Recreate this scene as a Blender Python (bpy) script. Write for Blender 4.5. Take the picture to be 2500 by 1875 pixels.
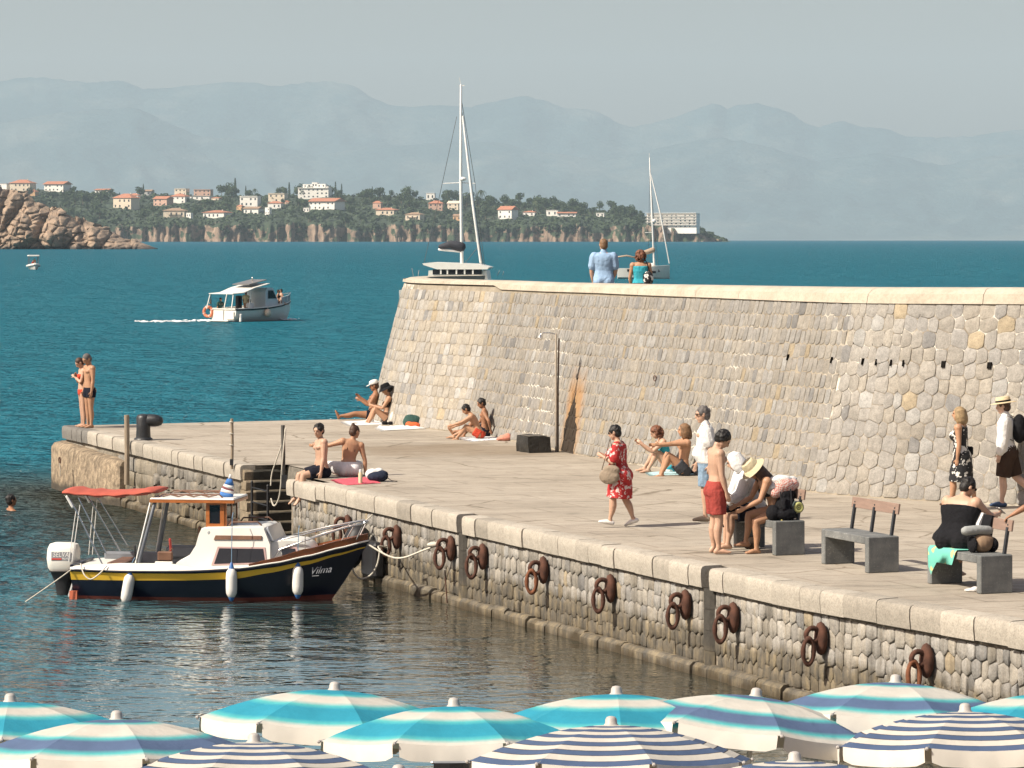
import bpy, math, random
import numpy as np
from mathutils import Vector, Matrix, noise as mnoise
R = random.Random(7)
V = Vector
scene = bpy.context.scene
COL = scene.collection
for _o in list(bpy.data.objects): bpy.data.objects.remove(_o)

# ------------------------------------------------------------------ camera, sky, sun, exposure
F, EYE, CZ, QZ = 8000.0, 577.0, 6.05, 1.5      # focal length and eye level in photo pixels, camera and quay heights in metres
cam_d = bpy.data.cameras.new('camera'); cam = bpy.data.objects.new('camera', cam_d); COL.objects.link(cam)
cam.location = (0, 0, CZ); cam.rotation_euler = (math.pi/2, 0, 0)
cam_d.sensor_width = 36.0; cam_d.lens = 36.0*F/2500.0
cam_d.shift_y = -(937.5-EYE)/2500.0
cam_d.clip_start = 0.5; cam_d.clip_end = 80000.0
scene.camera = cam

SUN_TO = V((-1.0, -0.50, 1.06)).normalized()      # direction towards the sun
SUN_EL = math.asin(SUN_TO.z)
SUN_AZ = math.atan2(SUN_TO.x, SUN_TO.y)            # clockwise from +Y
world = bpy.data.worlds.new('World'); scene.world = world; world.use_nodes = True
wn, wl = world.node_tree.nodes, world.node_tree.links
for n in list(wn): wn.remove(n)
sky = wn.new('ShaderNodeTexSky'); sky.sky_type = 'NISHITA'; sky.sun_disc = False
sky.sun_elevation = SUN_EL; sky.sun_rotation = SUN_AZ
sky.air_density = 1.0; sky.dust_density = 3.0; sky.ozone_density = 1.0; sky.altitude = 0
tint = wn.new('ShaderNodeMix'); tint.data_type = 'RGBA'; tint.blend_type = 'MULTIPLY'
tint.inputs['Factor'].default_value = 1.0; tint.inputs['B'].default_value = (1.16, 0.97, 0.87, 1)
bg = wn.new('ShaderNodeBackground'); bg.inputs['Strength'].default_value = 0.085
wo = wn.new('ShaderNodeOutputWorld')
wl.new(sky.outputs[0], tint.inputs['A']); wl.new(tint.outputs['Result'], bg.inputs['Color']); wl.new(bg.outputs[0], wo.inputs['Surface'])
sun_d = bpy.data.lights.new('sun', 'SUN'); sun_d.energy = 4.6; sun_d.angle = math.radians(0.55); sun_d.color = (1.0, 0.93, 0.80)
sun = bpy.data.objects.new('sun', sun_d); COL.objects.link(sun)
sun.rotation_euler = (-SUN_TO).to_track_quat('-Z', 'Y').to_euler(); sun.location = (-60, -30, 64)
scene.view_settings.view_transform = 'Standard'; scene.view_settings.look = 'None'
scene.view_settings.exposure = 0.62; scene.view_settings.gamma = 1.0; scene.view_settings.use_curve_mapping = False
cy = scene.cycles
cy.max_bounces = 6; cy.diffuse_bounces = 2; cy.glossy_bounces = 3; cy.transmission_bounces = 2; cy.transparent_max_bounces = 6
cy.volume_bounces = 0; cy.caustics_reflective = False; cy.caustics_refractive = False
cy.use_denoising = True; cy.use_adaptive_sampling = True; cy.adaptive_threshold = 0.015
try: cy.denoiser = 'OPENIMAGEDENOISE'; cy.denoising_prefilter = 'ACCURATE'
except Exception: pass

REARTH = 7.4e6
def drop(x, y=0.0): return (x*x+y*y)/(2*REARTH)     # the sea falls away with the curve of the earth
def PX(px, py, Y): return V(((px-1250)*Y/F, Y, CZ-(py-EYE)*Y/F))          # point seen at a photo pixel, Y metres away
def G(px, py, h=QZ):                                                        # point of the level z = h seen at a photo pixel
    Y = (CZ-h)*F/(py-EYE); return V(((px-1250)*Y/F, Y, h))

# ------------------------------------------------------------------ scene graph helpers
def link(o, parent=None):
    COL.objects.link(o)
    if parent is not None: o.parent = parent
    return o
def tag(o, label=None, cat=None, group=None, kind=None):
    if label: o['label'] = label
    if cat: o['category'] = cat
    if group: o['group'] = group
    if kind: o['kind'] = kind
    return o
def thing(name, label, cat, loc=(0, 0, 0), rz=0.0, group=None, s=1.0):
    o = bpy.data.objects.new(name, None); o.empty_display_size = 0.3
    o.location = loc; o.rotation_euler = (0, 0, rz); o.scale = (s, s, s)
    link(o); return tag(o, label, cat, group)
def copy_tree(o, parent=None):
    c = o.copy(); link(c, parent)
    if parent is not None: c.matrix_parent_inverse = o.matrix_parent_inverse.copy()
    for ch in [x for x in KIDS.get(o.name, [])]: copy_tree(ch, c)
    return c
KIDS = {}

class MB:
    """collects shapes, then links them as one mesh object"""
    def __init__(s): s.v = []; s.f = []; s.m = []; s.uv = None
    def add(s, vs, fs, mi=0):
        b = len(s.v); s.v.extend([tuple(p) for p in vs])
        for f in fs: s.f.append(tuple(i+b for i in f)); s.m.append(mi)
        return s
    def box(s, c, size, rz=0.0, mi=0, rot=None, bev=0.0):
        hx, hy, hz = size[0]/2, size[1]/2, size[2]/2
        M3 = rot if rot is not None else Matrix.Rotation(rz, 3, 'Z')
        c = V(c)
        if bev <= 0:
            vs = [c+M3@V((x*hx, y*hy, z*hz)) for z in (-1, 1) for y in (-1, 1) for x in (-1, 1)]
            fs = [(0, 2, 3, 1), (4, 5, 7, 6), (0, 1, 5, 4), (2, 6, 7, 3), (0, 4, 6, 2), (1, 3, 7, 5)]
            return s.add(vs, fs, mi)
        b = min(bev, hx*.95, hy*.95, hz*.95); vs = []; idx = {}
        for x in (-1, 1):
            for y in (-1, 1):
                for z in (-1, 1):
                    for k in range(3):
                        p = [x*(hx-b), y*(hy-b), z*(hz-b)]; p[k] = (x*hx, y*hy, z*hz)[k]
                        idx[(x, y, z, k)] = len(vs); vs.append(c+M3@V(p))
        fs = []
        g = lambda x, y, z, k: idx[(x, y, z, k)]
        for sx in (-1, 1):
            q = [g(sx, -1, -1, 0), g(sx, 1, -1, 0), g(sx, 1, 1, 0), g(sx, -1, 1, 0)]; fs.append(q if sx > 0 else q[::-1])
            q = [g(-1, sx, -1, 1), g(-1, sx, 1, 1), g(1, sx, 1, 1), g(1, sx, -1, 1)]; fs.append(q if sx > 0 else q[::-1])
            q = [g(-1, -1, sx, 2), g(1, -1, sx, 2), g(1, 1, sx, 2), g(-1, 1, sx, 2)]; fs.append(q if sx > 0 else q[::-1])
        for a in (-1, 1):
            for c2 in (-1, 1):
                fs.append([g(a, c2, -1, 0), g(a, c2, -1, 1), g(a, c2, 1, 1), g(a, c2, 1, 0)])
                fs.append([g(a, -1, c2, 0), g(a, -1, c2, 2), g(a, 1, c2, 2), g(a, 1, c2, 0)])
                fs.append([g(-1, a, c2, 1), g(-1, a, c2, 2), g(1, a, c2, 2), g(1, a, c2, 1)])
                for z in (-1, 1): fs.append([g(a, c2, z, 0), g(a, c2, z, 1), g(a, c2, z, 2)])
        return s.add(vs, fs, mi)
    def tube(s, pts, rad, n=8, side=(0, 1, 0), mi=0, cap=True, flat=False):
        """rings along pts; rad is r or (r_side, r_other) per point or one for all"""
        pts = [V(p) for p in pts]; k = len(pts)
        rads = rad if isinstance(rad, list) else [rad]*k
        rings = []; side0 = V(side)
        for i, p in enumerate(pts):
            d = (pts[min(i+1, k-1)]-pts[max(i-1, 0)])
            if d.length < 1e-9: d = V((0, 0, 1))
            d.normalize()
            sd = side0-d*side0.dot(d)
            if sd.length < 1e-3: sd = d.orthogonal()
            sd.normalize(); side0 = sd.copy(); ot = d.cross(sd)
            r = rads[i]; ra, rb = (r if isinstance(r, (tuple, list)) else (r, r))
            rings.append((p, sd, ot, ra, rb, d))
        vs = []; fs = []
        def ring(p, sd, ot, ra, rb):
            b = len(vs)
            for j in range(n):
                a = 2*math.pi*j/n; vs.append(p+sd*(ra*math.cos(a))+ot*(rb*math.sin(a)))
            return b
        bs = []
        if cap and not flat:
            p, sd, ot, ra, rb, d = rings[0]; m = min(ra, rb); bs.append(ring(p-d*m*.72, sd, ot, ra*.68, rb*.68))
        for (p, sd, ot, ra, rb, d) in rings: bs.append(ring(p, sd, ot, ra, rb))
        if cap and not flat:
            p, sd, ot, ra, rb, d = rings[-1]; m = min(ra, rb); bs.append(ring(p+d*m*.72, sd, ot, ra*.68, rb*.68))
        for a, b in zip(bs, bs[1:]):
            for j in range(n): fs.append((a+j, a+(j+1) % n, b+(j+1) % n, b+j))
        if cap:
            i0 = len(vs); q = rings[0]; vs.append(q[0]-q[5]*(0 if flat else min(q[3], q[4])))
            for j in range(n): fs.append((bs[0]+(j+1) % n, bs[0]+j, i0))
            i1 = len(vs); q = rings[-1]; vs.append(q[0]+q[5]*(0 if flat else min(q[3], q[4])))
            for j in range(n): fs.append((bs[-1]+j, bs[-1]+(j+1) % n, i1))
        return s.add(vs, fs, mi)
    def ball(s, c, r, n=10, mi=0, rot=None, m=6):
        c = V(c); r = r if isinstance(r, (tuple, list)) else (r, r, r)
        M3 = rot if rot is not None else Matrix.Identity(3)
        vs = []; fs = []
        for i in range(1, m):
            t = math.pi*i/m
            for j in range(n):
                a = 2*math.pi*j/n
                vs.append(c+M3@V((r[0]*math.sin(t)*math.cos(a), r[1]*math.sin(t)*math.sin(a), r[2]*math.cos(t))))
        for i in range(m-2):
            for j in range(n): fs.append((i*n+j, (i+1)*n+j, (i+1)*n+(j+1) % n, i*n+(j+1) % n))
        t0 = len(vs); vs.append(c+M3@V((0, 0, r[2]))); b0 = len(vs); vs.append(c-M3@V((0, 0, r[2])))
        for j in range(n):
            fs.append((t0, j, (j+1) % n)); fs.append((b0, (m-2)*n+(j+1) % n, (m-2)*n+j))
        return s.add(vs, fs, mi)
    def loft(s, rings, closed=True, caps=True, mi=0):
        vs = []; n = len(rings[0]); fs = []
        for r in rings: vs.extend(V(p) for p in r)
        for i in range(len(rings)-1):
            for j in range(n if closed else n-1):
                fs.append((i*n+j, i*n+(j+1) % n, (i+1)*n+(j+1) % n, (i+1)*n+j))
        if caps: fs.append(tuple(range(n))[::-1]); fs.append(tuple((len(rings)-1)*n+j for j in range(n)))
        return s.add(vs, fs, mi)
    def prism(s, poly, d, mi=0):
        """polygon (list of 3D points) extruded by vector d"""
        d = V(d); a = [V(p) for p in poly]; return s.loft([a, [p+d for p in a]], True, True, mi)
    def lathe(s, prof, c=(0, 0, 0), n=16, mi=0):
        c = V(c); rings = [[c+V((r*math.cos(2*math.pi*j/n), r*math.sin(2*math.pi*j/n), z)) for j in range(n)] for r, z in prof]
        return s.loft(rings, True, True, mi)
    def torus(s, c, R0, r, axis=(0, 0, 1), n=20, k=8, sc=(1, 1), mi=0, up=None):
        c = V(c); ax = V(axis).normalized(); e1 = (V(up)-ax*V(up).dot(ax)).normalized() if up is not None else ax.orthogonal().normalized(); e2 = ax.cross(e1)
        vs = []; fs = []
        for i in range(n):
            a = 2*math.pi*i/n; o = e1*math.cos(a)*sc[0]+e2*math.sin(a)*sc[1]; ctr = c+o*R0; on = o.normalized()
            for j in range(k):
                b = 2*math.pi*j/k; vs.append(ctr+on*(r*math.cos(b))+ax*(r*math.sin(b)))
        for i in range(n):
            for j in range(k):
                fs.append((i*k+j, ((i+1) % n)*k+j, ((i+1) % n)*k+(j+1) % k, i*k+(j+1) % k))
        return s.add(vs, fs, mi)
    def mesh(s, name, mats, smooth=False):
        me = bpy.data.meshes.new(name); me.from_pydata(s.v, [], s.f)
        for m in (mats if isinstance(mats, (list, tuple)) else [mats]): me.materials.append(m)
        if any(s.m): me.polygons.foreach_set('material_index', s.m)
        if smooth: me.polygons.foreach_set('use_smooth', [True]*len(me.polygons))
        if smooth and smooth != 'all':
            try: me.set_sharp_from_angle(angle=math.radians(40 if smooth is True else smooth))
            except Exception: pass
        return me
    def build(s, name, mats, parent=None, smooth=False, loc=None, kind=None):
        o = bpy.data.objects.new(name, s.mesh(name, mats, smooth)); link(o, parent)
        if loc is not None: o.location = loc
        if kind: o['kind'] = kind
        if parent is not None: KIDS.setdefault(parent.name, []).append(o)
        return o

# ------------------------------------------------------------------ materials
MATS = {}
def nt(name):
    m = bpy.data.materials.new(name); m.use_nodes = True; t = m.node_tree
    b = t.nodes['Principled BSDF']; return m, t, b
def lk(t, a, b): t.links.new(a, b)
def coords(t, kind='Object', scale=(1, 1, 1), rot=(0, 0, 0)):
    tc = t.nodes.new('ShaderNodeTexCoord')
    mp = t.nodes.new('ShaderNodeMapping'); mp.inputs['Scale'].default_value = scale; mp.inputs['Rotation'].default_value = rot
    if kind == 'World':
        g = t.nodes.new('ShaderNodeNewGeometry'); lk(t, g.outputs['Position'], mp.inputs['Vector'])
    else: lk(t, tc.outputs[kind], mp.inputs['Vector'])
    return mp.outputs['Vector']
def nz(t, vec, scale, detail=4, rough=.55, dist=0.0):
    n = t.nodes.new('ShaderNodeTexNoise'); n.inputs['Scale'].default_value = scale; n.inputs['Detail'].default_value = detail
    n.inputs['Roughness'].default_value = rough; n.inputs['Distortion'].default_value = dist
    lk(t, vec, n.inputs['Vector']); return n.outputs['Fac']
def ramp(t, fac, stops, interp='LINEAR'):
    r = t.nodes.new('ShaderNodeValToRGB'); lk(t, fac, r.inputs[0]); cr = r.color_ramp; cr.interpolation = interp
    while len(cr.elements) < len(stops): cr.elements.new(.5)
    for e, (p, c) in zip(cr.elements, stops):
        e.position = p; e.color = (c[0], c[1], c[2], 1) if isinstance(c, (tuple, list)) else (c, c, c, 1)
    return r.outputs['Color']
def mixc(t, fac, a, b, mode='MIX'):
    m = t.nodes.new('ShaderNodeMix'); m.data_type = 'RGBA'; m.blend_type = mode
    for sock, x in ((m.inputs['Factor'], fac), (m.inputs['A'], a), (m.inputs['B'], b)):
        if isinstance(x, (int, float)): sock.default_value = x
        elif isinstance(x, (tuple, list)): sock.default_value = (x[0], x[1], x[2], 1)
        else: lk(t, x, sock)
    return m.outputs['Result']
def mth(t, op, a, b=None, c=None, clamp=False):
    m = t.nodes.new('ShaderNodeMath'); m.operation = op; m.use_clamp = clamp
    for i, x in enumerate((a, b, c)):
        if x is None: continue
        if isinstance(x, (int, float)): m.inputs[i].default_value = x
        else: lk(t, x, m.inputs[i])
    return m.outputs[0]
def mapr(t, v, a, b, c=0.0, d=1.0, smooth=True):
    m = t.nodes.new('ShaderNodeMapRange'); m.interpolation_type = 'SMOOTHSTEP' if smooth else 'LINEAR'
    lk(t, v, m.inputs['Value'])
    for k, x in zip(('From Min', 'From Max', 'To Min', 'To Max'), (a, b, c, d)): m.inputs[k].default_value = x
    return m.outputs['Result']
def bump(t, b, h, strength=.3, dist=.02):
    n = t.nodes.new('ShaderNodeBump'); n.inputs['Strength'].default_value = strength; n.inputs['Distance'].default_value = dist
    lk(t, h, n.inputs['Height']); lk(t, n.outputs['Normal'], b.inputs['Normal'])
def sep(t, vec):
    s = t.nodes.new('ShaderNodeSeparateXYZ'); lk(t, vec, s.inputs[0]); return s.outputs
def mat(name, col, rough=.7, var=.12, scale=5, bmp=0.0, bscale=30, bdist=.01, metal=0.0, spec=.4, col2=None, coat=0.0, stretch=(1, 1, 1), sub=0.0):
    if name in MATS: return MATS[name]
    m, t, b = nt(name)
    vec = coords(t, 'Object', stretch)
    f = nz(t, vec, scale, 5, .6)
    lo = tuple(c*(1-var) for c in col); hi = tuple(min(1, c*(1+var)) for c in (col2 or col))
    lk(t, ramp(t, f, [(.3, lo), (.7, hi)]), b.inputs['Base Color'])
    b.inputs['Roughness'].default_value = rough; b.inputs['Metallic'].default_value = metal
    b.inputs['Specular IOR Level'].default_value = spec; b.inputs['Coat Weight'].default_value = coat
    if sub: b.inputs['Subsurface Weight'].default_value = sub; b.inputs['Subsurface Radius'].default_value = (.02, .008, .004)
    if bmp: bump(t, b, nz(t, vec, bscale, 4, .6), bmp, bdist)
    MATS[name] = m; return m
def attr(t, name):
    a = t.nodes.new('ShaderNodeAttribute'); a.attribute_name = name; return a.outputs['Color']
def set_tone(me, cols):
    """per-vertex colour attribute of the stone's own colour"""
    a = me.color_attributes.new('tone', 'FLOAT_COLOR', 'POINT')
    a.data.foreach_set('color', np.asarray(cols, dtype=np.float32).ravel())
# ------------------------------------------------------------------ air
def haze_box():
    mb = MB(); x0, x1, y0, y1, z0, z1 = -16000, 16000, -60, 33000, -230, 1800
    mb.box(((x0+x1)/2, (y0+y1)/2, (z0+z1)/2), (x1-x0, y1-y0, z1-z0))
    m = bpy.data.materials.new('haze_air'); m.use_nodes = True; t = m.node_tree
    for n in list(t.nodes): t.nodes.remove(n)
    out = t.nodes.new('ShaderNodeOutputMaterial'); pv = t.nodes.new('ShaderNodeVolumePrincipled')
    pv.inputs['Color'].default_value = HAZE_COL; pv.inputs['Density'].default_value = HAZE_DENS; pv.inputs['Anisotropy'].default_value = 0.0
    lk(t, pv.outputs[0], out.inputs['Volume'])
    try: m.cycles.homogeneous_volume = True
    except Exception: pass
    return mb.build('haze', m, kind='stuff')
HAZE_COL = (0.665, 0.86, 0.99, 1); HAZE_DENS = 4.5e-5
haze_box()

# ------------------------------------------------------------------ sea
def water_material():
    m, t, b = nt('sea_water')
    pos = coords(t, 'World'); s = sep(t, pos)
    # distance from the sheltered basin in front of the quay: calm there, rippled outside
    along = mth(t, 'ADD', mth(t, 'MULTIPLY', s[0], 0.932), mth(t, 'MULTIPLY', s[1], 0.363))
    d1 = mapr(t, s[0], -12.5, -4.0)                       # open to the left
    d2 = mapr(t, s[1], 84.0, 66.0)                        # open beyond the pier end
    calm = mth(t, 'MULTIPLY', d1, d2)
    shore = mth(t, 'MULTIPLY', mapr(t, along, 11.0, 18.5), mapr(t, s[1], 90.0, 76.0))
    far = mapr(t, s[1], 90.0, 3500.0, smooth=False)
    big = nz(t, coords(t, 'World', (.012, .004, 1)), 1.0, 4, .6)
    c_open = mixc(t, big, (.010, .118, .168), (.020, .155, .205))
    c_open = mixc(t, far, c_open, (.012, .122, .185))
    c_calm = mixc(t, calm, c_open, (.078, .190, .225))
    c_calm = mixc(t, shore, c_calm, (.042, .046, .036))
    # ripples of several lengths
    r0 = nz(t, coords(t, 'World', (1, 1, 1), (0, 0, .5)), .055, 2, .5)
    r1 = nz(t, coords(t, 'World', (.75, 1.1, 1), (0, 0, .35)), .62, 4, .65, .4)
    r2 = nz(t, coords(t, 'World', (.8, 1.2, 1), (0, 0, -.2)), 2.6, 3, .6, .3)
    r3 = nz(t, coords(t, 'World', (.9, 1.0, 1), (0, 0, .3)), .15, 3, .6, .5)
    h_open = mth(t, 'ADD', mth(t, 'ADD', mth(t, 'MULTIPLY', r1, 1.5), mth(t, 'MULTIPLY', r3, 1.8)), mth(t, 'ADD', mth(t, 'MULTIPLY', r2, .50), mth(t, 'MULTIPLY', r0, 2.0)))
    q1 = nz(t, coords(t, 'World', (.8, 1.1, 1), (0, 0, .25)), 1.15, 3, .6, .4); q2 = nz(t, coords(t, 'World', (.8, 1.2, 1), (0, 0, -.3)), 4.2, 2, .5, .3)
    h_calm = mth(t, 'ADD', mth(t, 'MULTIPLY', r1, .05), mth(t, 'ADD', mth(t, 'MULTIPLY', q1, .040), mth(t, 'MULTIPLY', q2, .012)))
    h = mth(t, 'ADD', mth(t, 'MULTIPLY', h_open, mth(t, 'SUBTRACT', 1.0, calm)), mth(t, 'MULTIPLY', h_calm, calm))
    n = t.nodes.new('ShaderNodeBump'); n.inputs['Strength'].default_value = 1.0; n.inputs['Distance'].default_value = 1.0
    lk(t, h, n.inputs['Height'])
    # body colour under a skin that mirrors; on the rippled open sea the steep wavelets mirror far less than flat water
    df = t.nodes.new('ShaderNodeBsdfDiffuse'); lk(t, c_calm, df.inputs['Color']); lk(t, n.outputs['Normal'], df.inputs['Normal'])
    gl = t.nodes.new('ShaderNodeBsdfGlossy'); lk(t, n.outputs['Normal'], gl.inputs['Normal'])
    lk(t, mapr(t, calm, 0, 1, .10, .02, smooth=False), gl.inputs['Roughness'])
    fr = t.nodes.new('ShaderNodeFresnel'); fr.inputs['IOR'].default_value = 1.333; lk(t, n.outputs['Normal'], fr.inputs['Normal'])
    fac = mth(t, 'MULTIPLY', fr.outputs[0], mapr(t, calm, 0, 1, .50, 1.6, smooth=False), clamp=True)
    ms = t.nodes.new('ShaderNodeMixShader'); lk(t, fac, ms.inputs[0]); lk(t, df.outputs[0], ms.inputs[1]); lk(t, gl.outputs[0], ms.inputs[2])
    t.nodes.remove(b); lk(t, ms.outputs[0], [x for x in t.nodes if x.type == 'OUTPUT_MATERIAL'][0].inputs['Surface'])
    return m
def sea():
    vs, fs = [], []
    rs = [1.5*(12200/1.5)**(i/90.0) for i in range(91)]; na = 72
    for r in rs:
        for j in range(na+1):
            a = math.radians(12+156*j/na); x, y = r*math.cos(a), -22+r*math.sin(a)
            vs.append((x, y, -drop(x, y)))
    for i in range(len(rs)-1):
        for j in range(na): fs.append((i*(na+1)+j, (i+1)*(na+1)+j, (i+1)*(na+1)+j+1, i*(na+1)+j+1))
    mb = MB(); mb.add(vs, fs); return mb.build('sea_water', water_material(), smooth='all', kind='structure')
sea()

# ------------------------------------------------------------------ mountains
RIDGE = [(-2100, 320), (-1700, 250), (-1400, 275), (-1150, 225), (-900, 240), (-500, 205), (-200, 190), (0, 199), (37, 191), (106, 189), (179, 198), (228, 202), (293, 196), (326, 207), (350, 217), (407, 215), (488, 207), (560, 200), (627, 202), (667, 211), (753, 201), (806, 198), (855, 207), (872, 213), (904, 236), (949, 256), (1003, 261), (1080, 256), (1143, 262), (1207, 247), (1279, 234), (1342, 249), (1383, 265), (1433, 265), (1469, 277), (1514, 304), (1550, 310), (1600, 298), (1649, 286), (1702, 266), (1738, 252), (1763, 257), (1779, 269), (1795, 257), (1844, 252), (1901, 264), (1938, 280), (1966, 301), (1999, 311), (2039, 298), (2064, 296), (2096, 309), (2170, 315), (2210, 333), (2292, 335), (2373, 333), (2434, 323), (2500, 315), (2700, 300), (3100, 340), (3400, 330), (3800, 285), (4300, 335), (4700, 300)]
FOOT = [(-2100, 420), (-1600, 350), (-1200, 410), (-900, 400), (-300, 330), (0, 300), (150, 275), (330, 262), (480, 330), (640, 345), (760, 380), (900, 360), (1050, 350), (1200, 345), (1330, 372), (1480, 392), (1650, 352), (1760, 335), (1880, 360), (2000, 395), (2150, 372), (2300, 405), (2420, 380), (2600, 370), (3000, 400), (3400, 390), (3900, 350), (4500, 410), (4700, 400)]
def interp(tab, x):
    for (a, b), (c, d) in zip(tab, tab[1:]):
        if a <= x <= c: return b+(d-b)*(x-a)/(c-a)
    return tab[0][1] if x < tab[0][0] else tab[-1][1]
def mountain(name, tab, Yc, Yf, seed, m):
    nx, ny = 520, 26; vs, fs = [], []
    for j in range(ny+1):
        v = j/ny; Y = Yf+(Yc-Yf)*v
        for i in range(nx+1):
            px = -2000+6500*i/nx
            X = (px-1250)*Yc/F*(.86+.14*v)
            top = CZ-(interp(tab, px)-EYE)*Yc/F+drop(0, Yc)
            n = mnoise.multi_fractal(V((px*.008+seed, v*5.0, seed)), .9, 2.1, 5)
            rd = abs(mnoise.noise(V((px*.011+seed*3, v*5.5, .5))))
            z = top*(v**1.2)*(1-.30*(1-v)*rd*2.0)+(n-1)*60*v*(1-v)*2.2
            if v == 1: z += mnoise.noise(V((px*.05, seed, 2)))*14+mnoise.noise(V((px*.16, seed, 4)))*6
            vs.append((X, Y, max(z, 0)-drop(0, Y)-(25 if j == 0 else 0)))
    for j in range(ny):
        for i in range(nx): a = j*(nx+1)+i; fs.append((a, a+1, a+nx+2, a+nx+1))
    b = len(vs)
    for i in range(nx+1): x, y, z = vs[ny*(nx+1)+i]; vs.append((x, y+1200, -140))
    for i in range(nx): a = ny*(nx+1)+i; fs.append((a, a+1, b+i+1, b+i))
    mb = MB(); mb.add(vs, fs); return mb.build(name, m, smooth='all', kind='structure')
def mountain_mat():
    m, t, b = nt('mountain_slopes')
    vec = coords(t, 'World', (1, 1, 2)); g = t.nodes.new('ShaderNodeNewGeometry')
    f = nz(t, vec, .0011, 7, .65); c = ramp(t, f, [(.36, (.026, .060, .072)), (.5, (.040, .080, .090)), (.66, (.11, .135, .13))])
    lk(t, c, b.inputs['Base Color']); b.inputs['Roughness'].default_value = .95; b.inputs['Specular IOR Level'].default_value = .1
    bump(t, b, nz(t, vec, .004, 5, .65), 1.0, 60.0); return m
MM = mountain_mat()
mountain('mountains', RIDGE, 30800, 28300, 3.1, MM)
mountain('mountains', FOOT, 28200, 25000, 8.7, MM)
# ------------------------------------------------------------------ headland across the bay
HY = 4500.0                                            # its waterline is about this far off
HTOP = [(-1100, 602), (-900, 594), (-650, 566), (-420, 520), (-250, 470), (-100, 452), (0, 462), (120, 462), (230, 470), (330, 476), (420, 474), (520, 478), (640, 478), (720, 476), (800, 474), (900, 478), (980, 480), (1060, 487), (1130, 493), (1250, 496), (1400, 508), (1500, 517), (1560, 524), (1620, 545), (1690, 562), (1735, 576), (1768, 586), (1800, 592)]
CLIFF = [(-1100, 603), (-900, 597), (-650, 582), (-400, 562), (-200, 550), (250, 556), (330, 553), (420, 546), (520, 552), (640, 550), (760, 545), (880, 556), (1000, 545), (1080, 553), (1180, 560), (1300, 552), (1380, 548), (1460, 556), (1530, 548), (1620, 552), (1700, 566), (1740, 578), (1770, 587), (1800, 592)]
HDEPTH = 520.0
def head_surface(px, v):
    """point of the headland: v in 0..1 is the cliff face, 1..2 the slope up to the crest"""
    n1 = mnoise.noise(V((px*.020, 3.3, 0)))*26+mnoise.noise(V((px*.07, 7.7, 0)))*13
    ridge = abs(mnoise.noise(V((px*.022, 1.2, 0))))*40
    cl = interp(CLIFF, px)+mnoise.noise(V((px*.03, 9, 1)))*7; tp = interp(HTOP, px)
    Yw = HY+n1+ridge
    zc = CZ-(cl-EYE)*Yw/F+drop(0, Yw)
    if v <= 1.0:
        Y = Yw+v*16+mnoise.noise(V((px*.11, v*2.2, 4)))*9+abs(mnoise.noise(V((px*.22, v*1.2, 6))))*12*(1-abs(2*v-1)*.6)
        z = zc*v-(4 if v == 0 else 0)
    else:
        w = v-1.0; Y = Yw+16+w*HDEPTH
        zt = CZ-(tp-EYE)*(HY+HDEPTH)/F+drop(0, HY)
        z = zc+(zt-zc)*(w**.85)+mnoise.noise(V((px*.02, w*4, 12)))*3*w*(1-w)*4
    X = (px-1250)*Y/F
    return V((X, Y, z-drop(X, Y)))
def headland_mat():
    m, t, b = nt('headland_rock'); g = t.nodes.new('ShaderNodeNewGeometry'); s = sep(t, g.outputs['Normal'])
    vec = coords(t, 'World', (1, .5, .35)); f = nz(t, vec, .11, 5, .65)
    rock = ramp(t, f, [(.32, (.09, .065, .048)), (.5, (.22, .155, .11)), (.68, (.36, .265, .19))])
    green = ramp(t, nz(t, coords(t, 'World'), .06, 4, .6), [(.3, (.018, .034, .020)), (.7, (.050, .072, .036))])
    veg = mth(t, 'ADD', s[2], mth(t, 'MULTIPLY', mth(t, 'SUBTRACT', nz(t, coords(t, 'World', (1, .4, 1.3)), .022, 6, .68), .46), 3.4))
    lk(t, mixc(t, mapr(t, veg, .52, .72), rock, green), b.inputs['Base Color']); b.inputs['Roughness'].default_value = .95
    bump(t, b, f, 1.0, 5.0); return m
def headland():
    nx = 880; vlist = [0, .14, .28, .42, .56, .7, .85, 1.0]+[1+(k/16) for k in range(1, 17)]
    vs, fs = [], []
    for v in vlist:
        for i in range(nx+1): vs.append(head_surface(-1100+2900*i/nx, v))
    for j in range(len(vlist)-1):
        for i in range(nx): a = j*(nx+1)+i; fs.append((a, a+1, a+nx+2, a+nx+1))
    b = len(vs); j = len(vlist)-1
    for i in range(nx+1): p = vs[j*(nx+1)+i]; vs.append((p[0], p[1]+500, -12))
    for i in range(nx): a = j*(nx+1)+i; fs.append((a, a+1, b+i+1, b+i))
    mb = MB(); mb.add(vs, fs); return mb.build('headland', headland_mat(), smooth='all', kind='structure')
headland()
def head_at(px, py):
    """slope point of the headland that shows at this pixel"""
    best = None
    for k in range(0, 41):
        p = head_surface(px, 1+k/40); y = EYE+(CZ-p.z)*F/p.y
        d = abs(y-py)
        if best is None or d < best[0]: best = (d, p)
    return best[1]

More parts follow.
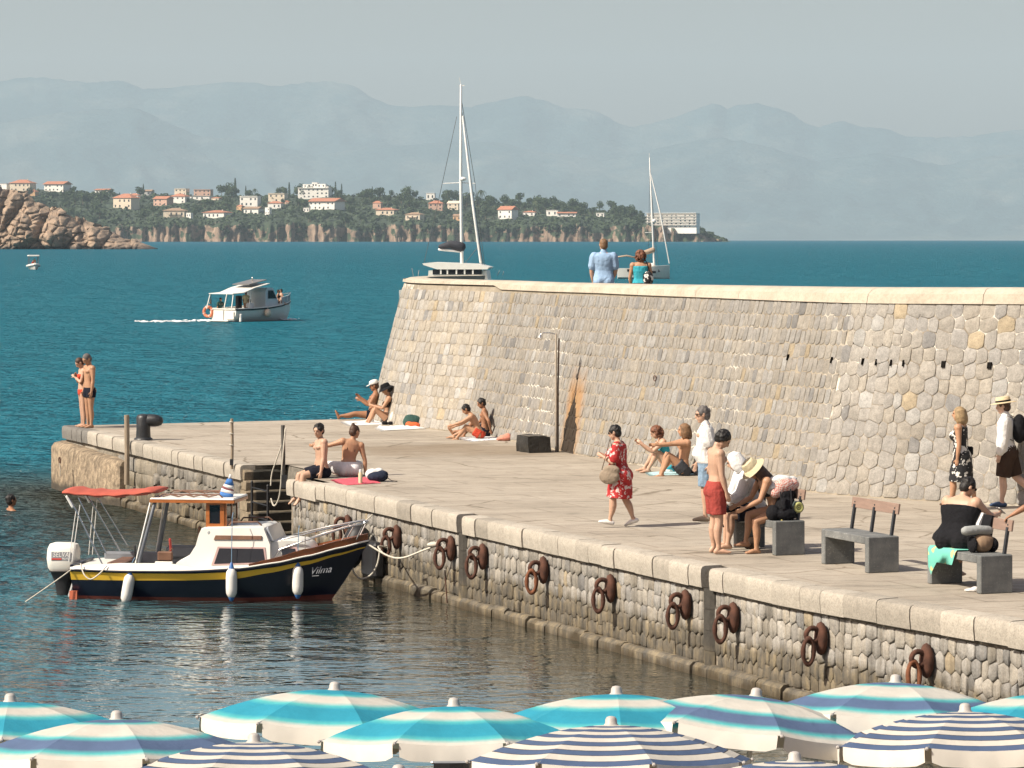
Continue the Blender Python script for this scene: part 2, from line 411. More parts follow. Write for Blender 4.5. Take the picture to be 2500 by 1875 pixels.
# trees: crowns of many leaf clumps on a trunk
def crown(mb, c, r, n, leaf, rng, lob=5, mi=0):
    c = V(c); lobes = []
    for k in range(lob):
        a = rng.uniform(0, 6.28); u = rng.uniform(-.35, .55); q = rng.uniform(.25, .6)
        lobes.append((c+V((math.cos(a)*r[0]*q, math.sin(a)*r[1]*q, u*r[2])), rng.uniform(.42, .62)))
    lobes.append((c, .62))
    for k in range(n):
        lc, ls = rng.choice(lobes)
        d = V((rng.gauss(0, 1), rng.gauss(0, 1), rng.gauss(0, 1)))
        if d.length < 1e-3: continue
        d.normalize(); q = rng.uniform(.72, 1.05)
        p = lc+V((d.x*r[0], d.y*r[1], d.z*r[2]))*ls*q
        nn = (d+V((rng.gauss(0, .5), rng.gauss(0, .5), rng.gauss(0, .5)))).normalized(); e = nn.orthogonal().normalized()
        e.rotate(Matrix.Rotation(rng.uniform(0, 6.28), 3, nn)); f = nn.cross(e); s = leaf*rng.uniform(.6, 1.3)
        mb.add([p-e*s, p-f*s*.7, p+e*s, p+f*s*.7+nn*s*.25], [(0, 1, 2, 3)], mi)
FOL = []
def fol_mat(name, lo, hi):
    m, t, b = nt(name); oi = t.nodes.new('ShaderNodeObjectInfo'); g = t.nodes.new('ShaderNodeNewGeometry')
    f = mth(t, 'ADD', mth(t, 'MULTIPLY', oi.outputs['Random'], .55), mth(t, 'MULTIPLY', g.outputs['Random Per Island'], .45))
    lk(t, ramp(t, f, [(0, lo), (1, hi)]), b.inputs['Base Color']); b.inputs['Roughness'].default_value = .8; b.inputs['Specular IOR Level'].default_value = .2
    b.inputs['Subsurface Weight'].default_value = 0
    return m
FM = fol_mat('pine_foliage', (.022, .042, .022), (.075, .105, .045)); FM2 = fol_mat('cypress_foliage', (.016, .032, .020), (.040, .062, .032)); FM3 = fol_mat('palm_foliage', (.035, .055, .025), (.08, .10, .05))
BARK = mat('tree_bark', (.16, .11, .075), .9, .3, 2)
TREE_PROTO = []
for k in range(7):
    rng = random.Random(50+k); mb = MB(); w = rng.uniform(.85, 1.15)
    mb.tube([(0, 0, -.35), (.03, 0, .4), (.02, .04, .9)], [.07, .05, .03], 5, mi=1)
    for q in range(3):
        a = rng.uniform(0, 6.28); mb.tube([(.02, .02, .5), (math.cos(a)*.4, math.sin(a)*.4, .85)], [.035, .018], 4, mi=1)
    crown(mb, (0, 0, .95), (.95*w, .95*w, .62*rng.uniform(.8, 1.2)), 330, .13, rng, 6)
    TREE_PROTO.append(mb.mesh('pine_tree', [FM, BARK]))
CYP = []
for k in range(3):
    rng = random.Random(80+k); mb = MB(); mb.tube([(0, 0, -.2), (0, 0, 1.0)], [.05, .03], 5, mi=1)
    for q in range(260):
        h = rng.random(); rr = (.26*(1-h)**.7+.03)*rng.uniform(.6, 1.05); a = rng.uniform(0, 6.28)
        p = V((rr*math.cos(a), rr*math.sin(a), .15+2.2*h)); nn = V((math.cos(a), math.sin(a), .5)).normalized(); e = nn.orthogonal().normalized(); f = nn.cross(e); s = rng.uniform(.06, .12)
        mb.add([p-e*s, p-f*s, p+e*s, p+f*s], [(0, 1, 2, 3)])
    CYP.append(mb.mesh('cypress_tree', [FM2, BARK]))
PALM = MB(); PALM.tube([(0, 0, -.3), (.04, 0, .6), (.02, 0, 1.3)], [.06, .045, .04], 6, mi=1)
for q in range(18):
    a = q*2.4; dr = R.uniform(.5, .8); up = R.uniform(-.1, .5)
    for s in range(5):
        u0, u1 = s/5, (s+1)/5
        z = lambda u: 1.32+up*u-1.0*u*u*.7
        c, sn = math.cos(a), math.sin(a); w0 = .09*(1-u0*.8); w1 = .09*(1-u1*.8)
        PALM.add([(c*dr*u0-sn*w0, sn*dr*u0+c*w0, z(u0)), (c*dr*u0+sn*w0, sn*dr*u0-c*w0, z(u0)), (c*dr*u1+sn*w1, sn*dr*u1-c*w1, z(u1)), (c*dr*u1-sn*w1, sn*dr*u1+c*w1, z(u1))], [(0, 1, 2, 3)])
PALM_ME = PALM.mesh('palm_tree', [FM3, BARK])
HOUSE_BOXES = []   # filled by the houses: pixel boxes that trees in front must leave open
def tree(name, me, p, h, w, label, group):
    o = bpy.data.objects.new(name, me); link(o); o.location = p; o.scale = (w, w, h); o.rotation_euler = (0, 0, R.uniform(0, 6.28)); tag(o, label, 'tree', group); return o

# ------------------------------------------------------------------ houses on the headland
WHITE = mat('house_white', (.80, .77, .71), .85, .05, .3); CREAM = mat('house_cream', (.66, .56, .43), .85, .08, .3)
PINK = mat('house_pink', (.56, .36, .27), .85, .08, .3); GREYW = mat('house_grey', (.42, .42, .41), .85, .08, .3); OCHRE = mat('house_ochre', (.55, .34, .18), .85, .08, .3)
ROOFM = mat('roof_tiles', (.40, .17, .10), .85, .25, 1.2, .4, 3, .1); BROOF = mat('roof_brown', (.30, .20, .13), .85, .2, 1.2)
GLASSD = mat('window_dark', (.03, .04, .05), .15, .1, 1); SHUT = mat('shutter_green', (.05, .09, .08), .6, .1, 1)
WIN = {}
def house(x0, x1, y0, y1, wall, roof, label, name='house', style='hip', storeys=2, group=None, extra=None, deep=.7, cat='house'):
    """seen box x0..x1, y0..y1 in photo pixels, roof included, standing on the slope"""
    cx = (x0+x1)/2; p = head_at(cx, y1); s = p.y/F
    w = (x1-x0)*s; h = (y1-y0)*s; d = w*deep
    t = thing(name, label, cat, (p.x, p.y-.5, p.z), R.uniform(-.65, -.1), group)
    rh = h*(.30 if style in ('hip', 'gable') else .06); wh = h-rh
    ww = w*.90 if style != 'flat' else w
    MB().box((0, d/2, wh/2-4), (ww, d*.9, wh+8)).build('wall', wall, t)
    ov = w*.5
    if style == 'hip':
        mb = MB(); e = d*.5
        A = [(-ov, d/2-e, wh), (ov, d/2-e, wh), (ov, d/2+e, wh), (-ov, d/2+e, wh)]; a = [(-ov, d/2-e, wh+.3), (ov, d/2-e, wh+.3), (ov, d/2+e, wh+.3), (-ov, d/2+e, wh+.3)]
        k = max(.1, (w-d)/w) if w > d else .12
        T = [(-ov*k, d/2, wh+rh), (ov*k, d/2, wh+rh)]
        mb.add(A+a+T, [(3, 2, 1, 0), (0, 1, 5, 4), (1, 2, 6, 5), (2, 3, 7, 6), (3, 0, 4, 7), (4, 5, 9, 8), (6, 7, 8, 9), (5, 6, 9), (7, 4, 8)]); mb.build('roof', roof, t)
    elif style == 'gable':
        mb = MB(); e = d*.52
        mb.loft([[(x, d/2-e, wh), (x, d/2+e, wh), (x, d/2+e, wh+.3), (x, d/2, wh+rh), (x, d/2-e, wh+.3)] for x in (-ov, ov)]); mb.build('roof', roof, t)
    else:
        MB().box((0, d/2, wh+rh/2), (w, d, rh)).build('roof', roof, t)
    n = max(2, int(ww/6.5)); sth = wh/storeys
    key = (round(sth, 0),)
    for st in range(storeys):
        for i in range(n):
            if (i+st*2+int(cx)) % 5 == 4: continue
            wx = -ww/2+ww*(i+.5)/n; hh = sth*.42; wd = min(2.2, ww/n*.32); zc = st*sth+sth*.52
            k2 = (round(wd, 1), round(hh, 1))
            if k2 not in WIN:
                mb = MB(); mb.box((0, 0, 0), (k2[0], .16, k2[1])); WIN[k2] = mb.mesh('window', [GLASSD])
            o = bpy.data.objects.new('window', WIN[k2]); link(o, t); o.location = (wx, d/2-d*.45-.06, zc)
    if w > 16 and style == 'hip':
        MB().box((w*.18, d*.62, wh+rh*.75), (1.2, 1.2, rh*.9)).build('chimney', wall, t)
    if extra == 'porch':
        MB().box((0, -1.2, wh*.52), (ww*.6, 3.2, .35)).build('porch_roof', roof, t)
        for q in (-.27, .27): MB().box((ww*q, -2.5, wh*.25), (.4, .4, wh*.5+.2)).build('column', wall, t)
    HOUSE_BOXES.append((x0-3, x1+3, y0-2, y1-3, p.y))
    return t
H = house
H(18, 77, 438, 468, CREAM, ROOFM, 'pale house with wide red hipped roof, highest at the left end of the headland')
H(100, 160, 442, 467, WHITE, ROOFM, 'long white two storey house with straight red roof above the rocky islet', style='gable')
H(-6, 18, 447, 468, WHITE, GREYW, 'white flat roofed house cut by the left edge of the photo', style='flat')
H(58, 88, 462, 480, OCHRE, ROOFM, 'small orange house with red roof just above the islet summit', storeys=1)
H(226, 268, 451, 463, WHITE, ROOFM, 'low white house with red roof peeping over dark trees', style='gable', storeys=1)
H(268, 326, 472, 509, CREAM, ROOFM, 'large square cream villa with hipped roof standing free among trees', storeys=2)
H(312, 339, 472, 490, WHITE, ROOFM, 'narrow white house with red roof touching the cream villa', storeys=1)
H(338, 371, 462, 476, GREYW, BROOF, 'grey house with dark sloping roof above the pink house', style='gable', storeys=1)
H(368, 412, 479, 503, PINK, ROOFM, 'pink house with flat tiled roof beside a white one', style='gable')
H(411, 455, 473, 497, WHITE, ROOFM, 'white house with red roof right of the pink house', style='hip')
H(424, 455, 458, 474, CREAM, CREAM, 'cream block house with flat roof above the white one', style='flat')
H(472, 514, 462, 478, PINK, PINK, 'terracotta flat roofed house with roof terrace on the skyline', style='flat')
H(461, 512, 478, 489, WHITE, GREYW, 'low white terrace house below the terracotta one', style='flat', storeys=1)
H(513, 536, 481, 490, CREAM, ROOFM, 'tiny cream cottage with red roof among olive trees', storeys=1)
H(395, 453, 508, 531, CREAM, BROOF, 'wide low bungalow with brown roof near the cliff edge', storeys=1, extra='porch')
H(453, 467, 519, 531, WHITE, WHITE, 'small white pergola pavilion beside the brown roofed bungalow', style='flat', storeys=1)
H(488, 552, 513, 533, WHITE, ROOFM, 'bungalow with broad red hipped roof near the cliff edge', storeys=1)
H(584, 629, 479, 505, WHITE, WHITE, 'white cubic villa with rows of windows under a tall cypress', style='flat')
H(575, 592, 500, 513, OCHRE, ROOFM, 'small ochre house at the foot of the cubic villa', storeys=1)
H(590, 634, 505, 523, WHITE, BROOF, 'low white house with stepped roof below the cubic villa', style='gable', storeys=1)
H(645, 659, 505, 523, WHITE, WHITE, 'slim white tower house right of the stepped roof', style='flat')
H(653, 695, 471, 493, CREAM, CREAM, 'cream flat house left of the big white block', style='flat')
H(651, 688, 490, 509, WHITE, ROOFM, 'little house with red roof in front of the cream flat house', storeys=1)
H(686, 706, 490, 499, PINK, ROOFM, 'pink shed with tiled roof beside the little red roofed house', storeys=1)
t = H(726, 802, 458, 484, WHITE, WHITE, 'big white stepped apartment block rising above the ridge', name='apartment_block', style='flat', storeys=3, cat='building')
for x, w, z0, z1 in ((-.22, .3, 1, 1.33), (.02, .18, 1, 1.5), (.24, .28, 1, 1.36), (.42, .12, 1, 1.12)):
    sc = 76*4950/F; hh = 26*4950/F
    MB().box((x*sc, sc*.3, hh*(z0+z1)/2), (w*sc, sc*.3, hh*(z1-z0))).build('roof_storey', WHITE, t)
    for q in (-.25, .25): MB().box((x*sc+q*w*sc, sc*.15-.05, hh*(z0+z1)/2), (1.8, .2, hh*(z1-z0)*.4)).build('window', GLASSD, t)
H(744, 824, 483, 512, WHITE, ROOFM, 'long white house with red roof under the big stepped block', style='gable')
H(740, 755, 506, 517, WHITE, WHITE, 'small white garage under the long red roofed house', style='flat', storeys=1)
H(908, 931, 490, 509, PINK, ROOFM, 'terracotta cottage half hidden by pines', storeys=1)
H(913, 965, 506, 525, CREAM, ROOFM, 'wide red roofed villa in the pines left of the tall mast', storeys=1)
H(985, 1028, 518, 537, CREAM, BROOF, 'brown villa with columns above the cliff', storeys=1, extra='porch')
H(1040, 1061, 471, 488, WHITE, WHITE, 'white cube on the skyline beside palms', style='flat', storeys=1)
H(1044, 1082, 489, 513, PINK, ROOFM, 'orange walled house with red roof left of the mast', style='hip')
H(1089, 1121, 490, 512, CREAM, CREAM, 'cream house with steep pale gable behind the mast', style='gable')
H(1104, 1127, 522, 538, OCHRE, BROOF, 'ochre shed near the cliff behind the mast', style='gable', storeys=1)
H(1209, 1254, 503, 535, WHITE, ROOFM, 'white house with stepped white gables right of the mast', style='gable')
H(1275, 1307, 514, 527, WHITE, ROOFM, 'low house with long red roof under round pines', style='hip', storeys=1)
H(1333, 1362, 513, 528, WHITE, WHITE, 'white walled house between pines on the right slope', style='flat', storeys=1)
H(1358, 1408, 517, 529, WHITE, ROOFM, 'row of white rooms with red roof on the right slope', style='gable', storeys=1)
H(1455, 1475, 519, 529, WHITE, WHITE, 'tiny white house near the point of the headland', style='flat', storeys=1)
t = H(1572, 1706, 521, 556, WHITE, CREAM, 'long five storey white hotel at the point of the headland', name='hotel', style='flat', storeys=5, deep=.16, cat='hotel')
sc = 134*4900/F
for k in range(5):
    MB().box((0, -1.2, 3.9+k*4.1), (sc*.94, 2.6, .5)).build('balcony', WHITE, t)

def place_trees():
    n = 0; tries = 0; lab = 'round dark green pine tree growing among the houses on the headland slope'
    while n < 285 and tries < 6000:
        tries += 1
        px = R.uniform(-20, 1745); v = 1+R.random()**.8*1.0
        p = head_surface(px, min(v, 2)); py = EYE+(CZ-p.z)*F/p.y
        s = p.y/F; h = R.uniform(9, 21)*s*(1.0 if px < 1550 else .55); w = h*R.uniform(.62, .95)
        hp = h*1.5/s*1.0; wp = w/s
        if any(p.y < b[4]+5 and px+wp > b[0] and px-wp < b[1] and py-hp < b[3] and py > b[2] for b in HOUSE_BOXES) and p.y < 99999:
            if R.random() < .97: continue
        tree('pine_tree', R.choice(TREE_PROTO), p, h, w, lab, 'pines on the headland'); n += 1
    for px, py, hh in ((574, 480, 42), (706, 484, 36), (819, 474, 30), (834, 474, 26), (909, 470, 22), (600, 478, 24), (350, 462, 26)):
        p = head_at(px, py); s = p.y/F; tree('cypress_tree', R.choice(CYP), p, hh*s/2.2, hh*s/2.2*.9, 'slender dark cypress tree standing above the skyline', 'cypresses on the skyline')
    for px, py, hh in ((1093, 500, 40), (1150, 500, 36), (1175, 497, 38), (1140, 505, 30), (1308, 516, 30), (622, 480, 22)):
        p = head_at(px, py); s = p.y/F; tree('palm_tree', PALM_ME, p, hh*s/1.6, hh*s/1.6, 'tall palm tree standing on the headland skyline', 'palms on the headland')
place_trees()
def scrub():
    mb = MB(); rng = random.Random(5)
    for k in range(7600):
        px = rng.uniform(-40, 1775) if rng.random() < .84 else rng.uniform(-900, -40); v = rng.uniform(.86, 2.0) if rng.random() < .92 else rng.uniform(.45, 1.05); p = head_surface(px, v)
        if v < 1 and mnoise.noise(V((px*.028, v, 2))) < .02: continue
        if v >= 1: 
            s = p.y/F; py = EYE+(CZ-p.z)*F/p.y
        r = rng.uniform(2.0, 5.6)*(1 if px < 1650 else .7)
        py = EYE+(CZ-p.z)*F/p.y
        if any(b[0]+2 < px < b[1]-2 and b[2] < py-6 < b[3] for b in HOUSE_BOXES): continue
        for q in range(7):
            d = V((rng.gauss(0, 1), rng.gauss(0, 1)-.3, rng.gauss(0, 1)+.4)).normalized(); c = p+d*r*rng.uniform(.5, 1)
            e = d.orthogonal().normalized(); f = d.cross(e); u = r*rng.uniform(.35, .6)
            mb.add([c-e*u, c-f*u, c+e*u, c+f*u], [(0, 1, 2, 3)])
    o = mb.build('undergrowth', fol_mat('scrub_foliage', (.018, .034, .020), (.060, .082, .040)), kind='stuff'); return o
scrub()

# ------------------------------------------------------------------ rocky islet
def islet():
    top = [(-420, 520), (-200, 480), (-60, 468), (20, 470), (50, 474), (72, 500), (95, 508), (110, 506), (135, 516), (165, 532), (200, 552), (240, 560), (270, 574), (290, 584), (320, 592), (345, 602), (365, 611)]
    Y0 = 1580.0; nx, ny = 330, 90; vs, fs = [], []
    def cell(p, s):
        d, pts = mnoise.voronoi(p*s); return d[1]-d[0], d[0], pts[0]
    for j in range(ny+1):
        v = j/ny
        for i in range(nx+1):
            px = -400+766*i/nx; s = Y0/F
            H0 = CZ-(interp(top, px)-EYE)*s+1; 
            x = (px-1250)*s; z = H0*v if v < .999 else H0
            base = V((x, 0, z*1.15))
            e1, d1, c1 = cell(V((base.x, 5, base.z*.7)), .062); e2, d2, c2 = cell(base+V((3, 1, 7)), .24)
            y = Y0+10+v*v*24-min(H0, 14)*.5
            y += -7.5*min(e1, .35)/.35+mnoise.noise(V((c1[0], c1[1], c1[2]))*9.1)*6.0-2.2*min(e2, .3)/.3+mnoise.noise(V((c2[0], c2[1], c2[2]))*5.3)*2.0+mnoise.noise(base*.6)*.9
            zz = z+(mnoise.noise(V((c2[0], c2[1], c2[2]))*3.7)*1.6+mnoise.noise(V((c1[0], c1[1], c1[2]))*2.9)*2.4)*(v**2)*min(1, H0/8)
            vs.append((x, y, zz-drop(x, y)-(1.5 if j == 0 else 0)))
    for j in range(ny):
        for i in range(nx): a = j*(nx+1)+i; fs.append((a, a+1, a+nx+2, a+nx+1))
    b = len(vs)
    for i in range(nx+1): p = vs[ny*(nx+1)+i]; vs.append((p[0], p[1]+45, -3))
    for i in range(nx): a = ny*(nx+1)+i; fs.append((a, a+1, b+i+1, b+i))
    m, t, bb = nt('islet_granite'); vec = coords(t, 'World', (1, 1, .7))
    f = nz(t, vec, .16, 6, .65); c = ramp(t, f, [(.30, (.10, .078, .060)), (.47, (.27, .20, .145)), (.66, (.44, .32, .225))])
    z = sep(t, coords(t, 'World'))[2]
    wet = mapr(t, mth(t, 'ADD', z, mth(t, 'MULTIPLY', nz(t, vec, .3, 3), 2.0)), 1.2, 3.0, 1, 0)
    lk(t, mixc(t, wet, c, (.05, .045, .04)), bb.inputs['Base Color']); bb.inputs['Roughness'].default_value = .9
    bump(t, bb, nz(t, vec, .8, 6, .7), .9, .8)
    mb = MB(); mb.add(vs, fs); o = mb.build('sea_rock', m, smooth=32, kind='structure'); return o
islet()
# ------------------------------------------------------------------ paths along the quay edge and the sea wall
class Path:
    def __init__(s, pts, res=.25, smooth=0):
        p = [V((x, y, 0)) for x, y in pts]; q = []
        for a, b in zip(p, p[1:]):
            n = max(1, int((b-a).length/res))
            for k in range(n): q.append(a.lerp(b, k/n))
        q.append(p[-1])
        for _ in range(smooth): q = [q[0]]+[(q[i-1]+q[i]*2+q[i+1])/4 for i in range(1, len(q)-1)]+[q[-1]]
        s.p = q; s.u = [0.0]
        for a, b in zip(q, q[1:]): s.u.append(s.u[-1]+(b-a).length)
        s.L = s.u[-1]
    def at(s, u):
        """point, tangent (towards the far end), outward normal (towards the water / the viewer)"""
        u = min(max(u, 0), s.L-1e-6); lo, hi = 0, len(s.u)-1
        while hi-lo > 1:
            m = (lo+hi)//2
            if s.u[m] <= u: lo = m
            else: hi = m
        a, b = s.p[lo], s.p[hi]; k = (u-s.u[lo])/max(1e-9, s.u[hi]-s.u[lo])
        i0, i1 = max(lo-2, 0), min(hi+2, len(s.p)-1)
        t = (s.p[i1]-s.p[i0]).normalized(); return a.lerp(b, k), t, V((-t.y, t.x, 0))
    def u_px(s, px, off=0.0):
        """arc length where the path shows at photo column px"""
        best = 0, 1e9
        for i, p in enumerate(s.p):
            d = abs(p.x/p.y*F+1250-px)
            if d < best[1]: best = i, d
        i = best[0]; lo, hi = s.u[max(i-1, 0)], s.u[min(i+1, len(s.u)-1)]
        for _ in range(30):
            a, b = lo+(hi-lo)/3, hi-(hi-lo)/3
            fa = abs(s.at(a)[0].x/s.at(a)[0].y*F+1250-px); fb = abs(s.at(b)[0].x/s.at(b)[0].y*F+1250-px)
            if fa < fb: hi = b
            else: lo = a
        return (lo+hi)/2
QP = Path([(13.6, 24.0), (8.4, 33.6), (6.05, 38.3), (3.5, 43.0), (-.855, 53.45), (-3.58, 60.3), (-5.53, 65.4), (-10.80, 78.7)], .25, 6)
U_ST0, U_ST1 = QP.u_px(700), QP.u_px(588)             # the stairs between these
wpx = [(2640, 1243), (2500, 1236), (2293, 1225), (2116, 1216), (1982, 1203), (1801, 1178), (1640, 1149), (1493, 1126), (1406, 1110), (1283, 1083), (1130, 1056), (1055, 1049), (985, 1041), (920, 1032)]
wpts = [G(a, b) for a, b in wpx]
WP = Path([(17.0, 48.5)]+[(p.x, p.y) for p in wpts]+[(-3.62, 82.8), (-3.55, 84.6), (-3.0, 86.4), (-1.6, 88.2)], .25, 8)
E_DIR = (V((-10.80, 78.7, 0))-V((-5.53, 65.4, 0))).normalized(); P_DIR = V((E_DIR.y, -E_DIR.x, 0))

# ------------------------------------------------------------------ stone pieces
def stone_mesh(poly, out, depth, rng, tone, gap=.008, cup=.35):
    """poly: [(u, v)] of the cell; out(u, v, d) gives the 3D point d in front of the wall plane. 12-50 triangles"""
    n = len(poly); cu = sum(p[0] for p in poly)/n; cv = sum(p[1] for p in poly)/n
    size = max(1e-3, min(max(p[0] for p in poly)-min(p[0] for p in poly), max(p[1] for p in poly)-min(p[1] for p in poly)))
    k0 = 1-gap*2/size
    pts = [(cu+(a-cu)*k0, cv+(b-cv)*k0) for a, b in poly]
    # cut each corner once so that the outline is rounded
    rp = []
    for i in range(n):
        a, p, b = pts[i-1], pts[i], pts[(i+1) % n]
        rp.append((p[0]+(a[0]-p[0])*.14, p[1]+(a[1]-p[1])*.14)); rp.append((p[0]+(b[0]-p[0])*.14, p[1]+(b[1]-p[1])*.14))
    if n > 6: rp = pts
    n = len(rp); tu, tv = rng.uniform(-.5, .5), rng.uniform(-.5, .5)
    vs = []
    for kk, d in ((1.0, -.05), (1.0-.03*cup, depth*.60), (.86, depth)):
        for a, b in rp:
            x, y = cu+(a-cu)*kk, cv+(b-cv)*kk
            vs.append(out(x, y, d+(tu*(a-cu)+tv*(b-cv))*.10*(d > 0)+(rng.uniform(-.12, .12)*depth if d > 0 else 0)))
    vs.append(out(cu, cv, depth*1.08)); fs = []
    for r in range(2):
        for j in range(n): fs.append((r*n+j, r*n+(j+1) % n, (r+1)*n+(j+1) % n, (r+1)*n+j))
    for j in range(n): fs.append((2*n+j, 2*n+(j+1) % n, 3*n))
    return vs, fs, [tone]*len(vs)
class StoneSet:
    """puts the largest-showing stones as parts of their own, the rest as one part of kind stuff"""
    def __init__(s, parent, material, name='stone'): s.parent = parent; s.m = material; s.items = []; s.name = name
    def add(s, vs, fs, tones):
        c = sum((V(p) for p in vs), V())/len(vs)
        px = c.x/c.y*F+1250; py = EYE+(CZ-c.z)*F/c.y
        vis = -20 < px < 2520 and py < 1890
        xs = [p[0]/p[1]*F for p in vs]; zs = [p[2]*F/p[1] for p in vs]
        s.items.append(((max(xs)-min(xs))*(max(zs)-min(zs))*(1 if vis else 0.0), vs, fs, tones))
    def finish(s, limit=295):
        s.items.sort(key=lambda a: -a[0])
        for k, (q, vs, fs, tn) in enumerate(s.items[:limit]):
            mb = MB(); mb.add(vs, fs); me = mb.mesh(s.name, s.m, smooth=50); set_tone(me, tn)
            link(bpy.data.objects.new(s.name, me), s.parent)
        if len(s.items) > limit:
            mb = MB(); tn = []
            for q, vs, fs, t in s.items[limit:]: mb.add(vs, fs); tn += t
            me = mb.mesh(s.name+'work', s.m, smooth=50); set_tone(me, tn)
            o = bpy.data.objects.new(s.name+'work', me); link(o, s.parent); o['kind'] = 'stuff'
def courses(out, u0, u1, vs_rows, widths, zig, put, rng, skip=None):
    """courses of stones that interlock with zigzag bed joints; put(poly, row, u)"""
    rows = []
    for r in range(len(vs_rows)-1):
        b = [u0]; u = u0
        while u < u1-.1:
            u += widths(r, u)*rng.uniform(.72, 1.3); b.append(min(u, u1))
        rows.append(b)
    beds = []
    for r in range(len(vs_rows)):
        pts = []
        v = vs_rows[r]
        if 0 < r < len(rows)+0:
            for u in rows[r-1]: pts.append((u, v-zig(u)*rng.uniform(.3, 1.2)))            # joint of the course below: a notch
            if r < len(rows):
                for u in rows[r]: pts.append((u+1e-4, v+zig(u)*rng.uniform(.3, 1.2)))       # joint of the course above: a peak
        else:
            rr = rows[0] if r == 0 else rows[-1]
            for u in rr: pts.append((u, v+rng.uniform(-.008, .008)))
        pts.sort(); beds.append(pts)
    def zb(bed, u):
        return min(bed, key=lambda p: abs(p[0]-u))[1]
    for r, b in enumerate(rows):
        for a, c in zip(b, b[1:]):
            lo = [p for p in beds[r] if a-2e-4 <= p[0] <= c+2e-4]; hi = [p for p in beds[r+1] if a-2e-4 <= p[0] <= c+2e-4]
            if len(lo) > 4: lo = [lo[0], lo[len(lo)//2], lo[-1]]
            if len(hi) > 4: hi = [hi[0], hi[len(hi)//2], hi[-1]]
            cl = lambda q: (min(max(q[0], a), c), q[1])
            poly = [cl(q) for q in lo]+[cl(q) for q in reversed(hi)]
            # drop points that coincide
            pp = []
            for q in poly:
                if not pp or abs(q[0]-pp[-1][0])+abs(q[1]-pp[-1][1]) > .015: pp.append(q)
            if len(pp) >= 4: put(pp, r, (a+c)/2)
def seep(t, c):
    """black algae and orange rust that run down the wall under an old drain beside the shower"""
    p, tg, n = WP.at(WP.u_px(1371)); pos = coords(t, 'World'); s = sep(t, pos)
    a = mth(t, 'ADD', mth(t, 'MULTIPLY', mth(t, 'SUBTRACT', s[0], p.x), -tg.x), mth(t, 'MULTIPLY', mth(t, 'SUBTRACT', s[1], p.y), -tg.y))
    z = mth(t, 'SUBTRACT', s[2], QZ); w = mth(t, 'MULTIPLY', mth(t, 'SUBTRACT', nz(t, coords(t, 'World', (1, 1, .6)), 3.2, 5, .65), .5), .55)
    e = mth(t, 'ADD', mth(t, 'SUBTRACT', a, mth(t, 'SUBTRACT', .42, mth(t, 'MULTIPLY', z, .34))), mth(t, 'MULTIPLY', w, .55))
    d = mth(t, 'ABSOLUTE', e)
    wid = mth(t, 'ADD', .03, mapr(t, mth(t, 'ADD', z, w), 1.25, .45, 0, .40)); hi_ = mapr(t, z, 2.05, 1.95)
    rust = mth(t, 'MULTIPLY', mapr(t, mth(t, 'ABSOLUTE', mth(t, 'ADD', mth(t, 'SUBTRACT', a, mth(t, 'SUBTRACT', .40, mth(t, 'MULTIPLY', z, .26))), w)), .72, .30), mapr(t, mth(t, 'ADD', z, w), 1.9, 1.2))
    c = mixc(t, mth(t, 'MULTIPLY', rust, .80), c, mixc(t, nz(t, pos, 4, 3, .6), (.36, .235, .10), (.27, .12, .045)))
    k = mth(t, 'MULTIPLY', mth(t, 'LESS_THAN', d, wid), hi_)
    return mixc(t, mth(t, 'MULTIPLY', k, .94), c, (.020, .017, .014))
def stone_mat(name, wet=None, rgh=.9, bs=.6, lo=.82, hi=1.14, streak=False, stain=False):
    m, t, b = nt(name); c = attr(t, 'tone')
    vec = coords(t, 'World'); f = nz(t, vec, 9, 6, .65); f2 = nz(t, vec, 38, 4, .7)
    c = mixc(t, 1.0, c, ramp(t, f, [(.3, lo*.9), (.7, hi)]), 'MULTIPLY')
    c = mixc(t, 1.0, c, ramp(t, f2, [(.32, .78), (.55, 1.08)]), 'MULTIPLY')
    if stain: c = seep(t, c)
    if streak:
        fs = nz(t, coords(t, 'World', (5, 5, .5)), 1.0, 4, .65)
        c = mixc(t, 1.0, c, ramp(t, fs, [(.34, (.62, .60, .56)), (.55, (1, 1, 1)), (.72, (1.10, 1.04, .94))]), 'MULTIPLY')
    if wet:
        s = sep(t, vec); w0, w1 = wet
        e = mth(t, 'ADD', s[2], mth(t, 'MULTIPLY', mth(t, 'SUBTRACT', nz(t, coords(t, 'World', (1.6, 1.6, .35)), 1.5, 5, .65), .5), .62))
        k = mapr(t, e, w0, w1, 1, 0)
        grime = ramp(t, nz(t, coords(t, 'World', (3, 3, 1.2)), 2.2, 5, .65), [(.32, (.042, .040, .035)), (.5, (.105, .088, .062)), (.68, (.22, .175, .105))])
        c = mixc(t, mth(t, 'MULTIPLY', k, .88), c, grime)
        k2 = mapr(t, e, -.02, .16, 1, 0); c = mixc(t, mth(t, 'MULTIPLY', k2, .85), c, (.045, .033, .017))
    lk(t, c, b.inputs['Base Color']); b.inputs['Roughness'].default_value = rgh; b.inputs['Specular IOR Level'].default_value = .25
    bump(t, b, mth(t, 'ADD', f, mth(t, 'MULTIPLY', f2, .5)), bs, .02); return m
def tone_of(rng, warm, base=.36):
    k = .72*base*rng.uniform(.90, 1.10); w = warm*rng.uniform(.6, 1.4)
    c = [k*(1+.16*w), k*(1+.02*w), k*(1-.20*w)]
    q = rng.random()
    if q < .02: c = [k*1.20, k*1.0, k*.70]
    elif q < .06: c = [k*.76, k*.74, k*.71]
    elif q < .10: c = [k*1.18, k*1.15, k*1.08]
    return (min(c[0], .75), min(c[1], .72), min(c[2], .68), 1.0)

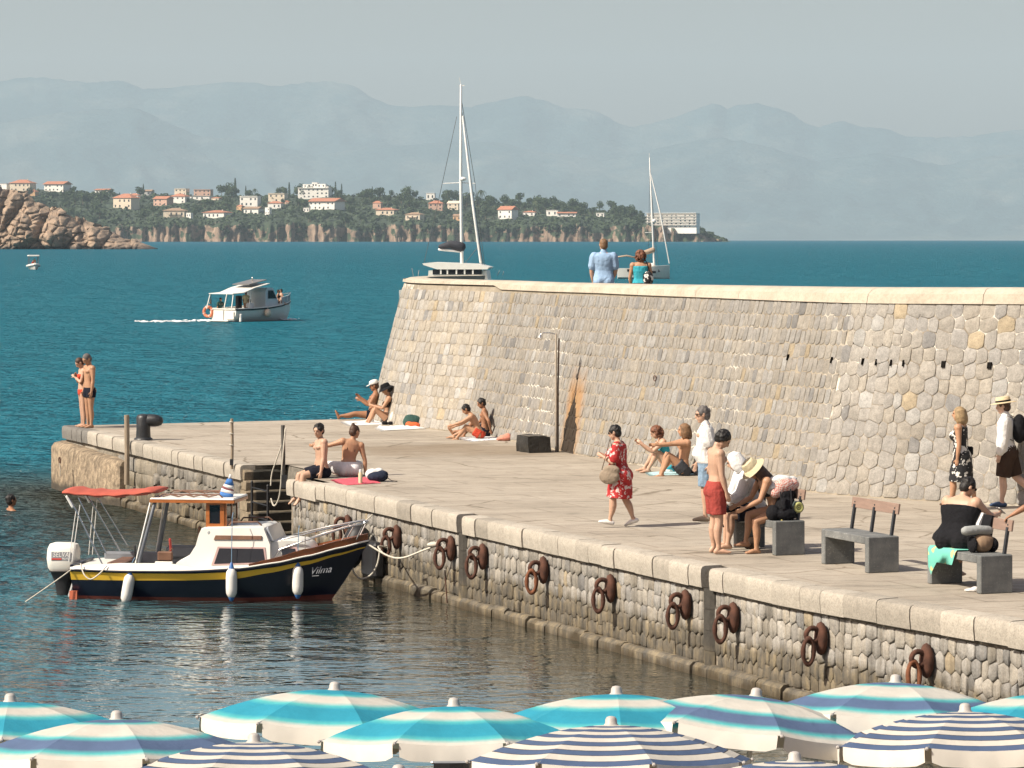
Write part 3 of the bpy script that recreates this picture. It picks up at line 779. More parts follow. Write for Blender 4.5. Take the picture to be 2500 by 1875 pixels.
# ------------------------------------------------------------------ the sea wall
wall = thing('sea_wall', 'tall battered wall of pale rough stones with zigzag mortar joints behind the quay', 'wall', tuple(WP.at(WP.L*.5)[0])[:2]+(QZ,))
wall_off = V(wall.location)
def wall_base_off(u): return 0.0
WH0 = 3.27                                             # height of the stonework under the coping
CORNER_U = WP.u_px(1130)
U_FLAT = WP.u_px(1990)
def wtop(u): return 3.66-.15*max(0, min(1, (u-WP.u_px(2500))/20.0))
def w_out(u, v, d):
    p, t, n = WP.at(u); k = .255*v
    if u > U_FLAT: pass
    q = p-n*k+n*d; return V((q.x, q.y, QZ+v))-wall_off
def wall_mesh():
    mort, t, b = nt('lime_mortar'); vec = coords(t, 'World'); f = nz(t, vec, 3.0, 6, .65)
    base = ramp(t, f, [(.3, (.19, .16, .12)), (.6, (.30, .26, .20))]); wh = mth(t, 'MULTIPLY', mapr(t, f, .44, .56), mapr(t, nz(t, coords(t, 'World'), .33, 2, .5), .50, .64)); lk(t, seep(t, mixc(t, wh, base, (.58, .55, .48))), b.inputs['Base Color']); b.inputs['Roughness'].default_value = .95
    bump(t, b, nz(t, vec, 22, 5, .65), .5, .02)
    n = int(WP.L/.25); vs = []; fs = []; nv = 8
    for i in range(n+1):
        u = WP.L*i/n
        for j in range(nv+1): vs.append(w_out(u, -.3+(wtop(u)-.14+.3)*j/nv, .0))
    for i in range(n):
        for j in range(nv): a = i*(nv+1)+j; fs.append((a, a+1, a+nv+2, a+nv+1))
    mb = MB(); mb.add(vs, fs); mb.build('mortar_bed', mort, wall, smooth='all')
    return mort
MORT = wall_mesh()
WSTONE = stone_mat('wall_stone', None, stain=True, bs=.45)
rngw = random.Random(21); SW = StoneSet(wall, WSTONE)
RUST_U = WP.u_px(1405); DRAIN_U = WP.u_px(1400)
def wall_rows(u0, u1, nrow, zigf, widthf, warm, base, seed, big=False):
    rng = random.Random(seed); top = 3.40
    vr = [0.02]+[top*(k/nrow)+rng.uniform(-.012, .012) for k in range(1, nrow)]+[top]
    def put(poly, r, u):
        if big is False and False: return
        k = wtop(u)-.24
        poly = [(a, b*k/top) for a, b in poly]
        tn = tone_of(rng, warm(u, r), base(u, r))
        v = sum(q[1] for q in poly)/len(poly)
        du = u-RUST_U
        if False:       # rust run below the drain
            q = .6*max(0, 1-abs(du-.1)/(.8*(1-v/2.6)))*rng.uniform(.4, 1)
            tn = (tn[0]*(1+.35*q), tn[1]*(1-.08*q), tn[2]*(1-.55*q), 1)
        w = max(q[0] for q in poly)-min(q[0] for q in poly)
        dep = rng.uniform(.006, .016) if not (u < U_FLAT) else rng.uniform(.010, .022)
        vs, fs, tn = stone_mesh(poly, w_out, dep, rng, tn, gap=.0075 if U_FLAT < u < CORNER_U else .0045)
        SW.add([tuple(V(p)+wall_off) for p in vs], fs, tn)
    courses(w_out, u0, u1, vr, widthf, zigf, put, rng)
wall_rows(WP.u_px(2560), U_FLAT+.03, 13, lambda u: .045, lambda r, u: .275, lambda u, r: .50, lambda u, r: .37 if r > 4 else .345, 3)
wall_rows(U_FLAT, CORNER_U+.02, 13, lambda u: .022, lambda r, u: .19, lambda u, r: .48, lambda u, r: .312, 4)
wall_rows(CORNER_U, WP.L-.5, 13, lambda u: .014, lambda r, u: .25, lambda u, r: .62, lambda u, r: .40, 5)
for it in range(len(SW.items)):
    q, vs, fs, tn = SW.items[it]; SW.items[it] = (q, [tuple(V(p)-wall_off) for p in vs], fs, tn)
SW.finish()
# weep holes in a row: dark plates, their inner shade put into the colour
HOLE = mat('hole_dark', (.012, .011, .010), 1.0, .1, 5, spec=0)
for px, w in ((2253, .07), (2366, .07), (2475, .07), (2147, .022), (2113, .018), (2070, .022), (2034, .026), (1951, .022), (1843, .02)):
    u = WP.u_px(px+(12 if px > 2200 else 14)); v = 2.33
    mb = MB(); a = [w_out(u-w/2, v-.05, -.02), w_out(u+w/2, v-.05, -.02), w_out(u+w/2, v+.06, -.02), w_out(u-w/2, v+.06, -.02)]
    n = WP.at(u)[2]; mb.prism(a, n*.068); mb.build('weep_hole', HOLE, wall)
# coping of smooth lime concrete, in lengths
def coping_mat():
    m, t, b = nt('lime_coping'); vec = coords(t, 'World'); f = nz(t, vec, 1.4, 6, .65); f2 = nz(t, vec, 18, 4, .6)
    c = ramp(t, f, [(.28, (.33, .285, .22)), (.5, (.42, .37, .295)), (.72, (.48, .43, .35))])
    c = mixc(t, 1.0, c, ramp(t, f2, [(.3, .86), (.6, 1.05)]), 'MULTIPLY')
    lk(t, c, b.inputs['Base Color']); b.inputs['Roughness'].default_value = .9; bump(t, b, f2, .3, .02); return m
COPE = coping_mat()
u = WP.u_px(2600)
while u < WP.L-.6:
    ln = rngw.uniform(1.7, 3.2); u2 = min(u+ln, WP.L-.4); rings = []
    k = max(2, int((u2-u)/.4))
    for i in range(k+1):
        uu = u+.006+(u2-u-.012)*i/k; tp = wtop(uu); th = .25 if uu < WP.u_px(2000) else .25-.08*min(1, (uu-WP.u_px(2000))/12) if uu < CORNER_U else .08
        prof = [(tp-th-.02, .045), (tp-th*.4, .05), (tp-.09, .03), (tp-.03, -.02), (tp, -.10), (tp+.015, -.30), (tp, -.55), (tp-.85, -.56), (tp-.85, -.2), (tp-th-.02, -.12)]
        rings.append([w_out(uu, v, d) for v, d in prof])
    mb = MB(); mb.loft(rings); mb.build('coping_stone', COPE, wall, smooth=35); u = u2
# walkway behind the parapet
mb = MB(); rings = []
for i in range(61):
    uu = (WP.u_px(1230))*i/60; tp = wtop(uu); rings.append([w_out(uu, tp-.86, -.5), w_out(uu, tp-.86, -5.0), w_out(uu, -2.5, -6.2), w_out(uu, -2.5, -.5)])
mb.loft(rings); mb.build('walkway', COPE, wall)

# ------------------------------------------------------------------ the quay platform
def deck_mat():
    m, t, b = nt('quay_paving'); vec = coords(t, 'World'); rot = math.atan2(P_DIR.y, P_DIR.x)
    f = nz(t, coords(t, 'World', (.5, 1.0, 1)), .55, 6, .62); f2 = nz(t, coords(t, 'World', (1.0, 1.7, 1)), 2.6, 5, .7); f3 = nz(t, vec, 30, 3, .6)
    c = ramp(t, f, [(.30, (.265, .23, .185)), (.48, (.335, .293, .237)), (.66, (.385, .34, .28))])
    c = mixc(t, 1.0, c, ramp(t, f2, [(.30, .70), (.46, 1.0), (.75, 1.10)]), 'MULTIPLY')
    c = mixc(t, 1.0, c, ramp(t, f3, [(.3, .9), (.6, 1.05)]), 'MULTIPLY')
    # big slabs with faint joints
    vs = coords(t, 'World', (1, 1, 1), (0, 0, -rot)); br = t.nodes.new('ShaderNodeTexBrick'); lk(t, vs, br.inputs['Vector'])
    br.inputs['Scale'].default_value = .28; br.inputs['Mortar Size'].default_value = .010; br.inputs['Mortar Smooth'].default_value = .6
    br.inputs['Color1'].default_value = (1, 1, 1, 1); br.inputs['Color2'].default_value = (.93, .93, .93, 1); br.inputs['Mortar'].default_value = (.72, .70, .68, 1)
    c = mixc(t, .9, c, br.outputs['Color'], 'MULTIPLY'); c = mixc(t, 1, c, ramp(t, nz(t, coords(t, 'World', (.6, 2.4, 1)), 1.1, 6, .7), [(.30, .72), (.43, 1.0), (.70, 1.08)]), 'MULTIPLY')
    vo = t.nodes.new('ShaderNodeTexVoronoi'); vo.feature = 'DISTANCE_TO_EDGE'; vo.inputs['Scale'].default_value = .33; wn2 = t.nodes.new('ShaderNodeTexNoise'); wn2.inputs['Scale'].default_value = 1.3; wn2.inputs['Detail'].default_value = 5; lk(t, vec, wn2.inputs['Vector']); lk(t, mixc(t, .35, vec, wn2.outputs['Color'], 'ADD'), vo.inputs['Vector'])
    c = mixc(t, 1, c, ramp(t, mth(t, 'ADD', vo.outputs['Distance'], mth(t, 'MULTIPLY', mapr(t, nz(t, vec, .5, 2), .42, .60), .03)), [(.004, (.55, .52, .48)), (.014, (1, 1, 1))]), 'MULTIPLY')
    # wet run-off patch in front of the shower drain
    g = sep(t, vec); dx = mth(t, 'SUBTRACT', g[0], WET.x); dy = mth(t, 'SUBTRACT', g[1], WET.y)
    d = mth(t, 'SQRT', mth(t, 'ADD', mth(t, 'POWER', mth(t, 'MULTIPLY', dx, .27), 2), mth(t, 'POWER', mth(t, 'MULTIPLY', dy, .42), 2)))
    e = mth(t, 'ADD', d, mth(t, 'MULTIPLY', mth(t, 'SUBTRACT', nz(t, vec, .9, 5, .65), .5), 1.5))
    w = mapr(t, e, .45, 1.05, .62, 0)
    c = mixc(t, w, c, (.17, .125, .078))
    lk(t, c, b.inputs['Base Color']); b.inputs['Roughness'].default_value = .82; b.inputs['Specular IOR Level'].default_value = .25
    bump(t, b, mth(t, 'ADD', f2, mth(t, 'MULTIPLY', f3, .4)), .35, .03); return m
WET = G(1150, 1098)
DECK = deck_mat()
def deck():
    n = 90; us = sorted([QP.L*i/56 for i in range(57) if not U_ST0-.05 < QP.L*i/56 < U_ST1+.05]+[U_ST0-.002, U_ST0, U_ST1, U_ST1+.002]); edge = []
    for u in us:
        p, t, nn = QP.at(u); edge.append(p-nn*(.92 if U_ST0-.001 <= u <= U_ST1+.001 else .30))
    inner = []
    for i in range(n+1):
        p, t, nn = WP.at(WP.L*i/n); inner.append(p-nn*.3)
    # far side of the pier
    vs = []; fs = []
    far0 = edge[-1]; 
    pts_e = edge; pts_w = [V((30, 20, 0)), V((24, 40, 0))]+inner+[V((-1.0, 90, 0))]
    # rows between the edge and the wall by normalised parameter
    def resample(pp, m):
        L = [0]; 
        for a, b in zip(pp, pp[1:]): L.append(L[-1]+(b-a).length)
        out = []
        for k in range(m+1):
            s = L[-1]*k/m; i = 0
            while i < len(L)-2 and L[i+1] < s: i += 1
            out.append(pp[i].lerp(pp[i+1], (s-L[i])/max(1e-9, L[i+1]-L[i])))
        return out
    A = edge; N = len(A)-1
    end = V((-3.0, 82.4, 0)); 
    B = resample([V((30, 20, 0)), V((24, 40, 0))]+[q for q in inner if q.y < 81.5]+[V((-3.1, 82.0, 0))], N)
    for k in range(N+1):
        for j in range(9):
            p = A[k].lerp(B[k], j/8); vs.append((p.x, p.y, QZ))
    for k in range(N):
        for j in range(8): a = k*9+j; fs.append((a, a+1, a+10, a+9))
    # skirt at the end of the pier
    b = len(vs)
    for j in range(9): p = A[N].lerp(B[N], j/8); vs.append((p.x, p.y, -2))
    for j in range(8): a = N*9+j; fs.append((a, a+1, b+j+1, b+j))
    mb = MB(); mb.add(vs, fs); mb.build('quay_pavement', DECK, kind='structure')
deck()

quay = thing('quay_wall', 'stone quay wall with pale coping slabs and iron rings above the harbour water', 'quay', tuple(QP.at(QP.L*.5)[0])[:2]+(0,))
q_off = V(quay.location)
def q_out(u, v, d):
    p, t, n = QP.at(u); q = p+n*d; return V((q.x, q.y, v))-q_off
QSTONE = stone_mat('quay_stone', (.50, .70), streak=True, bs=.8)
QBACK = mat('joint_mortar', (.20, .17, .13), 1.0, .5, 9, .6, 24)
COPQ = stone_mat('coping_limestone', None, .85, .45, .92, 1.08)
G1, G2 = QP.u_px(1122), QP.u_px(1722)                   # the two stained slots
# backing behind the stones
mb = MB()
for a, b in ((2.0, U_ST0), (U_ST1, QP.L)):
    n = int((b-a)/.3); vs = []; fs = []
    for i in range(n+1):
        u = a+(b-a)*i/n; vs += [q_out(u, -1.5, -.096), q_out(u, 1.19, -.096), q_out(u, 1.195, -.2), q_out(u, 1.46, -.2)]
    for i in range(n): fs += [(4*i+k, 4*i+k+1, 4*i+k+5, 4*i+k+4) for k in range(3)]
    mb.add(vs, fs)
mb.build('backing', QBACK, quay)
# facing stones
rq = random.Random(9); SQ = StoneSet(quay, QSTONE)
def q_rows(u0, u1, rows, seed, widthf, zigf, base=.40, warm=.5, dep=(.012, .034), top=1.165):
    rng = random.Random(seed); vr = [.15]+[.15+(top-.15)*k/rows+rng.uniform(-.02, .02) for k in range(1, rows)]+[top]
    def o2(u, v, d): return q_out(u, v, d-.09)
    def put(poly, r, u):
        tn = tone_of(rng, warm, base*rng.choice((.85, 1, 1, 1.05, 1.15)))
        vs, fs, tn = stone_mesh(poly, o2, rng.uniform(*dep), rng, tn, gap=.004)
        SQ.add([tuple(V(p)+q_off) for p in vs], fs, tn)
    courses(o2, u0, u1, vr, widthf, zigf, put, rng)
q_rows(5.0, G2-.16, 5, 31, lambda r, u: .175, lambda u: .040)
q_rows(G2+.16, G1-.16, 5, 32, lambda r, u: .185, lambda u: .036, base=.36)
q_rows(G1+.16, U_ST0-.12, 5, 33, lambda r, u: .20, lambda u: .03, base=.35)
q_rows(U_ST1+.1, U_ST1+6.5, 4, 34, lambda r, u: .42, lambda u: .035, base=.27, warm=.6, dep=(.03, .11), top=1.14)
q_rows(U_ST1+6.5, QP.L-.1, 3, 35, lambda r, u: 1.5, lambda u: .004, base=.30, warm=.7, dep=(.03, .04), top=1.14)
for it in range(len(SQ.items)):
    q, vs, fs, tn = SQ.items[it]; SQ.items[it] = (q, [tuple(V(p)-q_off) for p in vs], fs, tn)
SQ.finish()
# footing blocks at the water line
u = 5.0
while u < QP.L:
    ln = rq.uniform(.45, .95)
    if not (U_ST0-.1 < u < U_ST1):
        u2 = min(u+ln, QP.L); pr = rq.uniform(.02, .07); h = .16+rq.uniform(-.03, .03)
        prof = [(-.5, pr+.02), (h-.05, pr), (h, pr-.05), (h+.01, -.12), (-.5, -.12)]
        mb = MB(); mb.loft([[q_out(x, v, d) for v, d in prof] for x in (u+.008, (u+u2)/2, u2-.008)])
        me = mb.mesh('footing_block', QSTONE, smooth=30); tn = tone_of(rq, .8, .44); set_tone(me, [tn]*len(me.vertices))
        link(bpy.data.objects.new('footing_block', me), quay)
    u += ln
# coping slabs along the edge
def coping_slab(u, u2, top, dep=.30, over=.0, tone=None, th=.30):
    prof = [(top-th, over-.01), (top-th*.5, over+.005), (top-.05, over), (top-.015, over-.02), (top, over-.06), (top+.003, -dep-.02), (top-th, -dep-.02)]
    mb = MB(); k = max(1, int((u2-u)/.5))
    mb.loft([[q_out(u+.004+(u2-u-.008)*i/k, v, d) for v, d in prof] for i in range(k+1)])
    me = mb.mesh('coping_slab', COPQ, smooth=30); set_tone(me, [tone]*len(me.vertices)); o = bpy.data.objects.new('coping_slab', me); link(o, quay); return o
u = 4.0
while u < QP.L-.02:
    ln = rq.uniform(.42, .78); u2 = min(u+ln, QP.L)
    for gg in (G1, G2):
        if u < gg+.13 and u2 > gg-.13:
            u2 = gg-.13 if u < gg-.14 else u2
            if u >= gg-.14: u = max(u, gg+.13); u2 = max(u2, u+.4)
    if u < U_ST1 and u2 > U_ST0:
        if u < U_ST0-.05: u2 = U_ST0
        else: u = U_ST1; u2 = u+.5
    k = .36*rq.uniform(.90, 1.10); tn = (k*1.03, k*.93, k*.78, 1); lowr = 0.0
    if QP.L-2.6 < u: tn = (.17, .16, .145, 1)
    elif rq.random() < .10: tn = (k*.82, k*.74, k*.62, 1)
    if U_ST0-2.1 < u < U_ST0: lowr = .05
    coping_slab(u, u2, QZ+rq.uniform(0, .012)-lowr, tone=tn, over=rq.uniform(-.01, .02)); u = u2
# the two dark stained slots, each a stack of curbed blocks
DARKST = stone_mat('slot_stone', (.2, .5), .8, .5)
for gg in (G1, G2):
    for k, (z0, z1) in enumerate(((1.215, 1.47), (.93, 1.205), (.64, .925), (.36, .635), (.12, .355))):
        w = .125 if k == 0 else .15
        mb = MB(); mb.loft([[q_out(gg+s*w, v, -.02+(-.06 if k == 0 else .0)-(.05 if abs(s) == 1 else 0)) for v in (z0, z1)]+[q_out(gg+s*w, z1, -.4), q_out(gg+s*w, z0, -.4)] for s in (-1, -.6, 0, .6, 1)])
        me = mb.mesh('slot_block', DARKST, smooth=30); c = (.055, .05, .042, 1) if k < 4 else (.10, .085, .06, 1); set_tone(me, [c]*len(me.vertices)); link(bpy.data.objects.new('slot_block', me), quay)

# ------------------------------------------------------------------ stairs set into the quay
stairs = thing('stone_stairs', 'dark wet stone steps set into the quay edge behind the moored boat', 'stairs', tuple(QP.at((U_ST0+U_ST1)/2)[0])[:2]+(0,))
st_off = V(stairs.location)
STEPM = stone_mat('step_stone', None, .6, .6, .6, 1.2)
UM = (U_ST0+U_ST1)/2; HW = (U_ST1-U_ST0)/2
SQ2 = lambda u, v, d: q_out(u, v, d)+q_off-st_off
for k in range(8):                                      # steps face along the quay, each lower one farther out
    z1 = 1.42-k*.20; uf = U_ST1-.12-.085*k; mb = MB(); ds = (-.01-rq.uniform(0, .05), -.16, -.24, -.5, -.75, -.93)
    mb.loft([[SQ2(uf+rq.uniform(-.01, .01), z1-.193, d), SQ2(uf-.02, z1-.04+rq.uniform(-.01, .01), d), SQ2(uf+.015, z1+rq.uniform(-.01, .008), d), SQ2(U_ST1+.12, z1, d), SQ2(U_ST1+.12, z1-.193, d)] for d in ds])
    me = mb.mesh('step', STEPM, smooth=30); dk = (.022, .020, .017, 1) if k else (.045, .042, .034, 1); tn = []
    for i in range(30): r, c = i//5, i % 5; tn.append((.26, .21, .145, 1) if r < 2 else ((.17, .145, .105, 1) if c == 2 and k else dk))  # sunlit water-side ends and lit, worn tread edges are put into the tone
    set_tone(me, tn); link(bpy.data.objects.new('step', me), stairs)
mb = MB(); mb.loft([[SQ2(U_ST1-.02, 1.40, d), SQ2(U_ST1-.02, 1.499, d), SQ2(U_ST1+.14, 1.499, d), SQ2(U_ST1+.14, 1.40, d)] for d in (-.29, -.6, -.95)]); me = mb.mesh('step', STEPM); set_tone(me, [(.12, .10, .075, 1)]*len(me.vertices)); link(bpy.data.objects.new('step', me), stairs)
for k in range(6):                                      # back wall of the recess and the near jamb
    z0 = -.1+k*.265
    for u0, u1, d0, d1 in ((U_ST0-.02, U_ST1-.1, -.93, -1.2), (U_ST0-.12, U_ST0+.03, -.10, -.95)):
        mb = MB(); mb.loft([[SQ2(u, v, d) for v, d in ((z0, d0), (z0+.255, d0-rq.uniform(0, .03)), (z0+.255, d1), (z0, d1))] for u in (u0, (u0+u1)/2, u1)])
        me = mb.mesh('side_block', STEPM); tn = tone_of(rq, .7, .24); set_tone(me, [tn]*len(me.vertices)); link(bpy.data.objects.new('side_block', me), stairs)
# rough concrete block at the foot of the pier end
blk = MB(); u0 = QP.u_px(300); u1 = QP.L+.12
rings = []
for i in range(15):
    uu = u0+(u1-u0)*i/14; p, t, n = QP.at(min(uu, QP.L-.01)); p = p+t*max(0, uu-QP.L+.01)
    ov = .24*min(1, (i+.6)/2.5); hz = 1.02+.10*i/14
    rings.append([(lambda q: (q.x, q.y, z))(p+n*(d+mnoise.noise(V((uu*1.3, z*2, d)))*.05)) for z, d in ((-1, ov), (.3, ov+.02), (hz-.12, ov), (hz-.02, ov-.07), (hz+.02, ov-.25), (hz+.03, -.3), (-1, -.3))])
blk.loft(rings)
cm, t, b = nt('rough_concrete'); vec = coords(t, 'World'); f = nz(t, vec, 7, 6, .7); f2 = nz(t, vec, .9, 4, .6)
c = ramp(t, f, [(.32, (.075, .057, .04)), (.5, (.22, .17, .115)), (.68, (.37, .295, .20))]); c = mixc(t, 1, c, ramp(t, f2, [(.3, .75), (.7, 1.15)]), 'MULTIPLY')
zz = mth(t, 'ADD', sep(t, vec)[2], mth(t, 'MULTIPLY', f2, .3)); c = mixc(t, mapr(t, zz, .28, .45, .9, 0), c, (.035, .03, .022))
lk(t, c, b.inputs['Base Color']); b.inputs['Roughness'].default_value = .95; bump(t, b, f, .9, .04)
tag(blk.build('footing_block', cm, smooth=40), 'big rough brown concrete block at the foot of the pier end', 'concrete block')
# ------------------------------------------------------------------ the moored boat
GEL = mat('gelcoat_white', (.70, .68, .62), .35, .05, 2, spec=.5); GELD = mat('gelcoat_grey', (.30, .31, .31), .5, .1, 3)
NAVY = mat('paint_navy', (.007, .008, .020), .28, .2, 2, spec=.5); YEL = mat('paint_yellow', (.78, .48, .045), .4, .08, 2); REDB = mat('paint_antifouling', (.15, .036, .024), .75, .3, 5, .3, 40)
TEAK = mat('varnished_wood', (.16, .055, .022), .25, .25, 3, spec=.6, stretch=(1, 6, 6)); ORW = mat('orange_wood', (.36, .115, .030), .3, .2, 3, spec=.6, stretch=(2, 8, 8)); ORD = mat('orange_deck', (.55, .18, .05), .5, .12, 4)
TEAK2 = mat('teak_rail', (.15, .075, .045), .55, .25, 5)
DGLASS = mat('tinted_window', (.012, .012, .016), .06, .1, 2, spec=.6); PINKF = mat('faded_window_frame', (.45, .30, .28), .6, .1, 4)
STEEL = mat('stainless', (.55, .55, .54), .22, .08, 6, metal=.9); ALU = mat('grey_tube', (.11, .12, .14), .4, .1, 4); WTUBE = mat('white_tube', (.7, .69, .66), .4, .05, 3)
REDC = mat('red_canvas', (.40, .085, .055), .85, .12, 5, .25, 30); BLK = mat('black_rubber', (.014, .014, .016), .55, .2, 6); ROPEW = mat('white_rope', (.55, .51, .43), .9, .15, 30, .5, 120); BLUE = mat('blue_plastic', (.035, .12, .33), .4, .1, 4)
FENDW = mat('fender_white', (.72, .70, .66), .45, .06, 5); TXTG = mat('letter_grey', (.22, .23, .26), .6, .05, 3); TXTR = mat('letter_red', (.45, .05, .04), .6, .05, 3); TXTW = mat('letter_silver', (.33, .34, .36), .5, .05, 3); SEATG = mat('cushion_grey', (.16, .17, .19), .8, .15, 6)
def text(body, size, parent, loc, rot, m, shear=0.0, align='LEFT', name='lettering', ext=.002, width=1.0):
    c = bpy.data.curves.new(name, 'FONT'); c.body = body; c.size = size; c.shear = shear; c.extrude = ext; c.align_x = align; c.materials.append(m); c.resolution_u = 3
    o = bpy.data.objects.new(name, c); link(o, parent); o.location = loc; o.rotation_euler = rot; o.scale = (width, 1, 1); return o
def itp(tab, x):
    if x <= tab[0][0]: return tab[0][1]
    for (a, b), (c, d) in zip(tab, tab[1:]):
        if a <= x <= c: k = (x-a)/(c-a); k = k*k*(3-2*k)*.4+k*.6; return b+(d-b)*k
    return tab[-1][1]
BX, BY, BRZ = -7.27, 55.28, math.radians(-8)
boat = thing('motor_boat', 'small moored cabin boat with navy hull, yellow stripe and orange wheelhouse', 'boat', (BX, BY, 0), BRZ)
SHEER = [(0, .50), (1, .495), (2, .51), (3, .56), (3.5, .63), (4, .73), (4.5, .85), (4.92, .95)]
BEAM = [(0, .70), (1, .84), (2, .89), (3, .84), (3.5, .70), (4, .50), (4.5, .24), (4.92, .015)]
YLO = [(0, .325), (1, .34), (2, .36), (2.8, .39), (3.4, .49), (4, .61), (4.5, .745), (4.92, .86)]
YHI = [(0, .465), (1, .465), (2, .475), (2.8, .505), (3.4, .575), (4, .675), (4.5, .785), (4.92, .88)]
STA = [i*.123 for i in range(41)]
def hull_pt(x, z, side):
    b = itp(BEAM, x); s = itp(SHEER, x); q = max(0, min(1, (z+.32)/(s+.32)))
    fl = (q**.55) if x < 3 else q**(.55+.55*(x-3)/1.9)
    rake = max(0, (x-3.2)/1.72)
    xs = x-rake**1.5*.62*(1-max(0, min(1, z/s))**.9) if z < s else x
    if x < .3: xs = x+(s-z)*.05
    return (xs, side*b*(.30+.70*fl if x < 4.4 else fl*.9+.1), z)
def hull_band(zlo, zhi, rows, name, m, out=0.0):
    mb = MB()
    for side in (-1, 1):
        vs = []; fs = []
        for x in STA:
            for k in range(rows+1):
                z = zlo(x)+(zhi(x)-zlo(x))*k/rows; p = hull_pt(x, z, side); vs.append((p[0], p[1]+side*out, p[2]))
        n = rows+1
        for i in range(len(STA)-1):
            for k in range(rows):
                a = i*n+k; q = (a, a+n, a+n+1, a+1); fs.append(q if side < 0 else q[::-1])
        mb.add(vs, fs)
    vs = []; rr = rows+1
    for k in range(rr):
        z = zlo(0)+(zhi(0)-zlo(0))*k/rows; a = hull_pt(0, z, -1); b = hull_pt(0, z, 1); vs += [a, b]
    mb.add(vs, [(2*k, 2*k+2, 2*k+3, 2*k+1) for k in range(rr-1)]); return mb.build(name, m, boat, smooth='all')
hull_band(lambda x: -.30, lambda x: .05+.006*x, 4, 'boot_stripe', REDB)
hull_band(lambda x: .05+.006*x, lambda x: itp(YLO, x), 5, 'hull', NAVY)
hull_band(lambda x: itp(YLO, x), lambda x: itp(YHI, x), 2, 'hull_stripe', YEL, .003)
hull_band(lambda x: itp(YHI, x), lambda x: itp(SHEER, x), 2, 'sheer_strake', NAVY)
for side in (-1, 1):
    # rub rail, bow strakes
    MB().tube([V(hull_pt(x, itp(SHEER, x), side))+V((0, side*.012, 0)) for x in STA], .017, 6).build('rub_rail', NAVY, boat, smooth='all')
    MB().tube([V(hull_pt(x, itp(SHEER, x)-.0, side))+V((0, side*.02, .03)) for x in STA[24:]], (.012, .018) if False else .016, 6).build('white_strake', GEL, boat, smooth='all')
    mb = MB(); rings = []
    for x in STA[25:]:
        k = min(1, (x-3.0)/.9); p = V(hull_pt(x, itp(SHEER, x), side)); h = .02+.085*k
        rings.append([p+V((0, side*.008, .045)), p+V((0, side*.012, .045+h)), p+V((0, -side*.03, .05+h)), p+V((0, -side*.03, .045))])
    mb.loft(rings); mb.build('bow_rail', TEAK, boat, smooth=30)
    # white coaming and side deck
    mb = MB(); rings = []
    for x in STA[:23]:
        p = V(hull_pt(x, itp(SHEER, x), side)); h = (.05+.075*min(1, x/.9))*(1 if x < 1.75 else max(.2, 1-(x-1.75)/.6))
        rings.append([p+V((0, 0, .01)), p+V((0, -side*.03, h*.8)), p+V((0, -side*.06, h)), p+V((0, -side*.16, h)), p+V((0, -side*.16, -.25 if x < 1.7 else -.02))])
    mb.loft(rings); mb.build('coaming', GEL, boat, smooth=35)
# decks
mb = MB(); vs = []; fs = []
for x in STA[14:]:
    z = itp(SHEER, x)+.02; a = hull_pt(x, itp(SHEER, x), -1); vs += [(x, a[1], z), (x, -a[1], z)]
for i in range(len(vs)//2-1): fs.append((2*i, 2*i+2, 2*i+3, 2*i+1))
mb.add(vs, fs); mb.build('deck', GEL, boat)
mb = MB(); vs = []; fs = []
for x in [3.95, 4.1, 4.3, 4.5, 4.66]:
    z = itp(SHEER, x)+.075; a = itp(BEAM, x)*.82; vs += [(x, -a, z), (x, a, z), (x, -a, z-.05), (x, a, z-.05)]
for i in range(4): fs += [(4*i, 4*i+4, 4*i+5, 4*i+1), (4*i+2, 4*i+6, 4*i+4, 4*i)]
mb.add(vs, fs); mb.build('foredeck', ORD, boat)
MB().box((1.05, 0, .30), (1.9, 1.0, .05)).build('cockpit_floor', GELD, boat)
MB().box((.34, 0, .50), (.46, 1.2, .12), bev=.02).build('stern_bench', GEL, boat); MB().box((.72, .1, .585), (.30, 1.1, .03), bev=.01).build('bench_board', TEAK2, boat)
MB().box((.02, 0, .50), (.06, 1.34, .16), bev=.01).build('transom_cap', NAVY, boat)
MB().box((1.0, .62, .58), (1.5, .16, .20), bev=.03).build('cushion', SEATG, boat); MB().box((1.62, .55, .70), (.55, .16, .22), bev=.04).build('cushion', SEATG, boat)
mb = MB(); mb.box((1.62, -.66, .74), (.26, .05, .16), bev=.02); mb.build('folding_seat', TEAK2, boat); MB().box((1.62, -.74, .60), (.30, .05, .12), bev=.01).build('locker_hatch', GEL, boat)
MB().tube([(1.10, -.62, .62), (1.09, -.62, .90)], .018, 6).build('throttle_lever', BLK, boat, smooth='all')
# cabin
def slab(profile, hw0, hw1, z0, z1, name, m, bev=0.0, parent=None, taper=0.0):
    """side profile lofted across the boat; half width hw0 at z0, hw1 at z1"""
    f = lambda z, x: (hw0+(hw1-hw0)*(z-z0)/(z1-z0))*(1-max(0, x-3.2)*taper)
    mb = MB(); mb.loft([[(x, s*f(z, x)*q, z-(.02 if q == 1 else 0)*(z > z0+.1)) for x, z in profile] for s, q in ((-1, 1), (-1, .93), (1, .93), (1, 1))]); return mb.build(name, m, parent or boat, smooth=35)
cab = slab([(1.78, .50), (1.80, .64), (2.02, .76), (2.12, .92), (2.17, 1.12), (2.21, 1.20), (2.30, 1.22), (3.22, 1.245), (3.27, 1.22), (3.38, .97), (3.40, .55)], .66, .56, .5, 1.25, 'cabin', GEL)
slab([(3.2, .55), (3.2, .95), (3.38, 1.00), (3.62, 1.02), (3.84, 1.0), (3.97, .93), (4.05, .80), (4.08, .66)], .60, .50, .55, 1.02, 'cabin_front', GEL, taper=.50)
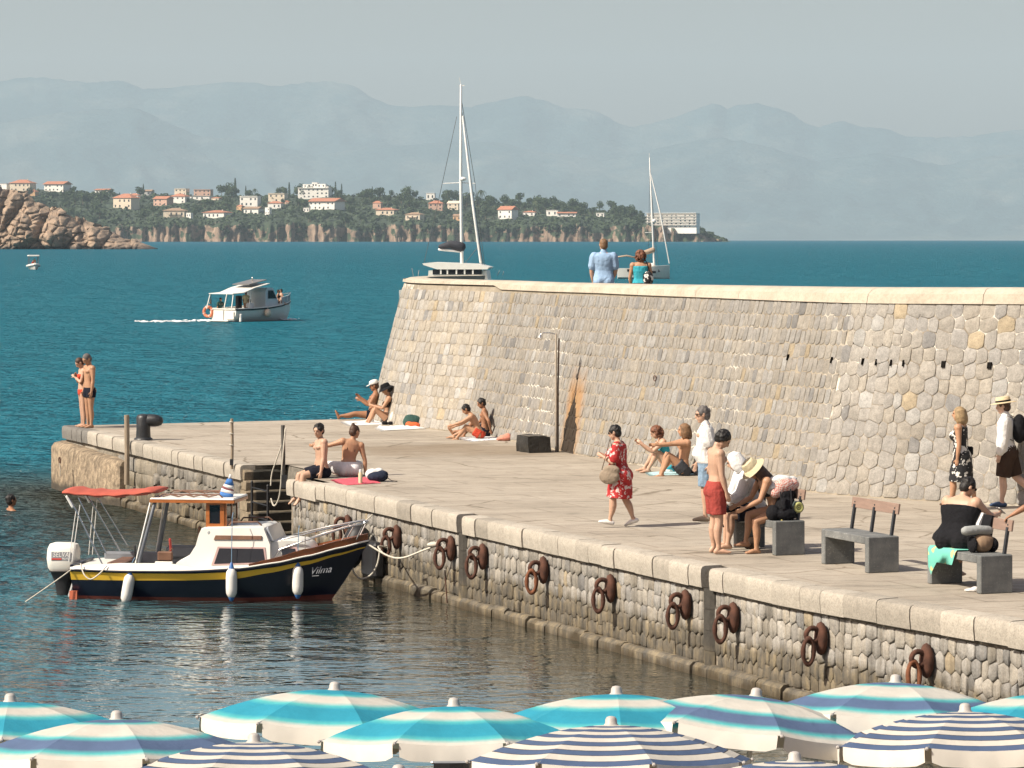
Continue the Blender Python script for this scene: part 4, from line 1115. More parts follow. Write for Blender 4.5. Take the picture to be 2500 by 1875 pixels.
slab([(3.36, 1.0), (3.30, 1.22), (3.325, 1.235), (3.42, 1.0)], .50, .50, .9, 1.25, 'windscreen', mat('screen_grey', (.35, .37, .40), .15, .05, 2))
def side_panel(poly, y, name, m, d=.02, parent=None, side=-1):
    mb = MB(); mb.prism([(x, side*y(z), z) for x, z in poly], (0, side*d, 0)); return mb.build(name, m, parent or boat)
yc = lambda z: .66+(.56-.66)*(z-.5)/.75-.012
yf = lambda z: (.60+(.50-.60)*(z-.55)/.47)*.79-.012
for side in (-1, 1):
    fr = side_panel([(2.40, .60), (3.34, .64), (3.30, .905), (2.50, .905)], yc, 'window_frame', PINKF, .022, side=side)
    side_panel([(2.45, .625), (3.31, .665), (3.27, .88), (2.53, .88)], yc, 'pane', DGLASS, .028, fr, side)
    fr = side_panel([(3.38, .65), (3.88, .69), (3.80, .90), (3.38, .90)], yf, 'window_frame', PINKF, .030, side=side)
    side_panel([(3.41, .675), (3.83, .71), (3.77, .875), (3.41, .875)], yf, 'pane', DGLASS, .036, fr, side)
    side_panel([(2.43, 1.02), (3.24, 1.03), (3.24, 1.09), (2.46, 1.09)], yc, 'trim_board', TEAK2, .03, side=side)
    mb = MB(); mb.tube([(2.66, side*.44, 1.25), (2.70, side*.44, 1.30), (3.14, side*.44, 1.31), (3.20, side*.44, 1.26)], (.012, .02) and [(.02, .014)]*4, 6); mb.build('grab_rail', TEAK2, boat)
MB().torus((2.26, -.585, .93), .035, .008, (0, 1, 0), 14, 6).build('navigation_light', GEL, boat); MB().ball((2.34, -.56, 1.12), (.035, .02, .05), 8).build('vent', GELD, boat)
# wheelhouse and roof
whm = thing_part = None
for s in (-1, 1):
    wh = MB()
    for a, b, z0, z1 in ((2.26, 2.32, 1.20, 1.64), (2.50, 2.57, 1.20, 1.64), (2.32, 2.50, 1.20, 1.27), (2.32, 2.50, 1.58, 1.64)):
        wh.box(((a+b)/2, s*.42, (z0+z1)/2), (b-a, .045, z1-z0))
    whm = wh.build('wheelhouse_side', ORW, boat); MB().box((2.41, s*.42, 1.425), (.18, .02, .31)).build('pane', DGLASS, whm)
for y in (-.40, 0, .40): MB().box((2.58, y, 1.42), (.05, .05, .44)).build('post', ORW, whm)
MB().box((2.58, 0, 1.25), (.045, .84, .10)).build('sill', ORW, whm)
for y in (-.2, .2): MB().box((2.585, y, 1.45), (.02, .36, .30)).build('pane', DGLASS, whm)
roof = MB().box((2.04, 0, 1.675), (1.44, 1.04, .045), bev=.02).build('roof', GEL, boat); MB().box((2.04, -.50, 1.64), (1.44, .05, .045)).build('roof_edge', ORW, roof); MB().box((2.04, .50, 1.64), (1.44, .05, .045)).build('roof_edge', ORW, roof); MB().box((2.74, 0, 1.64), (.05, 1.0, .045)).build('roof_edge', ORW, roof)
for s in (-1, 1):
    mb = MB(); mb.tube([(1.52+.26*k*.5, s*.40, 1.70+(.045 if k % 2 else .015)) for k in range(8)], .016, 6); mb.tube([(1.45, s*.40, 1.705), (1.5, s*.40, 1.75), (2.48, s*.40, 1.75), (2.53, s*.40, 1.705)], .013, 6); mb.build('roof_rail', TEAK2, roof)
    MB().tube([(1.40, s*.46, 1.64), (1.17, s*.66, .62)], .032, 8).build('roof_post', ALU, boat, smooth='all'); MB().tube([(1.33, s*.49, 1.64), (1.12, s*.68, .62)], .014, 6).build('roof_post', WTUBE, boat, smooth='all')
# folded red canopy on its bows
mb = MB(); n = 14; mb.tube([(-.18+1.56*i/n, 0, 1.765-.055*math.sin(math.pi*i/n)+.01*math.sin(i*2.1)+.03*(i/n)) for i in range(n+1)], [(.55, .050+.012*math.sin(i*1.7)) for i in range(n+1)], 14, side=(0, 1, 0)); mb.build('folded_canopy', REDC, boat, smooth='all')
for s in (-1, 1):
    MB().tube([(-.07, s*.52, 1.68), (.06, s*.54, 1.48), (.55, s*.68, .60)], .013, 6).build('canopy_strut', STEEL, boat); MB().tube([(.10, s*.52, 1.68), (.62, s*.69, .78)], .011, 6).build('canopy_strut', STEEL, boat)
    MB().tube([(-.10, s*.53, 1.70), (.00, s*.53, 1.53)], .022, 6).build('strut_sleeve', WTUBE, boat); MB().tube([(.06, s*.54, 1.46), (-.04, s*.62, .62)], .008, 5).build('canopy_line', WTUBE, boat); MB().tube([(.13, s*.54, 1.56), (.02, s*.64, .62)], .008, 5).build('canopy_line', WTUBE, boat)
# pulpit
for s in (-1, 1):
    MB().tube([(3.42, s*.50, .70), (3.52, s*.46, .86), (4.10, s*.40, 1.06), (4.55, s*.26, 1.20), (4.86, s*.13, 1.27), (4.93, 0, 1.28)], .014, 6).build('bow_pulpit', STEEL, boat, smooth='all')
    MB().tube([(3.55, s*.47, 1.02), (4.2, s*.36, 1.18), (4.80, s*.13, 1.31), (4.93, 0, 1.30)], .014, 6).build('bow_pulpit', STEEL, boat, smooth='all')
    MB().tube([(4.88, s*.12, 1.29), (4.70, s*.10, .92)], .014, 6).build('stanchion', STEEL, boat); MB().tube([(4.66, s*.22, 1.24), (4.45, s*.24, .88)], .010, 6).build('stanchion', STEEL, boat); MB().tube([(3.94, s*.42, 1.11), (3.94, s*.45, .80)], .008, 6).build('stanchion', STEEL, boat)
MB().ball((4.62, -.05, .97), (.05, .05, .045), 10).build('bow_light', STEEL, boat); MB().tube([(4.45, -.1, .90), (4.40, .02, .92), (4.30, -.06, .90), (4.22, .03, .91), (4.18, -.08, .905), (4.32, -.12, .92)], .014, 6).build('coiled_line', ROPEW, boat)
text('Vilma', .165, boat, (4.02, -.475, .45), (math.radians(82), math.radians(-5), math.radians(22)), TXTW, .55, ext=.002); MB().tube([(4.07, -.47, .425), (4.17, -.435, .43)], .006, 5).build('underline', TXTW, boat)
# outboard
mb = MB(); rings = []
for z, w, l0, l1 in ((.40, .13, -.52, -.07), (.46, .165, -.56, -.04), (.62, .175, -.58, -.03), (.78, .165, -.565, -.03), (.86, .13, -.53, -.06), (.885, .06, -.45, -.14)):
    c = (l0+l1)/2; h = (l1-l0)/2; rings.append([(c+h*math.copysign(abs(math.cos(a))**.45, math.cos(a)), w*math.copysign(abs(math.sin(a))**.6, math.sin(a)), z) for a in [2*math.pi*k/24 for k in range(24)]])
ob = boat; mb.loft(rings); cowl = mb.build('outboard_cowl', GEL, boat, smooth=50)
mb = MB(); rings = []
for z, w, l0, l1 in ((.41, .12, -.53, -.06), (.34, .12, -.52, -.08), (.22, .085, -.46, -.16), (.0, .07, -.42, -.20), (-.3, .05, -.40, -.2)):
    c = (l0+l1)/2; h = (l1-l0)/2; rings.append([(c+h*math.cos(a), w*math.sin(a), z) for a in [2*math.pi*k/16 for k in range(16)]])
mb.loft(rings); mb.build('outboard_leg', BLK, boat, smooth=40); MB().box((-.04, 0, .24), (.14, .26, .42), bev=.03).build('motor_bracket', BLK, boat); MB().tube([(-.52, -.02, .40), (-.06, -.02, .405)], [(.168, .012)]*2, 12).build('cowl_seam', BLK, boat)
MB().box((-.30, -.171, .665), (.335, .008, .15)).build('badge', mat('badge_grey', (.26, .265, .28), .5, .03, 3), cowl)
text('SELVA', .118, cowl, (-.30, -.178, .655), (math.pi/2, 0, 0), FENDW, .18, 'CENTER', width=.86)
MB().box((-.375, -.178, .618), (.17, .006, .03)).build('red_bar', TXTR, cowl); text('Marine', .048, cowl, (-.215, -.178, .606), (math.pi/2, 0, 0), FENDW, .18, 'CENTER')
MB().tube([(-.02, -.3, .30), (-.10, -.34, .02)], .035, 6).build('trim_tab', GELD, boat); MB().box((.05, -.64, .06), (.13, .06, .16)).build('rudder_fitting', mat('fitting_orange', (.45, .12, .06), .6), boat)
MB().tube([(1.98, .2, .55), (2.00, .2, 1.14)], .03, 6).build('tiller_post', TEAK2, boat)
def world_of(obj, p):
    return Matrix.Translation(obj.location) @ Matrix.Rotation(obj.rotation_euler.z, 4, 'Z') @ (V(p)*obj.scale.x)
# things that lie on or hang from the boat
t = thing('oar', 'red handled wooden oar lying in the cockpit of the navy boat', 'oar', world_of(boat, (1.4, -.1, .62)), BRZ)
MB().tube([(0, 0, .0), (.28, -.35, .22)], .02, 6).build('shaft', TEAK2, t); MB().tube([(.26, -.33, .20), (.25, -.36, .38)], .022, 6).build('grip', mat('red_grip', (.40, .05, .04), .5), t)
t = thing('flag', 'rolled blue and white striped flag standing on the wheelhouse roof', 'flag', world_of(boat, (2.55, -.2, 1.70)), BRZ)
FLB = mat('flag_blue', (.05, .16, .42), .8); FLW = mat('flag_white', (.68, .66, .64), .85); FLR = mat('flag_dark_red', (.20, .06, .07), .8)
for k, (z0, z1, m, r0, r1) in enumerate(((0, .07, FLB, .12, .115), (.07, .12, FLW, .115, .11), (.12, .15, FLR, .11, .10), (.15, .20, FLW, .10, .085), (.20, .30, FLB, .085, .045), (.30, .38, FLW, .03, .012))):
    MB().tube([(.012*k, 0, z0), (.012*k+.012, 0, z1)], [(r0*.55, r0), (r1*.55, r1)], 10, flat=True).build('stripe', m, t, smooth='all')
def fender(x, z0, side, tilt, lab):
    w = V(hull_pt(x, min(z0+.2, itp(SHEER, x)), -1)); p = world_of(boat, (w[0]+.0, w[1]-.11, z0))
    t = thing('fender', lab, 'fender', p, BRZ, 'white fenders along the boat side'); t.rotation_euler = (0, tilt, BRZ)
    MB().lathe([(.02, -.02), (.055, .0), (.088, .06), (.094, .14), (.094, .34), (.085, .42), (.05, .47), (.025, .49)], n=16).build('body', FENDW, t, smooth=50)
    MB().lathe([(.012, -.07), (.03, -.06), (.05, -.02), (.058, .005), (.03, .01)], n=12).build('end_cap', BLUE, t, smooth=50); MB().lathe([(.052, .465), (.04, .50), (.022, .56), (.012, .575)], n=12).build('end_cap', BLUE, t, smooth=50)
    MB().tube([(0, 0, .56), (-.01 if tilt else 0, .05, .56+(.12 if x < 2 else .75 if x < 3 else .45)), (0, .12, .58+(.16 if x < 2 else .8 if x < 3 else .55))], .007, 5).build('line', mat('blue_line', (.15, .25, .36), .9), t)
fender(.98, -.02, -1, math.radians(10), 'white fender leaning against the boat side nearest the stern')
fender(2.79, .10, -1, 0, 'white fender hanging under the large cabin window')
fender(3.92, .12, -1, 0, 'white fender hanging beside the boat name near the bow')
def rope(pts, r, name, label, m=ROPEW, cat='rope', sub=6):
    q = []; n = len(pts); P = [V(p) for p in pts]
    for i in range(n-1):
        p0, p1, p2, p3 = P[max(i-1, 0)], P[i], P[i+1], P[min(i+2, n-1)]
        for k in range(sub):
            t = k/sub; q.append(.5*((2*p1)+(-p0+p2)*t+(2*p0-5*p1+4*p2-p3)*t*t+(-p0+3*p1-3*p2+p3)*t**3))
    q.append(P[-1]); mb = MB(); mb.tube(q, r, 6); o = mb.build(name, m, smooth='all'); return tag(o, label, cat)
rope([world_of(boat, (.03, -.72, .50)), world_of(boat, (-.2, -.85, .32)), world_of(boat, (-.68, -1.1, -.03))], .012, 'stern_rope', 'pale rope running from the boat stern down into the water')
rope([world_of(boat, (.20, -.74, .60)), world_of(boat, (.28, -.83, .44)), world_of(boat, (.40, -.86, .36)), world_of(boat, (.55, -.86, .45)), world_of(boat, (.66, -.80, .58))], .012, 'rope_loop', 'short loop of white rope over the yellow stripe at the stern')

# ------------------------------------------------------------------ catamaran and sloop beyond the wall, two motor boats under way
SAILG = mat('sail_cover', (.035, .038, .048), .8, .15, 4); MAST = mat('mast_white', (.72, .71, .68), .4, .05, 1); WIRE = mat('rigging_wire', (.10, .11, .12), .5, .1, 4, metal=.4); TAN = mat('tan_canvas', (.38, .28, .20), .85, .12, 4)
def bars(parent, name, m, segs, r, n=5):
    for a, b in segs: MB().tube([a, b], r, n).build(name, m, parent, smooth='all')
CY = 310.0
def cp(px, py, Y): p = PX(px, py, Y); return p
c0 = PX(1127, 673, CY); cat = thing('catamaran', 'white sailing catamaran with a very tall mast anchored beyond the sea wall', 'sailboat', (c0.x, CY, 0), -.08); s = CY/F
def L(px, py, dy=0.0): p = PX(px, py, CY+dy); return V((p.x-c0.x, dy, p.z))
mb = MB()
for s2 in (-1, 1):
    rings = []
    for x, w, k in ((-5.6, .55, 1.0), (-4, .75, 1.15), (0, .8, 1.2), (4, .6, 1.3), (5.6, .06, 1.45)):
        rings.append([(x, s2*2.6-w, k), (x, s2*2.6+w, k), (x, s2*2.6+w*.7, .1), (x, s2*2.6, -.4), (x, s2*2.6-w*.7, .1)])
    mb2 = MB(); mb2.loft(rings); mb2.build('hull', GEL, cat, smooth=40)
MB().box((-.3, 0, 1.35), (7.5, 5.6, .7), bev=.2).build('bridge_deck', GEL, cat)
# coachroof seen over the wall
mb = MB(); rings = []
for x0, x1, z, w in ((L(1050, 0).x, L(1195, 0).x, 2.0, 2.2), (L(1052, 0).x, L(1192, 0).x, L(0, 660).z, 2.2)):
    rings.append([(x0, -w, z), (x1, -w*.9, z), (x1, w*.9, z), (x0, w, z)])
mb.loft(rings); mb.build('cabin', GEL, cat)
mb = MB(); mb.box((L(1122, 0).x, -2.16, L(0, 663).z), ((1182-1062)*s, .2, 12*s)); mb.build('window', DGLASS, cat)
for px in (1082, 1098, 1120, 1140, 1160): MB().box((L(px, 0).x, -2.28, L(0, 663).z), (.14, .1, 12*s)).build('window_post', GEL, cat)
mb = MB(); x0, x1 = L(1037, 0).x, L(1200, 0).x; zt, zb = L(0, 640).z, L(0, 657).z
mb.loft([[(x0, y*1.0, zt-.1), (x0+1.0, y, zt), (x1-1.2, y, zt-.15), (x1, y, zb+.2), (x1-.2, y, zb), (x0+1.4, y, zb), (x0+.1, y, zt-.25)] for y in (-2.4, -2.2, 2.2, 2.4)]); mb.build('hard_top', GEL, cat, smooth=35)
MB().tube([L(1128, 668), L(1125, 430), L(1125.5, 208)], [.17, .15, .10], 8).build('mast', MAST, cat, smooth='all')
MB().tube([L(1125, 208), L(1122, 190)], .03, 5).build('antenna', MAST, cat); MB().ball(L(1130, 437), (.35, .35, .2), 8).build('radar', MAST, cat); MB().box(L(1128, 209), (.5, .1, .08)).build('masthead', MAST, cat)
MB().tube([L(1082, 448), L(1125, 446), L(1160, 448)], .05, 5).build('spreader', MAST, cat)
MB().tube([L(1130, 285), L(1155, 500), L(1174, 640)], [.10, .16, .14], 6).build('furled_jib', MAST, cat, smooth='all')
bars(cat, 'shroud', WIRE, ((L(1126, 240), L(1160, 448)), (L(1160, 448), L(1184, 660)), (L(1115, 285), L(1068, 500)), (L(1068, 500), L(1035, 640)), (L(1126, 260), L(1180, 655)), (L(1128, 652), L(1165, 605))), .025, 4)
mb = MB(); mb.tube([L(1075, 602), L(1100, 597), L(1127, 603)], [(.3, .22), (.35, .42), (.4, .5)], 10); mb.build('sail_cover', SAILG, cat, smooth='all'); MB().tube([L(1072, 609), L(1128, 614)], .12, 8).build('boom', MAST, cat, smooth='all')
bars(cat, 'rail', STEEL, ((L(1008, 674), L(1005, 655)), (L(1020, 674), L(1022, 660)), (L(1215, 672), L(1220, 660)), (L(1228, 672), L(1230, 662))), .03, 4)
MB().box((L(1222, 0).x, 0, 1.7), (2.6, 3.6, .4), bev=.1).build('foredeck', SAILG, cat)
# sloop
SY = 470.0; c0 = PX(1585, 677, SY); s = SY/F; slo = thing('sailing_yacht', 'white sloop with bare mast lying beyond the wall behind the two strollers', 'sailboat', (c0.x, SY, 0))
def L(px, py, dy=0.0): p = PX(px, py, SY+dy); return V((p.x-c0.x, dy, p.z))
rings = []
for px, w, z in ((1508, 1.3, 655), (1540, 1.8, 655), (1590, 1.7, 650), (1620, 1.2, 648), (1635, .35, 647)):
    x = L(px, 0).x; k = L(0, z).z; rings.append([(x, -w, k), (x, w, k), (x, w*.8, .2), (x, 0, -.5), (x, -w*.8, .2)])
mb = MB(); mb.loft(rings); mb.build('hull', GEL, slo, smooth=40)
for px0, px1, z in ((1530, 1560, 660), (1575, 1600, 664)): MB().box((L((px0+px1)/2, 0).x, -1.72, L(0, z).z), ((px1-px0)*s, .1, .35)).build('hull_window', DGLASS, slo)
MB().box((L(1570, 0).x, 0, L(0, 650).z), (60*s, 2.0, .9), bev=.3).build('cabin', GEL, slo)
mb = MB(); mb.tube([L(1505, 628), L(1530, 624), L(1552, 629)], [(1.4, .12)]*3, 10); mb.build('bimini', TAN, slo, smooth='all')
for px in (1507, 1550):
    for y in (-1.2, 1.2): MB().tube([(L(px, 0).x, y, L(0, 629).z), (L(px+3, 0).x, y, L(0, 655).z)], .04, 5).build('bimini_pole', STEEL, slo)
MB().tube([L(1597, 648), L(1591, 500), L(1586, 386)], [.15, .13, .08], 8).build('mast', MAST, slo, smooth='all'); MB().tube([L(1586, 386), L(1585, 374)], .03, 4).build('antenna', MAST, slo); MB().tube([L(1575, 568), L(1595, 567)], .04, 4).build('spreader', MAST, slo)
MB().tube([L(1589, 425), L(1612, 520), L(1634, 642)], [.08, .13, .1], 6).build('furled_jib', MAST, slo, smooth='all'); MB().tube([L(1560, 622), L(1595, 610)], [(.25, .3), (.3, .4)], 8).build('sail_cover', TAN, slo, smooth='all'); MB().ball(L(1597, 539), .3, 8).build('radar', MAST, slo)
bars(slo, 'shroud', WIRE, ((L(1587, 400), L(1582, 645)), (L(1587, 420), L(1606, 648))), .025, 4)
MB().prism([L(1606, 664, -1.55), L(1612, 664, -1.5), L(1608, 657, -1.55)], (0, -.03, 0)).build('bow_logo', SAILG, slo)
# passing cabin boat
MY = 235.0; s = MY/F; th = math.radians(50); o0 = PX(624, 783, MY)
mot = thing('motor_boat', 'white pilot cabin boat under way with sun awning, solar panel and lifebuoy at its stern', 'boat', (o0.x, MY, 0), th, s=1.1)

# local: x forward, y to port; length 6.2, beam 2.5
rings = []
for x, w, k, kn in ((-3.0, 1.2, .78, .78), (-1.5, 1.28, .80, .8), (0, 1.28, .86, .86), (1.4, 1.0, .98, .98), (2.6, .45, 1.12, 1.12), (3.2, .04, 1.22, 1.2)):
    rings.append([(x, w, k), (x, w*.96, k*.55), (x-.1*max(0, x), w*.75, .0), (x-.25*max(0, x), 0, -.4), (x-.1*max(0, x), -w*.75, .0), (x, -w*.96, k*.55), (x, -w, k)])
mb = MB(); mb.loft(rings); mb.build('hull', GEL, mot, smooth=50)
for sd in (-1, 1): MB().tube([(x, sd*(w+.02), k) for x, w, k in ((-3.02, 1.2, .76), (-1.5, 1.28, .78), (0, 1.28, .84), (1.4, 1.0, .96), (2.6, .45, 1.10), (3.2, .04, 1.2))], .05, 6).build('rub_rail', BLK, mot, smooth='all'); 
for sd in (-1, 1): MB().tube([(x, sd*w, k+.07) for x, w, k in ((-3.02, 1.2, .76), (-1.5, 1.28, .78), (0, 1.28, .84), (1.4, 1.0, .96), (2.6, .45, 1.10), (3.2, .04, 1.2))], .045, 6).build('gunwale', GEL, mot, smooth='all')
MB().box((-3.04, 0, .82), (.06, 2.4, .07)).build('transom_rail', GEL, mot); MB().box((-3.05, .35, .42), (.06, .9, .6), bev=.02).build('stern_door', GEL, mot); MB().box((-3.05, -.7, .42), (.06, .7, .5), bev=.02).build('stern_door', GEL, mot); MB().box((-3.3, 0, .08), (.6, 2.1, .07)).build('swim_platform', GEL, mot)
mb = MB(); mb.loft([[(.05, y, .7), (.05, y, 1.9), (.25, y, 2.15), (.75, y, 2.15), (1.25, y*.95, 1.35), (1.3, y*.95, .9), (1.3, y*.95, .7)] for y in (-.85, -.8, .8, .85)]); mb.build('cabin', mat('cabin_blue_white', (.55, .60, .62), .4, .05, 2), mot, smooth=35)
for sd in (-1, 1): MB().prism([(.28, sd*.86, 1.45), (1.08, sd*.84, 1.45), (.72, sd*.86, 1.98), (.30, sd*.86, 1.98)], (0, sd*.02, 0)).build('window', DGLASS, mot)
MB().prism([(1.25, -.65, 1.42), (1.25, .65, 1.42), (.85, .62, 2.05), (.85, -.62, 2.05)], (.03, 0, .02)).build('windscreen', DGLASS, mot)
MB().box((2.0, 0, 1.02), (1.5, .9, .22), bev=.08).build('fore_cabin', GEL, mot)
mb = MB(); mb.loft([[(-3.2, y*1.0, 1.82), (-2.2, y, 1.88), (-1.2, y, 2.15+.03), (.2, y, 2.45), (.2, y, 2.40), (-1.2, y, 2.12), (-2.2, y, 1.82), (-3.2, y, 1.78)] for y in (-1.1, -.4, .4, 1.1)]); mb.build('awning', GEL, mot, smooth=40)
MB().box((-.55, 0, 2.52), (1.7, 1.5, .05), rot=Matrix.Rotation(math.radians(-10), 3, 'Y')).build('solar_panel', mat('solar_cells', (.16, .15, .14), .3, .05, 3), mot)
for x, y, z in ((-1.5, -1.05, 2.08), (-1.5, 1.05, 2.08), (-3.1, 1.05, 1.8), (-3.1, -1.05, 1.8)): MB().tube([(x, y, z), (x-.25, y*1.08, .85)], .035, 5).build('awning_pole', GEL, mot)
MB().tube([(-.3, 0, 2.5), (-.3, 0, 2.8)], .05, 5).build('horn', STEEL, mot)
for sd in (-1, 1):
    MB().tube([(1.2, sd*1.02, 1.0), (1.4, sd*.98, 1.5), (2.5, sd*.5, 1.62), (3.25, sd*.03, 1.78)], .03, 5).build('bow_rail', STEEL, mot)
    for x, w, k in ((1.8, .82, 1.05), (2.4, .55, 1.12), (2.9, .28, 1.17)): MB().tube([(x, sd*w, k), (x, sd*w*.97, k+.5)], .025, 5).build('stanchion', STEEL, mot)
mb = MB(); vs = [(1.5, -.96, 1.08), (2.5, -.52, 1.16), (3.15, -.1, 1.24), (3.2, -.08, 1.68), (2.5, -.5, 1.58), (1.5, -.93, 1.48)]; mb.add(vs, [(0, 1, 2, 3, 4, 5)]); mb.build('rail_netting', mat('netting_grey', (.30, .36, .38), .8), mot)
MB().box((-.55, .25, 1.2), (.08, .5, .8)).build('door_panel', BLK, mot); MB().box((-1.05, .5, 1.2), (.4, .3, .9), bev=.05).build('console', BLK, mot)
t = thing('lifebuoy', 'orange and white lifebuoy hung on the stern corner of the white cabin boat', 'lifebuoy', world_of(mot, (-3.12, 1.22, .62)), th)
MB().torus((0, 0, 0), .34, .11, (1, .3, 0), 20, 8).build('ring', mat('buoy_orange', (.60, .19, .10), .6, .1, 4), t, smooth='all')
for a in range(4): MB().torus(((-.34*math.sin(a*1.571+.4))*.29, .34*math.sin(a*1.571+.4)*.95, .34*math.cos(a*1.571+.4)), .112, .02, (0, math.cos(a*1.571+.4), -math.sin(a*1.571+.4)), 10, 5).build('band', FENDW, t)
for x, w, lab in ((-2.75, -1.36, 'white tube fender on the quarter of the cabin boat under way'), ): 
    p = world_of(mot, (x, w, .25)); t = tag(MB().lathe([(.02, -.3), (.1, -.25), (.1, .25), (.02, .3)], n=10).build('fender', FENDW, smooth=50, loc=p), lab, 'fender')
p = world_of(mot, (-.35, -1.45, .52)); t = thing('ball_fender', 'round cream ball fender on the side of the cabin boat under way', 'fender', p); MB().ball((0, 0, 0), (.26, .26, .30), 12).build('ball', mat('ball_cream', (.62, .52, .40), .6), t, smooth='all'); MB().tube([(0, 0, .28), (0, .2, .5)], .02, 5).build('line', ROPEW, t)
t = thing('flag', 'small limp flag on a staff at the stern of the cabin boat', 'flag', world_of(mot, (-3.05, 1.0, .8)), th); MB().tube([(0, 0, 0), (0, .05, 1.0)], .02, 5).build('staff', TEAK2, t); MB().prism([(0, .05, .75), (-.2, .0, .38), (-.05, .0, .36), (0, .05, .4)], (0, .03, 0)).build('cloth', TAN, t)
# tender far left
TY = 600.0; s = TY/F; o0 = PX(82, 663, TY); dg = thing('dinghy', 'small distant motor dinghy with white sun top coming head on', 'boat', (o0.x, TY, 0), math.radians(-75))
rings = []
for x, w, k in ((-2, .9, .55), (0, 1.0, .6), (1.4, .75, .7), (2.3, .1, .85)): rings.append([(x, w, k), (x, w*.7, 0), (x, 0, -.3), (x, -w*.7, 0), (x, -w, k)])
mb = MB(); mb.loft(rings); mb.build('hull', GEL, dg, smooth=50)
for sd in (-1, 1): MB().tube([(-2, sd*.95, .6), (0, sd*1.05, .65), (1.4, sd*.8, .78), (2.3, sd*.1, .92)], .22, 8).build('tube', GEL, dg, smooth='all')
MB().box((-.3, 0, 2.5), (1.9, 2.1, .28), bev=.1).build('sun_top', GEL, dg)
for x, y in ((.5, .85), (.5, -.85), (-1.1, .85), (-1.1, -.85)): MB().tube([(x, y, 2.4), (x, y*1.02, .6)], .06, 5).build('post', ALU, dg)
MB().box((.1, 0, .9), (.5, .7, .8), bev=.08).build('console', GEL, dg)
# wakes
def foam(name, pts, w0, w1, n, seed, label=None, kind='stuff'):
    rng = random.Random(seed); mb = MB(); P = [V(p) for p in pts]
    for k in range(n):
        u = rng.random()**.8*(len(P)-1); i = min(int(u), len(P)-2); c = P[i].lerp(P[i+1], u-i); f = u/(len(P)-1)
        w = w0+(w1-w0)*f; w *= 1.5; d = (P[i+1]-P[i]).normalized(); pr = V((-d.y, d.x, 0))
        if mnoise.noise(V((c.x*.35, c.y*.2, seed))) < -.08+.25*f: continue
        c = c+pr*rng.gauss(0, w*.8); a = rng.uniform(.12, .5)*(1-.5*f); b = rng.uniform(.04, .12)*(1-.3*f); z = .02+rng.uniform(0, .10)*(1-f)
        vs = [c+d*(a*math.cos(t)*rng.uniform(.7, 1.3))+pr*(b*math.sin(t)*rng.uniform(.7, 1.3)) for t in [2*math.pi*q/6 for q in range(6)]]
        mb.add([(p.x, p.y, z-drop(p.x, p.y)) for p in vs]+[(c.x, c.y, z+.05)], [(q, (q+1) % 6, 6) for q in range(6)])
    return mb.build(name, mat('foam_white', (.72, .74, .74), .9, .06, 3), kind=kind)
a = world_of(mot, (-3.3, 0, 0))
foam('wake_foam', [a, PX(470, 781, MY-1), PX(400, 783, MY-3), PX(310, 784, MY-4)], 1.2, .9, 150, 1)
foam('bow_foam', [world_of(mot, (2.9, -.35, 0)), world_of(mot, (1.2, -1.5, 0)), world_of(mot, (-1.5, -1.8, 0))], .25, .2, 60, 2); foam('bow_foam', [PX(722, 781, MY+2), PX(735, 778, MY+3)], .3, .3, 30, 4)
foam('wake_foam', [PX(100, 664, TY-3), PX(122, 665, TY-4)], .5, .3, 40, 3); foam('wake_foam', [PX(64, 664, TY-3), PX(36, 665, TY-4)], .5, .3, 40, 5)
# ------------------------------------------------------------------ beach and its umbrellas in front
def beach():
    m, t, b = nt('beach_sand'); vec = coords(t, 'World'); f = nz(t, vec, 6, 6, .7)
    lk(t, ramp(t, f, [(.3, (.20, .15, .10)), (.7, (.36, .29, .20))]), b.inputs['Base Color']); b.inputs['Roughness'].default_value = .95; bump(t, b, nz(t, vec, 25, 5, .7), .6, .02)
    vs, fs = [], []; nx, ny = 40, 24
    for j in range(ny+1):
        for i in range(nx+1):
            x = -14+28*i/nx; y = -8+36*j/ny; z = .62-.95*max(0, (y-22.5)/5.5)**1.2+mnoise.noise(V((x*.6, y*.6, 0)))*.04; vs.append((x, y, z))
    for j in range(ny):
        for i in range(nx): a = j*(nx+1)+i; fs.append((a, a+1, a+nx+2, a+nx+1))
    mb = MB(); mb.add(vs, fs); mb.build('beach_sand', m, smooth='all', kind='structure')
beach()
def canopy_mat(name, stops, interp='LINEAR'):
    m, t, b = nt(name); tc = t.nodes.new('ShaderNodeTexCoord'); s = sep(t, tc.outputs['UV'])
    w = mth(t, 'ADD', s[1], mth(t, 'MULTIPLY', mth(t, 'SUBTRACT', nz(t, tc.outputs['Object'], 40, 3, .6), .5), .012 if interp == 'LINEAR' else .004))
    c = ramp(t, w, stops, interp)
    c = mixc(t, 1, c, ramp(t, nz(t, coords(t, 'Object', (1, 1, 1)), 3.2, 4, .6), [(.3, .88), (.6, 1.04)]), 'MULTIPLY')
    lk(t, c, b.inputs['Base Color']); b.inputs['Roughness'].default_value = .85; b.inputs['Specular IOR Level'].default_value = .2
    wv = nz(t, coords(t, 'Object', (1, 1, 1)), 9, 3, .5); bump(t, b, mth(t, 'ADD', wv, mth(t, 'MULTIPLY', nz(t, tc.outputs['Object'], 160, 2, .5), .08)), .35, .03)
    tr = t.nodes.new('ShaderNodeBsdfTranslucent'); lk(t, c, tr.inputs['Color']); ms = t.nodes.new('ShaderNodeMixShader'); ms.inputs[0].default_value = .28
    out = [x for x in t.nodes if x.type == 'OUTPUT_MATERIAL'][0]; lk(t, b.outputs[0], ms.inputs[1]); lk(t, tr.outputs[0], ms.inputs[2]); lk(t, ms.outputs[0], out.inputs['Surface']); return m
